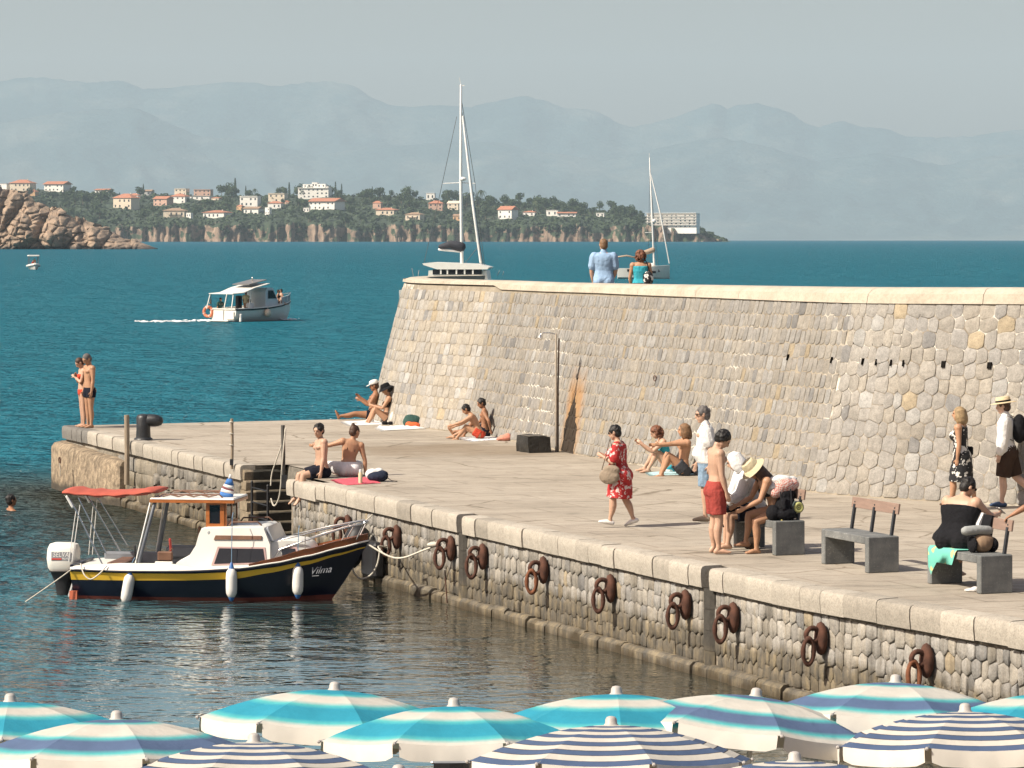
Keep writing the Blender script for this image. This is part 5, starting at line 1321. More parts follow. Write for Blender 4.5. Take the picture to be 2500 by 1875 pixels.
Wc = (.60, .57, .51); Cy = (.035, .30, .42); Cg = (.10, .46, .47); Sl = (.105, .155, .27); Nv = (.080, .120, .215); Br = (.07, .055, .05)
CAN = {'cyan': canopy_mat('canopy_turquoise', [(.0, Cy), (.22, Cy), (.29, Cg), (.36, Wc), (.50, Wc), (.58, Cg), (.65, Cy), (.85, Cy), (.91, Cg), (.965, Wc)]),
       'blue': canopy_mat('canopy_blue_fade', [(.0, Cg), (.07, Sl), (.19, Sl), (.25, Cg), (.32, Wc), (.56, Wc), (.63, Cg), (.69, Sl), (.83, Sl), (.89, Cg), (.95, Wc)])}
ns = []
for k in range(6):
    a = .09+k*.165
    ns += [(a, Br), (a+.004, Nv), (a+.078, Br), (a+.083, Wc)]
CAN['navy'] = canopy_mat('canopy_navy_stripe', [(0, Wc)]+ns[:28], 'CONSTANT')
VAL = {'cyan': mat('valance_cream', (.58, .55, .49), .85, .06, 5), 'blue': mat('valance_cream', (.58, .55, .49), .85), 'navy': mat('valance_cream', (.58, .55, .49), .85)}
KNOB = mat('knob_plastic', (.38, .355, .33), .5, .06, 4); POLE = mat('pole_white', (.62, .61, .58), .4, .06, 3); RIB = mat('rib_steel', (.30, .31, .32), .4, .1, 5, metal=.5)
UG = 'beach umbrellas in rows along the shore'
def umbrella(px, py, kind, label, Rr=1.0, rot=0.0, tilt=5.5, roll=0.0, Hc=3.28):
    Y = Hc*F/(py-EYE); X = (px-1250)*Y/F; tip = CZ-Hc; gz = .45
    t = thing('beach_umbrella', label, 'beach umbrella', (X, Y, gz), 0, UG); n = 8; h = tip-gz
    T = Matrix.Translation((0, 0, h)) @ Matrix.Rotation(math.radians(roll), 4, 'Y') @ Matrix.Rotation(math.radians(-tilt), 4, 'X') @ Matrix.Rotation(rot, 4, 'Z')
    dropz = lambda q: -.062-.235*q**1.75                    # canopy profile below the tip
    Rc = lambda q: Rr*(.045+.955*q)
    rows = 8; cols = 6
    for k in range(n):
        a0, a1 = 2*math.pi*k/n, 2*math.pi*(k+1)/n; vs = []; fs = []; uv = []
        for i in range(rows+1):
            q = i/rows
            for j in range(cols+1):
                f = j/cols; p0 = V((math.cos(a0), math.sin(a0), 0))*Rc(q); p1 = V((math.cos(a1), math.sin(a1), 0))*Rc(q); p = p0.lerp(p1, f)
                sag = -.022*q*4*f*(1-f)*(.4+.6*q); inset = 1-.03*4*f*(1-f)*q**3
                vs.append(T @ V((p.x*inset, p.y*inset, dropz(q)+sag))); uv.append((f, q))
        for i in range(rows):
            for j in range(cols): a = i*(cols+1)+j; fs.append((a, a+1, a+cols+2, a+cols+1))
        mb = MB(); mb.add(vs, fs); me = mb.mesh('canopy_panel', CAN[kind], smooth='all'); ul = me.uv_layers.new(name='UVMap')
        ul.data.foreach_set('uv', [c for l in me.loops for c in uv[l.vertex_index]]); o = bpy.data.objects.new('canopy_panel', me); link(o, t)
        # valance flap hanging from the panel's edge, its ends free of the rib
        vs = []; fs = []; m = 10
        for j in range(m+1):
            f = .035+.93*j/m; p0 = V((math.cos(a0), math.sin(a0), 0))*Rc(1); p1 = V((math.cos(a1), math.sin(a1), 0))*Rc(1); p = p0.lerp(p1, f)
            sag = -.022*4*f*(1-f); inset = 1-.03*4*f*(1-f); top = V((p.x*inset, p.y*inset, dropz(1)+sag+.002))
            e = min(1, min(f, 1-f)/.10); wv = math.sin(j*1.9+k)*.008
            vs.append(T @ top); vs.append(T @ V((top.x*(1.004+wv*.5), top.y*(1.004+wv*.5), top.z-.055))); vs.append(T @ V((top.x*(1.002+wv), top.y*(1.002+wv), top.z-(.085+.030*e))))
        for j in range(m): a = 3*j; fs += [(a, a+1, a+4, a+3), (a+1, a+2, a+5, a+4)]
        mb = MB(); mb.add(vs, fs); mb.build('valance', VAL[kind], t, smooth='all')
        MB().tube([T @ V((0, 0, dropz(0)-.03)), T @ V((math.cos(a0)*Rc(.55), math.sin(a0)*Rc(.55), dropz(.55)-.012)), T @ V((math.cos(a0)*Rc(1.005), math.sin(a0)*Rc(1.005), dropz(1)-.004))], .006, 5).build('rib', RIB, t)
        MB().ball(T @ V((math.cos(a0)*Rc(1.012), math.sin(a0)*Rc(1.012), dropz(1)-.004)), .014, 6, m=4).build('rib_tip', KNOB, t)
    mb = MB(); mb.lathe([(.058, -.075), (.050, -.058), (.042, -.050), (.040, -.022), (.030, -.006), (.010, .0)], n=16); mb.v = [tuple(T @ V(p)) for p in mb.v]; mb.build('finial', KNOB, t, smooth=50)
    mb = MB(); mb.lathe([(.075, -.086), (.07, -.070), (.05, -.064)], n=8); mb.v = [tuple(T @ V(p)) for p in mb.v]; mb.build('crown_cap', VAL[kind], t)
    MB().tube([T @ V((0, 0, -.07)), T @ V((0, 0, -h-.25))], .019, 8).build('pole', POLE, t, smooth='all')
    return t
UMB = [(25, 1692, 'cyan', 'turquoise striped umbrella cut by the left edge of the photo', .1, 0), (285, 1734, 'blue', 'blue and turquoise faded umbrella in front of the leftmost turquoise one', .32, 0),
       (620, 1789, 'navy', 'navy and white striped umbrella below the turquoise one by the boat reflection', .5, 0), (818, 1664, 'cyan', 'turquoise umbrella standing alone against the water below the moored boat', .28, 3),
       (1108, 1703, 'cyan', 'turquoise umbrella with a black cloth hanging under its front edge', .39, 0), (973, 1866, 'navy', 'umbrella of which only the knob shows at the bottom edge', .2, 0),
       (1505, 1674, 'cyan', 'turquoise umbrella right of the middle with dark quay water behind it', .0, 0), (1492, 1748, 'navy', 'large navy and white striped umbrella in front of the turquoise one right of the middle', .25, 0),
       (1848, 1679, 'blue', 'blue and turquoise faded umbrella leaning to the right before the quay footing', .12, 7), (2187, 1646, 'blue', 'blue and turquoise faded umbrella under the last iron ring of the quay', .2, 2),
       (2356, 1716, 'navy', 'navy and white striped umbrella with open valance slits near the right edge', .39, 0), (2570, 1672, 'cyan', 'turquoise umbrella cut by the right edge of the photo', .2, 0),
       (1940, 1834, 'navy', 'navy striped umbrella peeping up between two larger ones at the bottom edge', .3, 0)]
for px, py, kind, lab, rot, roll in UMB: umbrella(px, py, kind, lab, rot=rot, roll=roll, tilt=7.0+R.uniform(-.8, .8))
Y = 22.2; t = thing('changing_cloth', 'black cloth hanging under the turquoise umbrella at the bottom edge', 'cloth', (PX(1120, 1860, Y).x, Y, 1.6))
mb = MB(); mb.loft([[(x, .02*math.sin(x*14), z) for x in (-.17, -.06, .06, .17)]+[(x, .05+.02*math.sin(x*14), z) for x in (.17, .06, -.06, -.17)] for z in (.0, .4, .88)]); mb.build('cloth', BLK, t)
MB().tube([(-.18, .03, .88), (.18, .03, .88)], .012, 6).build('rod', RIB, t)
# ------------------------------------------------------------------ benches
CONC = None
def conc_mat():
    m, t, b = nt('bench_concrete'); vec = coords(t, 'Object'); f = nz(t, vec, 3.5, 6, .65); f2 = nz(t, vec, 60, 2, .5)
    c = ramp(t, f, [(.3, (.085, .09, .09)), (.5, (.13, .135, .132)), (.7, (.19, .192, .185))]); c = mixc(t, 1, c, ramp(t, f2, [(.62, (1, 1, 1)), (.72, (2.0, 1.95, 1.85))]), 'MULTIPLY')
    lk(t, c, b.inputs['Base Color']); b.inputs['Roughness'].default_value = .8; bump(t, b, f, .3, .01); return m
CONC = conc_mat(); BWOOD = mat('bench_board_wood', (.235, .160, .125), .6, .14, 3, .2, 40, stretch=(8, 1.2, 8)); BPOST = mat('bench_post', (.030, .033, .038), .5, .15, 5)
AXA = math.atan2(E_DIR.y, E_DIR.x)      # benches stand parallel to the quay edge
def bench(px, py, label, long=1.40):
    p = G(px, py); t = thing('bench', label, 'bench', p, AXA-math.pi/2, 'concrete benches along the quay')   # local y runs away along the quay, x to the right
    w, h = .47, .49
    for y in (0, long-.11): MB().box((w/2, y+.055, (h-.001)/2), (w, .11, h-.001), bev=.012).build('leg', CONC, t, smooth=30)
    MB().box((w/2+.001, long/2, h-.055), (w-.006, long-.226, .105), bev=.008).build('seat', CONC, t, smooth=30)
    for y in (.12, long/2, long-.12): MB().box((w-.03, y, h+.16), (.035, .045, .36), rot=Matrix.Rotation(math.radians(9), 3, 'Y')).build('post', BPOST, t)
    MB().box((w+.012, long/2, h+.36), (.028, long-.05, .145), rot=Matrix.Rotation(math.radians(9), 3, 'Y'), bev=.004).build('backrest', BWOOD, t)
    for y in (.12, long/2, long-.12): MB().ball((w-.006, y, h+.37), .011, 6, m=4).build('bolt', BPOST, t)
    return t
B1 = bench(1893, 1357, 'concrete bench crowded with rucksacks, farthest from the right edge')
B2 = bench(2120, 1400, 'empty grey concrete bench with brown wooden backrest')
B3 = bench(2394, 1451, 'concrete bench with the seated woman in black and a green towel')
def on_bench(b, x, y, z=.49): return Matrix.Translation(b.location) @ Matrix.Rotation(b.rotation_euler.z, 4, 'Z') @ V((x, y, z))

# ------------------------------------------------------------------ rusty mooring rings on the quay wall
RUST = mat('rusty_iron', (.075, .032, .020), .9, .45, 9, .6, 60, .008); RUSTO = mat('rust_orange', (.16, .060, .028), .9, .35, 14, .5, 60)
IRONB = mat('black_iron', (.022, .023, .026), .45, .35, 6, .4, 20, .02, spec=.5)
RINGS = [(838, 1277, 'rusty mooring ring behind the pulpit of the navy boat'), (958, 1303, 'rusty mooring ring with pale rope wound round it right of the boat bow'), (1090, 1330, 'rusty mooring ring that holds the taut white bow line'), (1168, 1350, 'rusty mooring ring just right of the first dark slot'),
         (1316, 1386, 'rusty mooring ring, second to the right of the first dark slot'), (1480, 1429, 'rusty mooring ring midway between the two dark slots'), (1663, 1466, 'rusty mooring ring just left of the second dark slot'), (1780, 1497, 'rusty mooring ring just right of the second dark slot'), (1994, 1549, 'rusty mooring ring above the umbrella with the right lean'), (2252, 1607, 'rusty mooring ring lowest on the right, touching an umbrella top')]
RW = []
for px, py, lab in RINGS:
    u = QP.u_px(px+10); p, tg, n = QP.at(u); Y = p.y; z = CZ-(py-EYE)*Y/F
    t = thing('mooring_ring', lab, 'mooring ring', (p.x+n.x*.0, p.y+n.y*.0, z), math.atan2(n.y, n.x), 'iron mooring rings along the quay')  # local x points out of the wall, y along it
    MB().ball((.0, 0, -.05+R.uniform(-.02, .02)), (.08, .12, .22), 12).build('plate', RUST, t, smooth='all')
    MB().torus((.13, 0, .0), .09, .034, (.12, 1, 0), 18, 8).build('eye', RUST, t, smooth='all')
    MB().torus((.20, .015, -.205), .17*R.uniform(.92, 1.08), .036, (.35+R.uniform(-.15, .15), .95, R.uniform(-.1, .15)), 26, 8, (.42, 1.0), up=(1, -.35, 0)).build('ring', RUST if R.random() < .6 else RUSTO, t, smooth='all'); RW.append((V(t.location), n))
# ropes from the bow to the rings
bow = world_of(boat, (4.90, 0, .93)); a = RW[2][0]+RW[2][1]*.17; mid = (bow+a)/2
rope([bow, bow.lerp(a, .3)+V((0, 0, -.20)), mid+V((0, 0, -.22)), bow.lerp(a, .75)+V((0, 0, -.10)), a+V((0, 0, .02))], .016, 'bow_rope', 'white mooring rope from the bow to the rusty ring')
MB_k = MB().ball(a.lerp(bow, .09)+V((0, 0, .005)), (.12, .05, .045), 8); tag(MB_k.build('rope_knot', ROPEW, smooth='all'), 'white knot where the mooring rope meets the ring', 'knot')
a = RW[1][0]+RW[1][1]*.17
rope([bow+V((.02, 0, -.02)), bow+V((.25, .2, -.18)), bow.lerp(a, .55)+V((0, 0, -.14)), a+V((0, 0, -.2)), a+V((0, 0, .02))], .014, 'bow_rope', 'slack white rope from the bow up to the rope wound ring')
Y3 = RW[1][0].y-.9; P3 = lambda px, py: PX(px, py, Y3)
rope([P3(928, 1340), P3(921, 1378), P3(905, 1404), P3(882, 1413), P3(866, 1401), P3(860, 1384)], .017, 'loop_rope', 'thick white rope hanging in a loop beside the boat bow')
u = QP.u_px(902); p, tg, n = QP.at(u); t = thing('rubber_fender', 'black rubber fender slung on the quay beside the boat bow', 'fender', (p.x+n.x*.28, p.y+n.y*.28, .62), math.atan2(n.y, n.x)); t.rotation_euler = (0, math.radians(-22), math.atan2(n.y, n.x))
MB().lathe([(.02, -.40), (.15, -.36), (.20, -.25), (.205, .2), (.15, .33), (.04, .38)], n=16).build('body', BLK, t, smooth=50); MB().torus((0, 0, .40), .05, .02, (1, 0, 0), 12, 6).build('eye', BLK, t); MB().tube([(0, 0, .43), (-.1, .02, .62)], .014, 5).build('line', ROPEW, t)
u = QP.u_px(922); p, tg, n = QP.at(u); tag(MB().box((0, 0, 0), (.22, .7, .62), bev=.05).build('timber_fender', BLK, loc=(p.x+n.x*.09, p.y+n.y*.09, .42)), 'black timber fender block on the quay wall at the water', 'fender block'); bpy.data.objects[-1 if False else 'timber_fender'].rotation_euler = (0, 0, math.atan2(n.y, n.x))
tag(rope([RW[2][0]+RW[2][1]*.1+V((0, 0, -.42)), RW[2][0]+RW[2][1]*.06+V((0, 0, -.95))], .012, 'chain', 'rusty chain hanging below the ring that holds the bow line', RUST, 'chain'))

# ------------------------------------------------------------------ bollard, posts, ladder, shower
p = G(350, 1074); t = thing('bollard', 'black cast iron mooring bollard with bent head at the pier end', 'bollard', p)
mb = MB(); mb.lathe([(.215, 0), (.21, .03), (.165, .06), (.155, .25), (.16, .50), (.13, .56), (.05, .58)], n=20); mb.build('stem', IRONB, t, smooth=50)
MB().tube([(.02, 0, .44), (.14, -.01, .445), (.26, -.03, .44), (.33, -.04, .43)], [.13, .135, .135, .125], 16, side=(0, 1, 0)).build('head', IRONB, t, smooth='all')
OLDW = mat('old_timber', (.27, .215, .155), .9, .2, 4, .5, 30, stretch=(6, 6, .7)); POSTG = mat('post_grey', (.075, .07, .062), .7, .3, 5, .4, 30)
def quay_post(px, ytop, ybot, r, m, lab, name='mooring_post', off=.06, cat='post'):
    u = QP.u_px(px); p, tg, n = QP.at(u); q = p+n*off; z = lambda y: CZ-(y-EYE)*q.y/F
    t = thing(name, lab, cat, (q.x, q.y, z(ybot))); MB().tube([(0, 0, 0), (.01, 0, (z(ytop)-z(ybot))*.5), (0, 0, z(ytop)-z(ybot))], r, 8, flat=True).build('post', m, t, smooth=40); return t, q, z
t, q, z = quay_post(320, 1013, 1183, .058, OLDW, 'weathered pale timber post leaning on the pier beside the bollard', off=.10)
t, q1, z1 = quay_post(573, 1022, 1145, .030, OLDW, 'thin weathered post with rope wound round it left of the stairs')
for k in range(3): MB().torus((0, 0, z1(1030+k*28)-z1(1145)), .042, .012, (.2, 0, 1), 12, 5).build('rope_turn', ROPEW, t)
MB().box((.0, -.05, z1(1128)-z1(1145)), (.07, .02, .12)).build('clip', IRONB, t)
t, q2, z2 = quay_post(698, 1038, 1188, .038, POSTG, 'tall grey iron post right of the stairs')
MB().box((.03, -.05, .10), (.10, .03, .25)).build('clip', IRONB, t)
P2 = lambda px, py, d=0: V(((px-1250)*(q2.y+d)/F, q2.y+d, CZ-(py-EYE)*(q2.y+d)/F))
rope([P2(697, 1045, -.05), P2(688, 1085, .1), P2(676, 1120, .2), P2(664, 1155, .3), P2(661, 1185, .3)], .014, 'slack_rope', 'grey rope slung from the iron post down to the ladder')
rope([P2(697, 1048, -.06), P2(690, 1120, -.05), P2(684, 1200, .1), P2(676, 1228, .2), P2(668, 1234, .25), P2(662, 1218, .3)], .016, 'hanging_rope', 'white rope hanging in a bight from the iron post')
t = thing('ladder', 'black iron ladder fixed in front of the dark stone steps', 'ladder', tuple(QP.at(UM)[0])[:2]+(0,)); off = V(t.location)
for uu in (QP.u_px(621), QP.u_px(660)):
    p, tg, n = QP.at(uu); MB().tube([p+n*.05+V((0, 0, -.3))-off, p+n*.05+V((0, 0, 1.25))-off], .028, 6).build('rail', BLK, t)
for k in range(5):
    a, b = QP.at(QP.u_px(621)), QP.at(QP.u_px(660)); z = .02+k*.28; MB().tube([a[0]+a[2]*.05+V((0, 0, z))-off, b[0]+b[2]*.05+V((0, 0, z))-off], .014, 5).build('rung', BLK, t)
u = QP.u_px(205); p, tg, n = QP.at(u); q = p+n*.58; t = thing('hanging_strap', 'iron ring with a rag strip on the rough block at the pier end', 'ring', (q.x, q.y, .82)); MB().torus((0, 0, 0), .07, .014, (1, .4, 0), 14, 5).build('ring', RUST, t); MB().tube([(0, -.02, -.07), (.03, -.03, -.22), (.02, -.02, -.36)], [(.03, .012), (.05, .012), (.035, .012)], 6).build('strip', ROPEW, t)
# trough block and shower on the wall
WETB = mat('wet_black_stone', (.022, .020, .017), .55, .5, 6, .9, 14, .03)
p = G(1289, 1107); t = thing('stone_trough', 'black wet stone block at the wall under the shower pipe', 'block', p, AXA-math.pi/2)
p2 = w_out(DRAIN_U, 0, 0)
mb = MB(); rg = [[(x+R.uniform(-.03, .03), y+R.uniform(-.03, .03), z+R.uniform(-.02, .02)*(z > 0)) for x, z in ((.04, 0), (.02, .16), (.06, .33), (.30, .35), (.54, .34), (.57, .16), (.56, 0))] for y in (.06, .10, .28, .48, .68, .73)]; mb.loft(rg); mb.build('block', WETB, t, smooth=40); MB().box((.30, .40, .345), (.40, .50, .012)).build('basin', mat('trough_grey', (.10, .09, .075), .8, .3, 6), t)
SHW = WP.u_px(1371); a = w_out(SHW, 0, .06)+wall_off; n = WP.at(SHW)[2]; a = a+n*.06; b = a+V((0, 0, 2.48))
t = thing('shower', 'outdoor shower pipe with curved head fixed to the sea wall', 'shower', a); PIPEM = mat('old_pipe', (.30, .255, .20), .6, .25, 4, .3, 30)
MB().tube([V((0, 0, 0)), b-a], .022, 8).build('pipe', PIPEM, t, smooth='all'); MB().tube([V((.06, .02, 0))+n*.02, (b-a)*.55+V((.06, .02, 0))+n*.02, (b-a)*.96+V((.06, .02, 0))], .02, 6).build('conduit', mat('conduit_dark', (.07, .045, .03), .8, .3, 4), t)
h = b-a; MB().tube([h, h+n*.05+V((-.08, 0, .03)), h+n*.07+V((-.20, -.03, .03)), h+n*.08+V((-.26, -.03, -.01))], .013, 6).build('arm', STEEL, t, smooth='all'); MB().lathe([(.015, .03), (.035, 0), (.05, -.04)], h+n*.08+V((-.26, -.03, -.03)), 10).build('rose', STEEL, t)
u = WP.u_px(1553); a = w_out(u, 1.72, .03)+wall_off; t = thing('wall_ring', 'small iron ring with a dangling tag on the upper sea wall', 'ring', a); MB().torus((0, 0, 0), .055, .010, WP.at(u)[2], 14, 5).build('ring', RUST, t); MB().tube([(.05, -.01, 0), (.2, -.08, -.02)], .010, 5).build('pin', RUST, t); MB().tube([(.17, -.07, -.03), (.18, -.07, -.16)], .012, 5).build('tag', RUSTO, t)
# ------------------------------------------------------------------ people
REM = []                                                # meshes to fuse into one skin: (object, voxel, smooth rounds)
def fuse(mb, name, m, parent, vox, rounds=4):
    o = mb.build(name, m, parent, smooth='all'); REM.append((o, vox, rounds)); return o
def skin(name, c):
    m, t, b = nt(name); vec = coords(t, 'Object'); f = nz(t, vec, 7, 4, .6)
    lk(t, ramp(t, f, [(.3, tuple(x*.9 for x in c)), (.7, (min(1, c[0]*1.07), c[1]*1.05, c[2]*1.05))]), b.inputs['Base Color']); b.inputs['Roughness'].default_value = .5; b.inputs['Specular IOR Level'].default_value = .35
    b.inputs['Subsurface Weight'].default_value = .06; b.inputs['Subsurface Radius'].default_value = (.012, .005, .003); bump(t, b, nz(t, vec, 30, 3, .5), .12, .01); return m
SK = {'light': skin('skin_light', (.47, .295, .205)), 'tan': skin('skin_tan', (.40, .225, .135)), 'dark': skin('skin_bronze', (.29, .145, .080)), 'pale': skin('skin_pale', (.52, .35, .265))}
def cloth(name, c, var=.10, sc=9): return mat(name, c, .9, var, sc, .7, 15, .03, spec=.15)
C_NAVY = cloth('cloth_navy', (.012, .013, .022)); C_RED = cloth('cloth_brick_red', (.30, .055, .045)); C_BRED = cloth('cloth_bright_red', (.50, .065, .035)); C_WHITE = cloth('cloth_white', (.66, .65, .63), .04); C_BLACK = cloth('cloth_black', (.010, .010, .012)); C_JEAN = cloth('cloth_jeans', (.19, .27, .36), .25, 14)
C_LBLUE = cloth('cloth_pale_blue', (.26, .38, .54), .08); C_TEAL = cloth('cloth_turquoise', (.045, .34, .42)); C_BROWN = cloth('cloth_brown', (.045, .028, .020)); C_CREAM = cloth('cloth_cream', (.55, .47, .31)); C_TAUPE = cloth('cloth_taupe', (.27, .215, .16)); C_GREY = cloth('cloth_slate', (.06, .065, .075)); C_PINK = cloth('cloth_pink', (.55, .10, .13)); C_GREEN = cloth('cloth_dark_green', (.035, .075, .065)); C_ORANGE = cloth('cloth_orange', (.60, .12, .045)); C_SALMON = cloth('cloth_salmon', (.56, .23, .17))
HB = mat('hair_black', (.010, .008, .007), .55, .3, 20, .6, 60); HBR = mat('hair_brown', (.055, .026, .014), .55, .4, 20, .6, 60); HBL = mat('hair_blond', (.27, .19, .10), .6, .35, 20, .6, 60); HGR = mat('hair_grey', (.11, .10, .095), .7, .3, 20, .5, 60); HAUB = mat('hair_auburn', (.14, .055, .028), .6, .5, 24, .7, 60); HDB = mat('hair_dark_blond', (.16, .09, .045), .6, .5, 22, .7, 60)
EYEM = mat('eye_dark', (.02, .016, .014), .3, .1, 5); SHOEW = cloth('shoe_white', (.62, .60, .57), .05); STRAW = mat('straw', (.58, .47, .30), .85, .12, 30, .5, 90); SOLE = mat('sandal_brown', (.09, .045, .025), .7)
def print_mat(name, base, spots, scale, thr=.5, dist=2.0, third=None):
    m, t, b = nt(name); vec = coords(t, 'Object'); v = t.nodes.new('ShaderNodeTexVoronoi'); v.inputs['Scale'].default_value = scale
    n = t.nodes.new('ShaderNodeTexNoise'); n.inputs['Scale'].default_value = scale*1.2; lk(t, vec, n.inputs['Vector'])
    lk(t, mixc(t, .16, vec, n.outputs['Color']), v.inputs['Vector'])
    c = ramp(t, v.outputs['Distance'], [(thr-.04, spots), (thr+.02, base)])
    if third: c = mixc(t, ramp(t, nz(t, vec, scale*.9, 2, .5), [(.56, 0.0), (.60, 1.0)]), c, third)
    lk(t, c, b.inputs['Base Color']); b.inputs['Roughness'].default_value = .9; return m
P_RED = print_mat('print_red_floral', (.40, .022, .022), (.60, .48, .45), 13, .44, third=(.34, .02, .02)); P_BW = print_mat('print_black_floral', (.012, .012, .014), (.62, .61, .57), 10.5, .42, third=(.012, .012, .014))
def unit(v): return V(v).normalized()
TOR = [(.445, .050, .050, 0), (.470, .084, .062, -.004), (.50, .098, .066, -.008), (.535, .096, .064, -.006), (.575, .087, .056, .002), (.62, .080, .050, .006), (.665, .084, .053, .004), (.715, .094, .060, .0), (.755, .100, .062, -.002), (.79, .103, .056, -.006), (.812, .098, .045, -.010), (.832, .066, .036, -.010), (.850, .036, .032, -.006)]
TORF = [(.445, .050, .050, 0), (.470, .090, .066, -.006), (.50, .104, .072, -.012), (.535, .100, .068, -.008), (.575, .084, .055, .002), (.62, .070, .047, .006), (.665, .074, .050, .004), (.715, .084, .058, .004), (.755, .088, .056, .0), (.79, .090, .050, -.006), (.812, .086, .041, -.010), (.832, .056, .033, -.010), (.850, .030, .028, -.006)]
class Fig:
    def __init__(s, H=1.75, g=1.0, fem=False, tp=0, tc=0, side=0, twist=0, head=(0, 0), aL=((0, .14, -1), (.12, .02, -1)), aR=((0, -.14, -1), (.12, -.02, -1)), lL=((.02, .03, -1), (-.03, 0, -1)), lR=((.02, -.03, -1), (-.03, 0, -1)), fL=(1, .15, 0), fR=(1, -.15, 0), hL=None, hR=None, pz=None, belly=0.0, wide=1.0):
        s.H, s.g, s.fem = H, g*1.12, fem; g = s.g; ra = math.radians
        s.tor = TORF if fem else TOR
        # spine
        def lean(z): k = max(0, min(1, (z-.54)/.20)); k = k*k*(3-2*k); return ra(tp+(tc-tp)*k), ra(side*k), ra(twist*k)
        zs = [.445+.005*i for i in range(82)]; pos = {}; p = V((0, 0, .50)); i50 = 11; P = [None]*len(zs); P[i50] = p.copy()
        up = lambda a, sd: V((math.sin(a), math.sin(sd), math.cos(a))).normalized()
        for i in range(i50+1, len(zs)): a, sd, tw = lean(zs[i]); P[i] = P[i-1]+up(a, sd)*.005
        for i in range(i50-1, -1, -1): a, sd, tw = lean(zs[i]); P[i] = P[i+1]-up(a, sd)*.005
        s.frames = []
        for z, rx, ry, off in s.tor:
            i = min(len(zs)-1, max(0, round((z-.445)/.005))); a, sd, tw = lean(z); u = up(a, sd); lat = V((-math.sin(tw), math.cos(tw), 0)); lat = (lat-u*lat.dot(u)).normalized(); fw = lat.cross(u)
            bl = belly*math.exp(-((z-.59)/.06)**2); gg = g*(wide if .5 <= z <= .80 else 1+(wide-1)*.6)
            s.frames.append((P[i]+fw*(off+bl*.5), lat, u, fw, rx*gg, (ry+bl*.5)*(.5+.5*g)*(.6+.4*wide), z))
        c = s.frames[-1]; chest = s.frames[9]; pel = s.frames[2]
        s.shL = chest[0]+chest[1]*.112*(.75+.25*g)*(wide**.6)*(.9 if fem else 1)+chest[2]*.008; s.shR = chest[0]-chest[1]*.112*(.75+.25*g)*(wide**.6)*(.9 if fem else 1)+chest[2]*.008
        s.hipL = pel[0]+pel[1]*.050*(.8+.2*g); s.hipR = pel[0]-pel[1]*.050*(.8+.2*g)
        # head
        na = ra(tc*.6+head[0]*.45); nd = (c[2]*.5+V((math.sin(na), c[2].y*.4, math.cos(na)))*.5).normalized()
        s.neck0 = c[0]; s.neck1 = c[0]+nd*.035
        hp, hy = ra(head[0]), ra(head[1]+twist); f = V((math.cos(hy)*math.cos(hp), math.sin(hy)*math.cos(hp), -math.sin(hp))); l = V((-math.sin(hy), math.cos(hy), 0)); u = f.cross(l)
        s.hb = (f*1.12, l*1.12, u*1.12); s.hc = s.neck1+u*.052+f*.012
        arm = lambda sh, a: (sh, sh+unit(a[0])*.172, sh+unit(a[0])*.172+unit(a[1])*.148)
        s.armL, s.armR = arm(s.shL, aL), arm(s.shR, aR); s.hdL = unit(hL) if hL else unit(aL[1]); s.hdR = unit(hR) if hR else unit(aR[1])
        leg = lambda h, a: (h, h+unit(a[0])*.240, h+unit(a[0])*.240+unit(a[1])*.232)
        s.legL, s.legR = leg(s.hipL, lL), leg(s.hipR, lR); s.fdL, s.fdR = unit(fL), unit(fR)
        base = min(s.foot(q)[k].z-.018*(k > 0) for q in 'LR' for k in (0, 1, 2)) if pz is None else .50-pz/H
        s.dz = -base
    def foot(s, q):
        a = (s.legL if q == 'L' else s.legR)[2]; f = s.fdL if q == 'L' else s.fdR
        sh = (a-(s.legL if q == 'L' else s.legR)[1]).normalized(); dn = (sh-f*sh.dot(f)); dn = dn.normalized() if dn.length > .05 else V((0, 0, -1))
        return a, a-f*.022+dn*.026, a+f*.100+dn*.030
    def tp(s, p): return (V(p)+V((0, 0, s.dz)))*s.H
    def tube(s, mb, pts, rad, n=12, side=(0, 1, 0), infl=0.0, flat=False):
        mb.tube([s.tp(p) for p in pts], [((r[0]+infl)*s.H, (r[1]+infl)*s.H) if isinstance(r, tuple) else (r+infl)*s.H for r in rad], n, side=side, flat=flat)
    def ball(s, mb, c, r, n=12, m=8, rot=None): mb.ball(s.tp(c), tuple(x*s.H for x in r), n, rot=rot, m=m)
    def torso(s, mb, z0=0, z1=1, infl=0.0):
        fr = [f for f in s.frames if z0-1e-6 <= f[6] <= z1+1e-6]
        rings = []
        for p, lat, u, fw, rx, ry, z in fr:
            rings.append([s.tp(p+lat*((rx+infl)*math.copysign(abs(math.cos(a))**.85, math.cos(a)))+fw*((ry+infl)*math.copysign(abs(math.sin(a))**.9, math.sin(a)))) for a in [2*math.pi*k/18 for k in range(18)]])
        mb.loft(rings)
        if s.fem and z0 < .72 < z1:
            p, lat, u, fw, rx, ry, z = s.frames[7]
            for q in (-1, 1): s.ball(mb, p+lat*q*.042*s.g+fw*(ry*.80), (.034*s.g+infl, .034*s.g+infl, .034*s.g+infl))
        return fr
    def leg_tube(s, mb, q, t0, t1, infl=0.0, flare=0.0, n=12):
        h, k, a = s.legL if q == 'L' else s.legR; g = .6+.4*s.g; g2 = .75+.25*s.g
        d1 = (k-h).normalized(); d2 = (a-k).normalized(); back = -(s.hb[0]) if False else (d1-d2)*.0
        prof = [(0, .062*g), (.25, .058*g), (.6, .046*g), (.9, .036*g2), (1.0, .034*g2), (1.12, .034*g2), (1.35, .036*g2), (1.6, .029*g2), (1.85, .021), (2.0, .021)]
        fwd = (s.fdL if q == 'L' else s.fdR)
        pts = []; rad = []
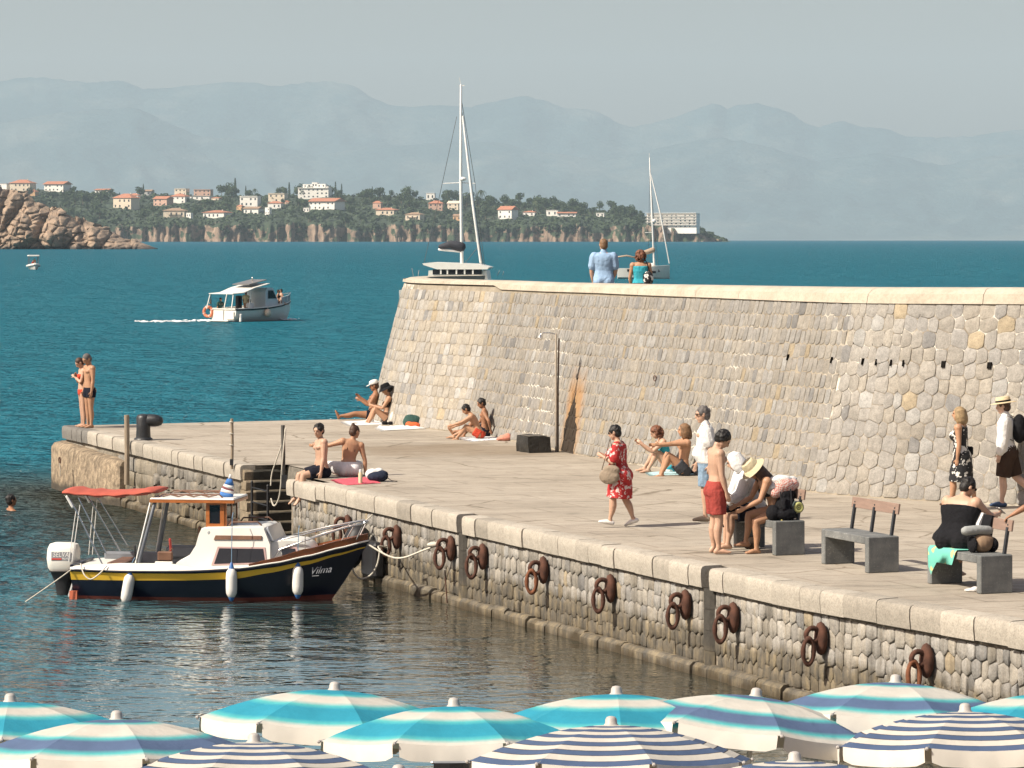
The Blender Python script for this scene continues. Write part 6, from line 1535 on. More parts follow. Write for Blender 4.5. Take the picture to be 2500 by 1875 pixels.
        ts = sorted(set([t for t, r in prof if t0 <= t <= t1]+[t0, t1]))
        for t in ts:
            p = h.lerp(k, t) if t <= 1 else k.lerp(a, t-1)
            if 1.1 < t < 1.8: p = p-(fwd-d2*fwd.dot(d2))*.010*math.sin((t-1.1)/.7*math.pi)
            for (ta, r_a), (tb, r_b) in zip(prof, prof[1:]):
                if ta <= t <= tb: r = r_a+(r_b-r_a)*(t-ta)/(tb-ta); break
            pts.append(p); rad.append(r+infl+flare*max(0, (t-t0)/(t1-t0)))
        s.tube(mb, pts, rad, n, flat=infl > .006)
    def arm_tube(s, mb, q, t0, t1, infl=0.0, flare=0.0):
        h, e, w = s.armL if q == 'L' else s.armR; g = .5+.5*s.g*(.88 if s.fem else 1); prof = [(0, .037*g), (.2, .036*g), (.5, .030*g), (.95, .024*g), (1.0, .0235*g), (1.25, .026*g), (1.6, .0215*g), (1.95, .0155), (2.0, .0155)]
        pts = []; rad = []
        for t in sorted(set([t for t, r in prof if t0 <= t <= t1]+[t0, t1])):
            for (ta, r_a), (tb, r_b) in zip(prof, prof[1:]):
                if ta <= t <= tb: r = r_a+(r_b-r_a)*(t-ta)/(tb-ta); break
            pts.append(h.lerp(e, t) if t <= 1 else e.lerp(w, t-1)); rad.append(r+infl+flare*(t-t0)/(t1-t0))
        s.tube(mb, pts, rad, 10)
    def hand(s, mb, q):
        w = (s.armL if q == 'L' else s.armR)[2]; d = s.hdL if q == 'L' else s.hdR; sg = 1 if q == 'L' else -1
        inw = V((0, -sg, 0)); n = inw-d*inw.dot(d); n = n.normalized() if n.length > .1 else d.orthogonal().normalized(); sd = d.cross(n).normalized()
        s.tube(mb, [w-d*.006, w+d*.016, w+d*.048], [(.015, .012), (.021, .011), (.022, .0095)], 8, side=sd)
        fsd = sd if sd.dot(V((1, 0, 0))) > 0 else -sd
        for k, (o, ln) in enumerate(((.0165, .036), (.0055, .042), (-.0055, .040), (-.0160, .031))):
            b = w+d*.046+fsd*o; m = b+(d+n*.28).normalized()*ln*.5; e = m+(d+n*.75).normalized()*ln*.5
            s.tube(mb, [b-d*.01, b, m, e], [.0052, .0052, .0049, .0042], 6)
        b = w+d*.014+fsd*.018; m = b+(d*.75+fsd*.75+n*.2).normalized()*.024; s.tube(mb, [b-fsd*.008, b, m, m+(d+n*.3+fsd*.1).normalized()*.020], [.007, .0065, .0058, .0048], 6)
    def head_shape(s, mb):
        f, l, u = s.hb; c = s.hc; rot = Matrix((f, l, u)).transposed()
        s.tube(mb, [s.neck0-V((0, 0, .012)), s.neck0.lerp(s.neck1, .5), s.neck1+u*.03], [(.034, .032), (.029, .030), (.030, .030)], 10)
        s.ball(mb, c+u*.010-f*.004, (.054, .0435, .052), 14, 10, rot); s.ball(mb, c-u*.022+f*.014, (.038, .035, .040), 12, 8, rot); s.ball(mb, c-u*.050+f*.030, (.018, .020, .014), 10, 6, rot)
        s.tube(mb, [c+u*.012+f*.046, c-u*.006+f*.058, c-u*.014+f*.058], [.006, .0075, .0085], 8, side=l); s.ball(mb, c+u*.018+f*.042, (.010, .030, .008), 8, 6, rot); s.ball(mb, c-u*.030+f*.048, (.007, .016, .006), 8, 6, rot)
        for q in (-1, 1): s.ball(mb, c-f*.004+l*q*.045-u*.002, (.012, .006, .018), 8, 6, rot)
    def body(s, parent, m, vox=.0095, hands=True):
        mb = MB(); s.torso(mb)
        if not s.fem:
            p, lat, u, fw, rx, ry, z = s.frames[8]
            for q in (-1, 1): s.ball(mb, p+lat*q*.045*s.g+fw*ry*.45, (.045*s.g, .045*s.g, .035))
        p, lat, u, fw, rx, ry, z = s.frames[2]
        for q in (-1, 1): s.ball(mb, p+lat*q*.045*s.g-fw*ry*.35-u*.012, (.056*s.g, .056*s.g, .056*s.g))
        for q in 'LR':
            s.leg_tube(mb, q, 0, 2); s.arm_tube(mb, q, 0, 2); sh = s.shL if q == 'L' else s.shR; s.ball(mb, sh, (.041*(.5+.5*s.g),)*3)
            s.tube(mb, [sh, s.frames[10][0]+s.frames[10][2]*.012], [.034, .032], 10)
            a, h, t = s.foot(q); fd = s.fdL if q == 'L' else s.fdR
            s.tube(mb, [a, h], [.022, .020], 8); sdv = fd.cross(V((0, 0, 1))); sdv = sdv if sdv.length > .2 else V((0, 1, 0))
            s.tube(mb, [h, h.lerp(t, .45)+(a-h)*.25, h.lerp(t, .8), t], [(.019, .019), (.023, .022), (.027, .013), (.022, .009)], 10, side=sdv)
            if hands: s.hand(mb, q)
        s.head_shape(mb); o = fuse(mb, 'body', m, parent, vox, 3)
        f, l, u = s.hb
        if hands:
            for q in (-1, 1):
                e = MB(); s.ball(e, s.hc+u*.008+f*.0465+l*q*.0185, (.0050, .0075, .0042), 8, 6, Matrix((f, l, u)).transposed()); e.build('eye', EYEM, parent)
        return o
    # clothing
    def shorts(s, parent, m, ln=.55, infl=.010, flare=.012, waist=.575, name='shorts'):
        mb = MB(); s.torso(mb, .445, waist, infl); p, lat, u, fw, rx, ry, z = s.frames[2]
        for q in (-1, 1): s.ball(mb, p+lat*q*.045*s.g-fw*ry*.35-u*.012, (.049*s.g+infl,)*3)
        for q in 'LR': s.leg_tube(mb, q, 0, ln, infl, flare)
        return fuse(mb, name, m, parent, .0105, 2)
    def briefs(s, parent, m, name='bikini_bottom', top=.535):
        mb = MB(); s.torso(mb, .445, top, .0045)
        p, lat, u, fw, rx, ry, z = s.frames[2]
        for q in (-1, 1): s.ball(mb, p+lat*q*.045*s.g-fw*ry*.35-u*.012, (.060*s.g,)*3)
        for q in 'LR': s.leg_tube(mb, q, 0, .06, .0045)
        return fuse(mb, name, m, parent, .0105, 2)
    def top(s, parent, m, z0=.665, z1=.755, infl=.0045, name='bikini_top'):
        mb = MB(); s.torso(mb, z0, z1, infl); return fuse(mb, name, m, parent, .0105, 2)
    def shirt(s, parent, m, sleeve=.6, z0=.50, infl=.011, flare=.012, name='shirt', hem=0.0):
        mb = MB(); s.torso(mb, z0, .832, infl)
        for q in 'LR': s.arm_tube(mb, q, 0, sleeve, infl, flare); s.tube(mb, [s.shL if q == 'L' else s.shR, s.frames[10][0]], [.045, .042], 10)
        p = s.frames[-2]; s.tube(mb, [p[0], s.neck0+p[2]*.012], [(.050, .045), (.042, .040)], 12, side=p[1])
        return fuse(mb, name, m, parent, .0115, 3)
    def dress(s, parent, m, hem=.30, hw=.115, z1=.79, sleeve=0, waist=.62, infl=.010, name='dress', fwd=(0, 0)):
        mb = MB(); s.torso(mb, .47, z1, infl)
        pb = s.frames[2]
        for q in (-1, 1): s.ball(mb, pb[0]+pb[1]*q*.045*s.g-pb[3]*pb[5]*.35-pb[2]*.012, (.047*s.g+infl,)*3)
        w = [f for f in s.frames if abs(f[6]-waist) < .004][0]; pel = s.frames[2]; k = (s.legL[1]+s.legR[1])/2
        bottom = V((k.x*.6+fwd[0], k.y*.6+fwd[1], hem)); a = w[0]; b = pel[0]
        s.tube(mb, [a, b, b.lerp(bottom, .5), bottom], [(w[4]+.008, w[5]+.008), (pel[4]+.012, pel[5]+.014), (hw*.98, hw*.84), (hw, hw*.88)], 18, side=w[1], flat=True)
        if sleeve:
            for q in 'LR': s.arm_tube(mb, q, 0, sleeve, .012, .016); s.tube(mb, [s.shL if q == 'L' else s.shR, s.frames[10][0]], [.046, .042], 10)
        else:
            for q in (-1, 1):
                p = s.frames[9]; s.tube(mb, [p[0]+p[1]*q*.055+p[3]*.05, s.frames[10][0]+p[1]*q*.06+p[2]*.03, p[0]+p[1]*q*.055-p[3]*.055], [(.02, .008)]*3, 8)
        return fuse(mb, name, m, parent, .012, 3)
    def straps(s, parent, m):
        mb = MB(); p = s.frames[7]; r = p[5]+.006
        for q in (-1, 1): s.tube(mb, [p[0]+p[1]*q*.04+p[3]*r, s.frames[11][0]+p[1]*q*.035+s.frames[11][2]*.012, p[0]+p[1]*q*.045-p[3]*r], [.0035]*3, 5)
        mb.build('strap', m, parent)
    def hair(s, parent, m, style='short', rng=None):
        rng = rng or R; f, l, u = s.hb; c = s.hc; rot = Matrix((f, l, u)).transposed(); mb = MB()
        s.ball(mb, c+u*.016-f*.010, (.056, .0475, .053), 14, 10, rot); s.ball(mb, c-u*.010-f*.026, (.040, .044, .045), 12, 8, rot)
        if style == 'short':
            for q in (-1, 1): s.ball(mb, c+l*q*.036+f*.006+u*.018, (.026, .013, .026), 8, 6, rot)
            for k in range(34):
                d = V((rng.gauss(-.25, 1), rng.gauss(0, 1), abs(rng.gauss(.5, .8)))).normalized(); s.ball(mb, c+u*(.014+d.z*.052)+l*d.y*.044+f*(d.x*.052-.010), (.013, .011, .012), 6, 4, rot)
        if style in ('curly', 'wild'):
            ex = 1.0 if style == 'curly' else .86
            for k in range(110):
                d = V((rng.gauss(0, 1), rng.gauss(0, 1), rng.gauss(0, 1))).normalized()
                if d.x > .35 and d.z < .5: continue
                if style == 'wild' and d.z < -.25: continue
                s.ball(mb, c+f*(d.x*.058*ex-.014)+l*(d.y*.060*ex)+u*(d.z*.070*ex-.012*(ex == 1)), (.017, .017, .017), 6, 5)
        if False:
            n = 60 if style == 'curly' else 34; ext = .075 if style == 'curly' else .01
            for k in range(n):
                a = rng.uniform(0, 6.28); h = rng.uniform(-ext, .068); fr = math.cos(a)
                if h < .018 and fr > .35: continue
                rr = .056+(.018 if h < 0 else .004); s.ball(mb, c+u*h+f*(fr*rr-.012)+l*math.sin(a)*rr*.95, (.022, .022, .022), 6, 5)
        if style in ('bob', 'long'):
            ln = .058 if style == 'bob' else .20
            for k in range(17):
                a = math.radians(60+240*k/16); o = f*(math.cos(a)*.052-.010)+l*math.sin(a)*.047
                s.tube(mb, [c+u*.03+o*.9, c-u*.03+o*1.08, c-u*(.03+ln*.6)+o*1.02-f*.004, c-u*(.03+ln)+o*.9-f*.008], [.017, .018, .017, .011], 7)
        if style == 'bun': s.ball(mb, c+u*.060-f*.036, (.024, .024, .024), 10, 7); s.ball(mb, c+u*.050-f*.030, (.02, .026, .02), 8, 6)
        if style == 'tail': s.tube(mb, [c-f*.052+u*.02, c-f*.075-u*.01, c-f*.070-u*.06], [.016, .017, .009], 7)
        return fuse(mb, 'hair', m, parent, .0095, 1)
    def hat(s, parent, m, kind='bucket', band=None):
        f, l, u = s.hb; c = s.hc+u*.028-f*.006; L = lambda r, h, k=1.0: [s.tp(c+f*(math.cos(a)*r*1.12)+l*(math.sin(a)*r)+u*(h+(k-1)*.02*abs(math.cos(a)))) for a in [2*math.pi*i/20 for i in range(20)]]
        mb = MB()
        if kind == 'bucket': mb.loft([L(.098, -.026), L(.092, -.022), L(.060, .004), L(.056, .035), L(.046, .052), L(.015, .058)])
        if kind == 'brim': mb.loft([L(.100, -.004), L(.100, .0), L(.058, .006), L(.056, .040), L(.050, .050), L(.02, .053)])
        if kind == 'cap':
            mb.loft([L(.053, -.004), L(.056, .0), L(.056, .022), L(.046, .042), L(.02, .052)]); s.tube(mb, [c+f*.05+u*.002, c+f*.10-u*.010], [(.044, .006), (.034, .005)], 10, side=l)
        o = mb.build('hat', m, parent, smooth=40)
        if band: b = MB(); b.loft([L(.0592, .008), L(.0585, .022)]); b.build('hat_band', band, o, smooth=40)
        return o
    def shoes(s, parent, m, h=.02, name='shoe'):
        for q in 'LR':
            a, hl, t = s.foot(q); fd = s.fdL if q == 'L' else s.fdR; mb = MB(); sd = fd.cross(V((0, 0, 1)))
            s.tube(mb, [hl-fd*.004, hl.lerp(t, .45)+(a-hl)*.22, hl.lerp(t, .8)+V((0, 0, .004)), t+fd*.006], [(.025, .024), (.028, .026), (.032, .018), (.026, .013)], 12, side=sd); mb.build(name, m, parent, smooth=60)
    def glasses(s, parent, m):
        f, l, u = s.hb; mb = MB()
        for q in (-1, 1): s.ball(mb, s.hc+u*.008+f*.050+l*q*.020, (.004, .015, .011), 10, 6, Matrix((f, l, u)).transposed()); s.tube(mb, [s.hc+u*.010+f*.046+l*q*.034, s.hc+u*.006+l*q*.048], [.0028, .0028], 5)
        mb.build('sunglasses', m, parent)
def person(label, fig, at, face, anchor='feet', group=None):
    """stand the figure so that the anchor joint comes over the point at"""
    j = {'feet': (fig.legL[2]+fig.legR[2])/2, 'L': fig.legL[2], 'R': fig.legR[2], 'pelvis': fig.frames[2][0], 'kneeL': fig.legL[1], 'head': fig.hc, 'hand': fig.armL[2]+fig.hdL*.03}[anchor]
    a = math.radians(face); M3 = Matrix.Rotation(a, 3, 'Z'); j = M3 @ (fig.tp(j)); at = V(at)
    t = thing('person', label, 'person', (at.x-j.x, at.y-j.y, at.z), a, group); return t
def wpt(t, fig, p): return Matrix.Translation(t.location) @ Matrix.Rotation(t.rotation_euler.z, 4, 'Z') @ fig.tp(p)

# pier end couple
f = Fig(1.74, .92, head=(34, 12), aL=((.02, .12, -1), (.16, .02, -1)), aR=((.05, -.10, -1), (.20, .05, -1))); t = person('person in black swim trunks at the very end of the pier, head bowed', f, G(219, 1045), -150)
f.body(t, SK['tan']); f.shorts(t, C_NAVY, .42, .007, .006, .545, 'swim_trunks'); f.hair(t, HGR, 'none')
f = Fig(1.64, .86, True, head=(40, 5), aL=((.30, .02, -1), (.45, -.75, .55)), aR=((.25, -.02, -1), (.4, .7, .75))); t = person('person in a red bikini with arms folded on her chest at the pier end', f, G(203, 1043), -160)
f.body(t, SK['light']); f.briefs(t, C_BRED); f.top(t, C_BRED); f.hair(t, HBR, 'tail')
# pair against the end of the wall
f = Fig(1.70, 1, tp=-14, tc=-6, head=(14, 0), pz=.12, lL=((.97, .10, .12), (.98, .02, -.16)), lR=((.97, -.12, .02), (.98, 0, -.10)), fL=(.35, .1, .93), fR=(.35, -.1, .93), aL=((.5, .2, -.8), (.85, -.1, .5)), aR=((.6, -.15, -.7), (.8, .1, .65))); t = person('person in a white cap sunbathing with legs stretched out on the pier', f, G(908, 1025), 182, 'pelvis')
f.body(t, SK['dark']); f.shorts(t, C_NAVY, .35, .007, .005, .545, 'swim_trunks'); f.hat(t, C_WHITE, 'cap'); f.hair(t, HBR, 'short')
f = Fig(1.66, .95, True, tp=-12, tc=2, head=(24, 0), pz=.12, lL=((.80, .16, .62), (.42, .0, -.92)), lR=((.82, -.10, .60), (.50, 0, -.88)), aL=((.55, .2, -.8), (.9, -.4, .25)), aR=((.45, -.15, -.85), (.9, .4, .35))); t = person('person in a black sun hat with knees drawn up against the wall end', f, G(946, 1034), 184, 'pelvis')
f.body(t, SK['tan']); f.briefs(t, C_BROWN); f.top(t, C_BROWN); f.hat(t, C_BLACK, 'bucket'); f.hair(t, HB, 'tail')
# two boys
f = Fig(1.48, .84, tp=14, tc=34, head=(36, 0), pz=.115, lL=((.84, .10, .52), (.62, 0, -.80)), lR=((.90, -.22, .30), (.80, .1, -.42)), aL=((.85, .10, -.52), (.92, .0, -.30)), aR=((.80, -.1, -.6), (.9, 0, -.35)), twist=8); t = person('boy in bright red trunks bending over his outstretched legs', f, G(1172, 1073), 172, 'pelvis')
f.body(t, SK['tan']); f.shorts(t, C_BRED, .42, .009, .008, .56, 'swim_trunks'); f.hair(t, HB, 'short')
f = Fig(1.52, .86, tp=-6, tc=8, head=(22, 18), pz=.12, lL=((.95, .1, .16), (.97, 0, -.16)), lR=((.82, -.10, .55), (.55, 0, -.83)), fL=(.6, 0, .8), aL=((-.45, .5, -.7), (-.2, -.3, -.95)), aR=((.4, -.2, -.9), (.8, .1, -.3))); t = person('dark haired boy sitting behind the one in red trunks', f, G(1184, 1067), 176, 'pelvis')
f.body(t, SK['dark']); f.shorts(t, C_NAVY, .5, .009, .008, .56, 'swim_trunks'); f.hair(t, HB, 'short')
# man on the edge, woman in the wrap
f = Fig(1.76, .98, tp=-4, tc=6, side=-6, head=(14, 38), pz=.13, lL=((.96, .10, -.16), (.18, .02, -1)), lR=((.96, -.12, -.18), (.22, 0, -1)), fL=(.75, .2, -.55), fR=(.75, -.2, -.55), aL=((.10, .20, -1), (.22, .10, -1)), aR=((-.02, -.16, -1), (.20, -.05, -1))); t = person('person in dark shorts sitting on the quay edge, feet over the water', f, G(787, 1166), -160, 'pelvis')
f.body(t, SK['light']); f.shorts(t, C_NAVY, .72, .010, .012, .555); f.hair(t, HB, 'short')
f = Fig(1.68, 1.02, True, tp=14, tc=2, side=-14, head=(12, -58), pz=.13, lL=((.72, .78, .12), (.30, -.95, -.1)), lR=((.80, -.30, .10), (-.4, .9, -.1)), aL=((.35, .95, -.30), (.3, .95, .0)), aR=((-.05, -.28, -1), (.06, -.04, -1))); t = person('person with a hair bun and white pink wrap, seen from behind on the quay edge', f, G(852, 1163), 100, 'pelvis')
f.body(t, SK['tan']); f.top(t, C_BROWN, .70, .72); f.straps(t, C_BROWN); f.hair(t, HBR, 'bun')
def wrap_mat():
    m, tt, b = nt('wrap_dip_dyed'); s = sep(tt, coords(tt, 'Object')); e = mth(tt, 'ADD', s[2], mth(tt, 'MULTIPLY', nz(tt, coords(tt, 'Object', (14, 14, 2)), 1, 4, .6), .16))
    lk(tt, ramp(tt, mapr(tt, e, .03, .22), [(0, (.60, .14, .16)), (.55, (.66, .50, .50)), (1, (.68, .67, .66))]), b.inputs['Base Color']); b.inputs['Roughness'].default_value = .9; bump(tt, b, nz(tt, coords(tt, 'Object', (22, 22, 3)), 1, 3), .6, .03); return m
mb = MB(); f.torso(mb, .445, .60, .022); p = f.frames[2]
for q in (-1, 1): f.ball(mb, p[0]+p[1]*q*.045*f.g-p[3]*p[5]*.35-p[2]*.012, (.056*f.g+.016,)*3)
for q in 'LR': f.leg_tube(mb, q, 0, 1.0, .022, .006)
p = f.frames[2]; f.tube(mb, [p[0]-p[2]*.03, (f.legL[1]+f.legR[1])/2-p[2]*.02], [(.10, .07), (.10, .05)], 14, side=p[1]); fuse(mb, 'wrap', wrap_mat(), t, .012, 4)
# woman in the red dress
f = Fig(1.53, 1.28, True, tp=2, tc=7, head=(16, -4), belly=.03, lL=((.30, .04, -1), (.14, 0, -1)), lR=((-.12, -.04, -1), (-.42, 0, -1)), fL=(.98, .1, .12), fR=(.92, -.1, -.38), aL=((.12, .20, -1), (.85, -.35, .42)), aR=((.10, -.16, -1), (.95, .30, .40))); t = person('person with short black hair in a red floral dress walking with a shoulder bag', f, G(1518, 1287), 168)
f.body(t, SK['light']); f.dress(t, P_RED, .265, .152, .812, sleeve=.72, infl=.020); f.hair(t, HB, 'short'); f.shoes(t, SHOEW); f.glasses(t, C_BLACK); bag_at = wpt(t, f, f.frames[4][0]+V((.06, .17, .0))); RDT = t; RDF = f
# couple by the wall
f = Fig(1.72, .98, tp=-10, tc=0, head=(4, -12), pz=.12, lL=((.70, .14, .70), (.36, 0, -.93)), lR=((.72, -.12, .68), (.30, 0, -.95)), aL=((.95, .10, -.05), (.97, .1, -.02)), aR=((.90, .05, -.15), (.95, .2, .0)), twist=6); t = person('long haired blond person in dark shorts sitting with arms on raised knees', f, G(1668, 1161), 184, 'pelvis')
f.body(t, SK['tan']); f.shorts(t, C_GREY, .45, .010, .010, .56); f.hair(t, HDB, 'bob')
f = Fig(1.64, .90, True, tp=6, tc=24, head=(36, -12), pz=.12, lL=((.66, .14, .72), (.44, 0, -.90)), lR=((.68, -.10, .72), (.52, 0, -.86)), aL=((.75, .1, -.65), (.7, -.1, .55)), aR=((.75, -.1, -.6), (.75, .2, .55))); t = person('person with long curly hair leaning on drawn up knees by the wall', f, G(1634, 1153), 186, 'pelvis')
f.body(t, SK['light']); f.briefs(t, C_TEAL); f.top(t, C_TEAL); f.hair(t, HAUB, 'curly')
# polo man and shirtless man
f = Fig(1.78, 1.10, tp=0, tc=5, head=(10, 6), belly=.055, lL=((.10, .03, -1), (-.02, 0, -1)), lR=((-.06, -.03, -1), (-.62, 0, -.80)), fR=(.80, -.1, -.75), aL=((-.25, .12, -1), (.10, 0, -1)), aR=((.12, -.14, -1), (.35, .05, -1))); t = person('grey haired person in white polo shirt and jeans shorts walking behind the shirtless one', f, G(1722, 1277), 180, 'L')
f.body(t, SK['light']); f.shorts(t, C_JEAN, .88, .012, .014, .575, 'jeans_shorts'); f.shirt(t, C_WHITE, .62, .50, .014, name='polo_shirt'); f.hair(t, HGR, 'short'); f.shoes(t, C_TAUPE); f.glasses(t, C_BROWN)
f = Fig(1.76, 1.0, tp=-2, tc=4, head=(46, -8), belly=.012, lL=((.03, .05, -1), (-.02, 0, -1)), lR=((.06, -.05, -1), (-.03, 0, -1)), aL=((-.02, .14, -1), (.22, .02, -1)), aR=((.05, -.12, -1), (.30, .04, -1))); t = person('person in brick red trunks standing barefoot with bowed head', f, G(1748, 1352), 12)
f.body(t, SK['light'], .0085); f.shorts(t, C_RED, .82, .011, .012, .575, 'swim_trunks'); f.hair(t, HB, 'wild')
# bench 1: woman with the cream hat, companion behind her
f = Fig(1.68, .92, True, tp=12, tc=36, head=(46, 10), pz=.58, lL=((.80, .10, -.26), (-.04, .0, -1)), lR=((.90, -.12, -.10), (.12, .02, -1)), aL=((.42, .10, -1), (.95, -.05, -.45)), aR=((.50, -.12, -1), (.92, .12, -.42))); p0 = on_bench(B1, .27, .46, 0); t = person('person in a cream sun hat bending forward on the crowded bench', f, (p0.x, p0.y, QZ), 193, 'pelvis')
f.body(t, SK['tan'], .0085); f.briefs(t, print_mat('print_pale_bikini', (.50, .36, .34), (.12, .05, .06), 40, .3)); f.top(t, P_BW); f.hair(t, HBR, 'long'); f.hat(t, C_CREAM, 'bucket')
f = Fig(1.76, 1.02, tp=12, tc=28, head=(30, -25), pz=.58, lL=((.92, .12, -.20), (.10, 0, -1)), lR=((.92, -.12, -.20), (.05, 0, -1)), aL=((.40, .16, -1), (.85, -.1, -.5)), aR=((.35, -.14, -1), (.9, .1, -.4))); p0 = on_bench(B1, .22, 1.08, 0); t = person('person in a pale striped shirt and head scarf, hidden behind the cream hat', f, (p0.x, p0.y, QZ), 188, 'pelvis')
SST = print_mat('print_pale_stripe', (.60, .60, .60), (.48, .49, .50), 16, .35); f.body(t, SK['light']); f.shorts(t, C_NAVY, .8, .012, .012); f.shirt(t, SST, 1.5, .47, .020, name='long_shirt'); f.hair(t, C_WHITE, 'bob')
# bench 3: woman in black
f = Fig(1.66, 1.38, True, tp=6, tc=24, head=(30, -34), pz=.60, wide=1.18, lL=((.90, .22, -.16), (.05, 0, -1)), lR=((.92, -.20, -.16), (.08, 0, -1)), aL=((.50, .25, -.75), (.85, -.4, -.1)), aR=((.62, -.42, -.62), (.95, .10, .10)), hR=(.9, .2, .2)); p0 = on_bench(B3, .20, .98, 0); t = person('broad shouldered person in a black strapless top looking at a phone on the bench', f, (p0.x, p0.y, QZ), 52, 'pelvis')
f.body(t, SK['light'], .0095); f.top(t, C_BLACK, .53, .755, .016, 'strapless_top'); f.shorts(t, C_BLACK, .95, .018, .01, .60, 'skirt_shorts'); f.hair(t, HB, 'short'); f.glasses(t, C_BLACK); ph = wpt(t, f, f.armR[2]+f.hdR*.07); PHT = t
o = thing('phone', 'white phone held up by the person in black on the bench', 'phone', ph, math.radians(52)); o.rotation_euler = (math.radians(10), math.radians(-55), math.radians(30)); MB().box((0, 0, .02), (.012, .078, .155), bev=.005).build('case', C_WHITE, o)
# strolling couple at the right
f = Fig(1.63, 1.0, True, tp=2, tc=2, head=(4, 8), lL=((.34, .04, -1), (.10, 0, -1)), lR=((-.20, -.04, -1), (-.35, 0, -1)), fR=(.9, 0, -.45), aL=((-.10, .16, -1), (.12, .02, -1)), aR=((.12, -.14, -1), (.35, 0, -1))); t = person('blond person in a black dress with white flowers walking along the wall', f, G(2322, 1245), 158, 'L')
f.body(t, SK['tan']); f.dress(t, P_BW, .245, .142, .79, infl=.014); f.hair(t, HBL, 'bob'); f.shoes(t, SOLE, name='sandal')
p = f.frames[9]; q = f.frames[4]; mb = MB(); f.tube(mb, [p[0]-p[1]*-.07+p[2]*.03, p[0]-p[3]*.062+p[1]*.02, q[0]-q[3]*.07-q[1]*.08], [(.006, .003)]*3, 6); c0 = wpt(t, f, q[0]-q[1]*.13-q[3]*.05)
o = thing('shoulder_bag', 'small black bag on a strap across the flowered dress', 'bag', c0, t.rotation_euler.z); MB().box((0, 0, -.04), (.16, .05, .15), bev=.02).build('body', C_BLACK, o); b2 = MB(); st = [wpt(t, f, x)-V(c0) for x in (q[0]-q[1]*.11-q[3]*.05, p[0]-p[3]*.068, p[0]+p[1]*.07+p[2]*.045)]; b2.tube([Matrix.Rotation(-t.rotation_euler.z, 3, 'Z') @ x for x in st], .006, 5); b2.build('strap', C_BLACK, o)
f = Fig(1.78, 1.04, tp=2, tc=4, head=(8, 0), belly=.02, lL=((.16, .04, -1), (.04, 0, -1)), lR=((-.28, -.04, -1), (-.75, 0, -.75)), fR=(.5, 0, -.87), aL=((.04, .12, -1), (.25, .02, -1)), aR=((-.1, -.14, -1), (.2, 0, -1))); t = person('person in a straw hat, white shirt and brown shorts with a black backpack', f, G(2446, 1238), 165, 'L')
f.body(t, SK['pale']); f.shorts(t, C_BROWN, .98, .018, .018, .575); f.shirt(t, C_WHITE, 1.8, .49, .018, .006, name='long_shirt'); f.hair(t, HBR, 'short'); f.hat(t, STRAW, 'brim', C_BLACK); f.shoes(t, cloth('shoe_blue', (.06, .09, .16)))
p = f.frames[8]; c0 = wpt(t, f, p[0]-p[3]*.125-p[2]*.04); o = thing('backpack', 'black backpack worn over the white shirt of the walker in the straw hat', 'backpack', c0, t.rotation_euler.z); mb = MB(); mb.ball((0, 0, 0), (.13, .16, .25), 14, m=9); mb.ball((-.06, 0, -.06), (.11, .13, .15), 12); fuse(mb, 'body', C_BLACK, o, .015, 3)
for q in (-1, 1): MB().tube([(.08, q*.12, .18), (.18, q*.13, .22), (.30, q*.12, .12), (.26, q*.13, -.12), (.08, q*.14, -.2)], [(.022, .006)]*5, 6).build('strap', C_BLACK, o)
# on the wall top
def top_person(label, px, py_head, f, face, Y=72.2):
    H = f.H; z = CZ-(py_head-EYE)*Y/F-f.tp(f.hc).z-.055*H; X = (px-1250)*Y/F
    return person(label, f, (X, Y, z), face)
f = Fig(1.80, 1.06, head=(4, 22), aL=((.10, .20, -1), (.25, -.1, -1)), aR=((.08, -.18, -1), (.5, .3, -.9))); t = top_person('balding person in a pale blue shirt looking out to sea from the wall walk', 1474, 587, f, 86)
f.body(t, SK['light']); f.shorts(t, C_LBLUE, 1.6, .012, .012, .575, 'trousers'); f.shirt(t, C_LBLUE, .75, .485, .015, .008); f.hair(t, HDB, 'none')
f = Fig(1.64, 1.02, True, head=(6, 4), aL=((.05, .24, -1), (.3, -.2, -1)), aR=((.0, -.26, -1), (.4, .3, -.9))); t = top_person('person with curly auburn hair in a turquoise top on the wall walk', 1564, 613, f, 88)
f.body(t, SK['tan']); f.shorts(t, C_GREY, .9, .012, .012, .575, 'skirt'); f.top(t, C_TEAL, .47, .79, .012, 'tank_top'); f.hair(t, HAUB, 'curly')
p = f.frames[5]; c0 = wpt(t, f, p[0]-p[1]*.10-p[3]*.06); o = thing('shoulder_bag', 'black and white bag slung behind the person in the turquoise top', 'bag', c0, t.rotation_euler.z); mb = MB(); mb.ball((0, 0, 0), (.09, .12, .17), 12); mb.build('body', P_BW, o, smooth='all'); MB().tube([(0, -.04, .14), (.02, .03, .36), (.08, .10, .46)], .012, 5).build('strap', C_BLACK, o)
# swimmer
f = Fig(1.75, 1.0, head=(-4, 10), aL=((.6, .7, -.4), (.8, .2, -.4)), aR=((.6, -.7, -.4), (.8, -.2, -.4)), pz=1.0); p0 = PX(26, 1243, (CZ-.02)*F/(1243-EYE)); t = person('dark haired swimmer with only head and neck above the water', f, (p0.x, p0.y, -1.55), 20); f.body(t, SK['dark'], .014, False); f.hair(t, HB, 'short')
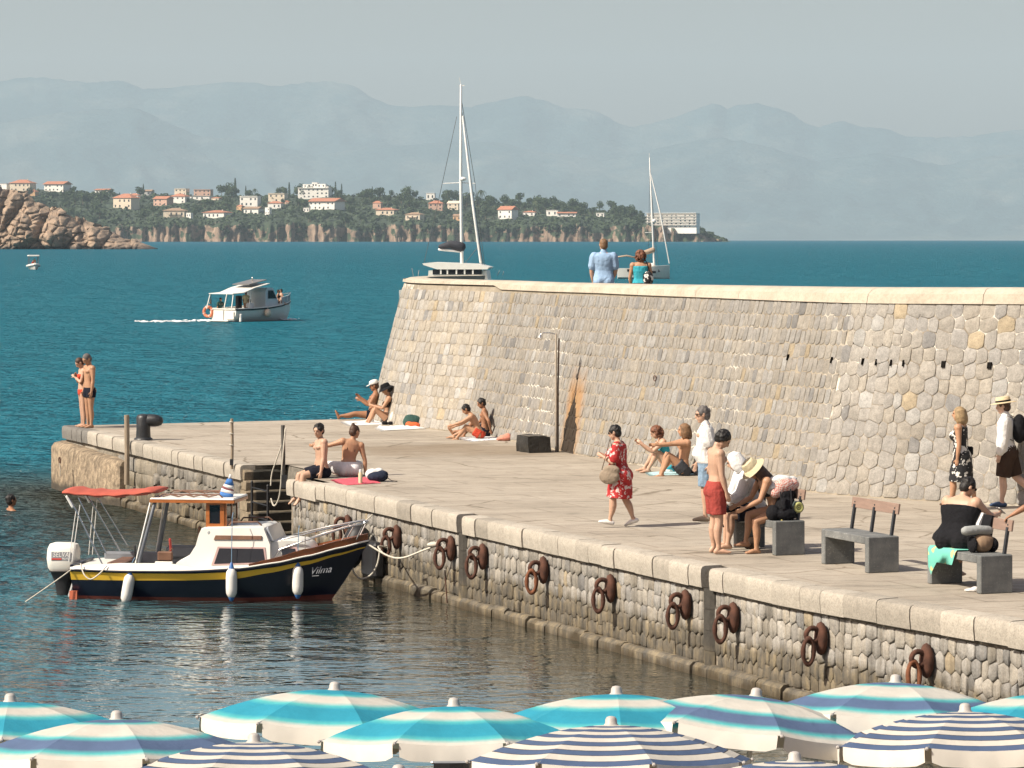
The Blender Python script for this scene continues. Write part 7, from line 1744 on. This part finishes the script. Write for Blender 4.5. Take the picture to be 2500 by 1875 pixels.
# people on the boats
def small(label, fig, obj, loc, face, m, cl, h, hs='short'):
    p = world_of(obj, loc); t = person(label, fig, p, face+math.degrees(obj.rotation_euler.z), 'pelvis'); fig.body(t, m, .02, False)
    if cl: fig.shirt(t, cl, .6, .50) if hs != 'bikini' else fig.briefs(t, cl)
    fig.hair(t, h, 'short'); return t, fig
SIT = dict(pz=.10, lL=((.85, .15, .45), (.5, 0, -.85)), lR=((.85, -.15, .45), (.5, 0, -.85)), aL=((-.2, .3, -1), (.2, 0, -1)), aR=((-.2, -.3, -1), (.2, 0, -1)))
t, f = small('person with white headband sitting on the foredeck of the cabin boat', Fig(1.7, .95, True, **SIT), mot, (1.75, -.35, 1.13), -60, SK['tan'], C_BLACK, HB, 'bikini'); f.top(t, C_BLACK)
t, f = small('bare backed person in dark trunks sitting farther forward on the cabin boat', Fig(1.75, 1, **SIT), mot, (2.45, .05, 1.13), 150, SK['light'], C_NAVY, HB, 'bikini')
small('person in dark green leaning at the stern of the cabin boat', Fig(1.72, 1, tp=10, tc=20, pz=.45, lL=((.9, .1, -.2), (0, 0, -1)), lR=((.9, -.1, -.2), (0, 0, -1))), mot, (-2.6, .75, .35), -100, SK['tan'], C_GREEN, HB)
small('person in a white shirt sitting in the cockpit of the cabin boat', Fig(1.7, 1.05, tp=5, tc=15, pz=.40, lL=((.9, .1, -.1), (0, 0, -1)), lR=((.9, -.1, -.1), (0, 0, -1))), mot, (-1.3, -.8, .30), 60, SK['light'], C_WHITE, HBR)
small('person in pale clothes standing at the helm of the cabin boat', Fig(1.72, .95), mot, (-1.0, -.1, .35), 10, SK['tan'], C_CREAM, C_RED)
small('person at the wheel of the small distant dinghy', Fig(1.7, 1), dg, (-.5, .25, .3), 0, SK['tan'], None, HBR)
small('passenger sitting in the bow of the small distant dinghy', Fig(1.6, 1, True, **SIT), dg, (1.0, -.25, .75), 40, SK['light'], C_BRED, HBL)
def flush_fuse():
    for o, vox, rounds in REM:
        r = o.modifiers.new('fuse', 'REMESH'); r.mode = 'VOXEL'; r.voxel_size = vox; r.use_smooth_shade = True
        if rounds: s = o.modifiers.new('soft', 'SMOOTH'); s.factor = .5; s.iterations = rounds
    bpy.context.view_layer.update(); dg_ = bpy.context.evaluated_depsgraph_get(); dg_.update()
    for o, vox, rounds in REM:
        me = bpy.data.meshes.new_from_object(o.evaluated_get(dg_)); old = o.data; o.modifiers.clear(); o.data = me; me.name = o.name
        bpy.data.meshes.remove(old)
# ------------------------------------------------------------------ towels, bags and other things lying about
def towel(name, label, pts, m, h=.02, cat='towel', amp=.012, n=10):
    """a cloth lying on the quay inside the quadrilateral pts (photo pixels)"""
    P = [G(*p) for p in pts]; c = sum(P, V())/4; mb = MB(); vs = []; fs = []
    for i in range(n+1):
        for j in range(n+1):
            a = P[0].lerp(P[1], i/n); b = P[3].lerp(P[2], i/n); p = a.lerp(b, j/n)-c; e = 1 if 0 < i < n and 0 < j < n else 0
            vs.append((p.x+mnoise.noise(V((i*.9, j*.9, 1)))*.03, p.y+mnoise.noise(V((i*.9, j*.9, 5)))*.03, h*.4+e*(h*.6+abs(mnoise.noise(V((i*.7, j*.7, c.x))))*amp*2)))
    for i in range(n):
        for j in range(n): a = i*(n+1)+j; fs.append((a, a+n+1, a+n+2, a+1))
    b0 = len(vs); vs += [(x, y, .003) for x, y, z in vs]; ring = [i*(n+1) for i in range(n+1)]+[n*(n+1)+j for j in range(1, n+1)]+[i*(n+1)+n for i in range(n-1, -1, -1)]+[j for j in range(n-1, 0, -1)]
    for a, b in zip(ring, ring[1:]+ring[:1]): fs.append((a, b, b0+b, b0+a))
    mb.add(vs, fs); o = mb.build(name, m, smooth='all', loc=(c.x, c.y, QZ)); return tag(o, label, cat)
STRIPE = print_mat('print_towel_stripe', (.62, .62, .62), (.10, .12, .18), 9, .30); PALEB = cloth('cloth_pale_aqua', (.40, .58, .60))
towel('towel', 'pink mat under the person in the wrap', [(806, 1172), (900, 1165), (930, 1180), (835, 1186)], C_PINK)
towel('towel', 'white towel spread under the boys by the wall', [(1115, 1071), (1200, 1064), (1240, 1072), (1150, 1079)], STRIPE)
towel('towel', 'white towel under the two sunbathers at the wall end', [(830, 1031), (940, 1024), (965, 1036), (850, 1040)], C_WHITE)
towel('towel', 'crumpled white towel beside the green bag', [(915, 1046), (985, 1042), (1040, 1047), (930, 1053)], C_WHITE, .04, amp=.03)
towel('towel', 'pale towel under the curly haired couple', [(1575, 1155), (1690, 1150), (1700, 1159), (1585, 1162)], PALEB)
def bag(name, label, px, py, parts, rz=0, cat='bag', lift=0.0, at=None, vox=.014):
    """parts: (part name, material, [(centre, radii)])"""
    p = at if at is not None else G(px, py); t = thing(name, label, cat, (p.x, p.y, p.z+lift), rz)
    for nm, m, balls in parts:
        mb = MB()
        for c, r in balls: mb.ball(c, r, 12, m=8)
        fuse(mb, nm, m, t, vox, 2)
    return t
t = bag('beach_bag', 'dark green beach bag spilling a bright orange cloth', 1007, 1045, [('body', C_GREEN, [((0, .1, .14), (.24, .15, .17)), ((-.05, .1, .24), (.15, .12, .08))]), ('orange_cloth', C_ORANGE, [((.02, -.06, .07), (.18, .08, .08)), ((-.08, -.04, .09), (.09, .07, .07))])])
t = bag('tote_bag', 'round cream tote bag standing behind the black hatted sunbather', 963, 1036, [('body', C_CREAM if False else cloth('cloth_offwhite', (.58, .54, .46)), [((0, 0, .15), (.12, .12, .16)), ((.01, 0, .27), (.09, .09, .06))])])
bag('towel_roll', 'white rolled towel between the two sunbathers', 903, 1032, [('body', C_WHITE, [((0, 0, .05), (.11, .08, .055))])], cat='towel')
t = bag('sandals', 'black sandals with white soles beside the cream tote bag', 940, 1037, [('sandal', C_BLACK, [((0, 0, .04), (.09, .05, .045))]), ('sandal', C_BLACK, [((.14, -.02, .04), (.08, .05, .045))])], cat='sandals', vox=.012)
t = bag('backpack', 'black backpack upright beside the two boys', 1217, 1066, [('body', C_BLACK, [((0, 0, .18), (.14, .12, .20)), ((.06, .02, .33), (.08, .08, .10))]), ('pocket', C_GREY, [((-.10, -.04, .12), (.10, .09, .13))])], cat='backpack'); MB().tube([(.02, 0, .42), (.08, 0, .50), (.12, 0, .44)], .012, 5).build('handle', C_BLACK, t)
bag('clothes_heap', 'salmon pink heap of clothes beside the black backpack', 1233, 1076, [('body', C_SALMON, [((0, 0, .06), (.15, .10, .075)), ((.06, .02, .10), (.08, .08, .07)), ((-.12, -.02, .04), (.08, .06, .04))])], cat='clothes')
t = bag('backpack', 'navy backpack lying on the quay behind the person with the hair bun', 922, 1176, [('body', C_NAVY if False else cloth('cloth_dark_navy', (.02, .026, .045)), [((0, 0, .09), (.20, .13, .10)), ((.08, .04, .13), (.12, .10, .08))]), ('white_cloth', C_WHITE, [((-.10, .10, .13), (.14, .09, .11)), ((.02, .12, .17), (.10, .08, .08))])], cat='backpack')
for k in (0, 1): MB().tube([(.15, -.06+k*.05, .10), (.26, -.10, .03), (.36, -.08+k*.06, .012)], [(.02, .006)]*3, 6).build('strap', C_BLACK, t)
p = G(880, 1182); t = thing('bottle', 'cream drinking bottle standing on the pink mat', 'bottle', p); MB().lathe([(.036, 0), (.038, .02), (.038, .19), (.026, .22)], n=14).build('body', mat('bottle_cream', (.60, .50, .33), .5, .04, 4), t, smooth=40); MB().lathe([(.027, .222), (.027, .262), (.02, .27)], n=12).build('cap', C_WHITE, t, smooth=40)
bag('sun_hat', 'white cap lying beside the dark shorts of the blond sitter', 1634, 1153, [('body', C_WHITE, [((0, -.1, .05), (.085, .07, .06))])], cat='cap'); bag('swim_goggles', 'black goggles and bag on the towel by the wall', 1689, 1158, [('body', C_BLACK, [((0, 0, .04), (.12, .06, .045)), ((-.1, 0, .03), (.05, .05, .03))])], cat='goggles')
bag('sandals', 'small dark sandals near the feet of the white capped sunbather', 866, 1036, [('body', C_BLACK, [((0, 0, .02), (.10, .04, .022))])], cat='sandals')
# shoulder bag of the walking woman
c0 = bag_at; t = thing('shoulder_bag', 'beige shoulder bag hanging at the side of the red floral dress', 'bag', c0, RDT.rotation_euler.z); mb = MB(); mb.ball((0, 0, -.12), (.17, .055, .13), 14); mb.ball((-.03, 0, -.02), (.14, .05, .08), 12); fuse(mb, 'body', C_TAUPE, t, .013, 3); MB().tube([(-.12, 0, -.02), (-.06, -.02, .20), (0, -.06, .46), (.06, -.03, .2), (.12, 0, -.02)], [(.02, .005)]*5, 6).build('strap', C_TAUPE, t)
# crowded bench
ZB = .49
at = on_bench(B1, .30, .28, ZB); rzb = B1.rotation_euler.z
t = bag('rucksack', 'big black rucksack standing on the crowded bench', 0, 0, [('body', C_BLACK, [((0, 0, .16), (.17, .16, .18)), ((.02, .04, .34), (.15, .13, .13))]), ('pocket', C_GREY, [((.12, -.05, .12), (.08, .08, .11))])], rzb, 'rucksack', at=at)
for k, (x, z) in enumerate(((-.14, .2), (.02, .24))): MB().tube([(x, -.12, z+.2), (x-.02, -.19, z), (x+.03, -.17, z-.16), (x-.03, -.20, -.10), (x-.02+.07*k, -.22, -.42)], [(.022, .006)]*5, 6).build('strap', C_BLACK, t)
MB().prism([(.06, -.165, .08), (.15, -.165, .12), (.12, -.16, .22), (.04, -.165, .19)], (0, -.012, 0)).build('yellow_panel', mat('panel_yellow', (.45, .38, .14), .7), t); MB().prism([(-.20, -.20, -.06), (-.10, -.22, -.12), (-.07, -.215, -.08), (-.16, -.19, .02)], (0, -.012, 0)).build('yellow_panel', mat('panel_yellow', (.45, .38, .14), .7), t)
CHECK = None
def check_mat():
    m, tt, b = nt('print_red_check'); c = tt.nodes.new('ShaderNodeTexChecker'); c.inputs['Scale'].default_value = 45; lk(tt, coords(tt, 'Object', (1, 1, 1), (.3, .5, .7)), c.inputs['Vector']); c.inputs['Color1'].default_value = (.45, .14, .11, 1); c.inputs['Color2'].default_value = (.60, .50, .45, 1); lk(tt, c.outputs['Color'], b.inputs['Base Color']); b.inputs['Roughness'].default_value = .9; return m
at2 = on_bench(B1, .30, .36, ZB+.44); t = bag('checked_cloth', 'red checked cloth with a white lining heaped on the rucksack', 0, 0, [('checked_cloth', check_mat(), [((0, -.05, .03), (.18, .11, .12)), ((-.14, -.06, -.06), (.10, .08, .08)), ((.14, -.02, .05), (.10, .10, .09))]), ('lining', C_WHITE, [((-.02, .03, .12), (.19, .12, .07)), ((-.16, 0, .02), (.09, .09, .06)), ((.15, .05, .12), (.10, .09, .05))])], rzb, 'cloth', at=at2)
at3 = on_bench(B1, .42, .12, ZB+.18); t = thing('sleeping_mat', 'rolled yellow green sleeping mat strapped at the end of the rucksack', 'mat', at3, rzb); MB().tube([(0, -.02, 0), (0, .40, 0)], .085, 16, flat=True).build('roll', mat('mat_outer', (.10, .13, .12), .8), t, smooth=40)
mb = MB(); mb.torus((0, -.022, 0), .055, .022, (0, 1, 0), 18, 6); mb.torus((0, -.024, 0), .02, .012, (0, 1, 0), 12, 6); mb.build('roll_end', mat('mat_inner', (.42, .42, .16), .8), t, smooth='all')
at4 = on_bench(B1, .12, .12, ZB); bag('black_pouch', 'black shoulder pouch lying on the near end of the crowded bench', 0, 0, [('body', C_BLACK, [((.12, .02, .08), (.17, .10, .09)), ((-.05, .10, .10), (.10, .12, .12))])], rzb, 'pouch', at=at4)
at5 = on_bench(B1, -.12, 1.0, ZB); t = bag('black_bag', 'black bag with loop handle on the far end of the crowded bench', 0, 0, [('body', C_BLACK, [((-.02, .1, .10), (.17, .12, .07))])], rzb, 'bag', at=at5); MB().tube([(-.15, 0, .12), (-.24, 0, .05), (-.25, 0, -.08), (-.22, 0, -.15)], [(.02, .008)]*4, 6).build('handle', C_BLACK, t)
bag('shoe_box', 'dark box pushed under the far end of the crowded bench', 0, 0, [('body', C_BROWN, [((0, 0, .09), (.14, .12, .10))])], rzb, 'box', at=on_bench(B1, .12, 1.05, 0))
# things on bench 3
rz3 = B3.rotation_euler.z; at = on_bench(B3, .26, .42, ZB)
t = bag('canvas_bag', 'brown canvas bag with black trim beside the person in black', 0, 0, [('body', mat('canvas_brown', (.24, .16, .10), .85, .2, 9), [((0, 0, .11), (.15, .12, .12)), ((.08, .02, .14), (.10, .10, .09))]), ('trim', C_BLACK, [((.16, .02, .09), (.08, .11, .10)), ((-.14, .0, .10), (.05, .11, .11))])], rz3, 'bag', at=at)
MB().tube([(-.17, -.02, .27), (.15, -.02, .26)], .055, 12).build('towel_roll', C_TAUPE, t) if False else None
at = on_bench(B3, .20, .42, ZB+.26); t = thing('towel_roll', 'grey rolled towel resting on the canvas bag', 'towel', at, rz3); MB().tube([(-.18, 0, .02), (0, 0, .03), (.16, 0, .015)], .06, 14).build('roll', cloth('cloth_grey_towel', (.28, .29, .285)), t, smooth=50)
at = on_bench(B3, .43, .50, ZB); t = thing('draped_cloth', 'white and black cloth draped over the bench backrest', 'cloth', at, rz3)
mb = MB(); mb.loft([[(-.05, y, .02), (-.02, y, .30), (.03, y, .46), (.07, y, .44), (.03, y, .20), (-.01, y, .02)] for y in (.0, .22)]); mb.build('black_half', C_BLACK, t, smooth=60); mb = MB(); mb.loft([[(-.08, y, .10), (-.04, y, .34), (.03, y, .475), (.07, y, .46), (-.02, y, .30)] for y in (.225, .42)]); mb.build('white_half', C_WHITE, t, smooth=60)
at = on_bench(B3, .0, .98, ZB); t = thing('green_towel', 'green and yellow towel hanging over the front of the bench', 'towel', at, rz3)
GT = print_mat('print_green_towel', (.12, .42, .34), (.42, .42, .20), 6, .28); mb = MB(); mb.loft([[(.30, y0, .012), (.0, y0, .02), (-.03, y0, -.02), (-.035, y1, -.18), (-.03, y2, z)] for y0, y1, y2, z in ((.34, .33, .33, -.26), (.16, .20, .26, -.36), (-.06, .10, .22, -.30), (-.26, -.05, .10, -.12), (-.38, -.3, -.2, -.05))], closed=False, caps=False); mb.build('cloth', GT, t, smooth='all')
t = bag('sandals', 'white flip flop lying under the bench with the green towel', 2375, 1445, [('body', C_WHITE, [((0, 0, .022), (.115, .05, .026)), ((.03, 0, .045), (.05, .05, .025))])], cat='sandals', vox=.01)
f = Fig(1.58, 1.0, tp=2, tc=10, side=-6, head=(16, 20), aL=((0, .62, -.78), (-.05, .86, -.5)), aR=((.05, -.2, -1), (.3, 0, -1))); p0 = on_bench(B3, .50, .16, 0); t = person('person at the right edge whose bronzed arm rests on the bench back', f, (p0.x, p0.y, QZ), 88, 'hand'); f.body(t, SK['dark']); f.shorts(t, C_BLACK, .6); f.hair(t, HB, 'short')
flush_fuse()
# lettering becomes plain mesh
bpy.context.view_layer.update(); _dg = bpy.context.evaluated_depsgraph_get()
for o in [x for x in bpy.data.objects if x.type == 'FONT']:
    me = bpy.data.meshes.new_from_object(o.evaluated_get(_dg)); n = bpy.data.objects.new('lettering', me); link(n, o.parent); n.location = o.location; n.rotation_euler = o.rotation_euler; n.scale = o.scale
    bpy.data.objects.remove(o)
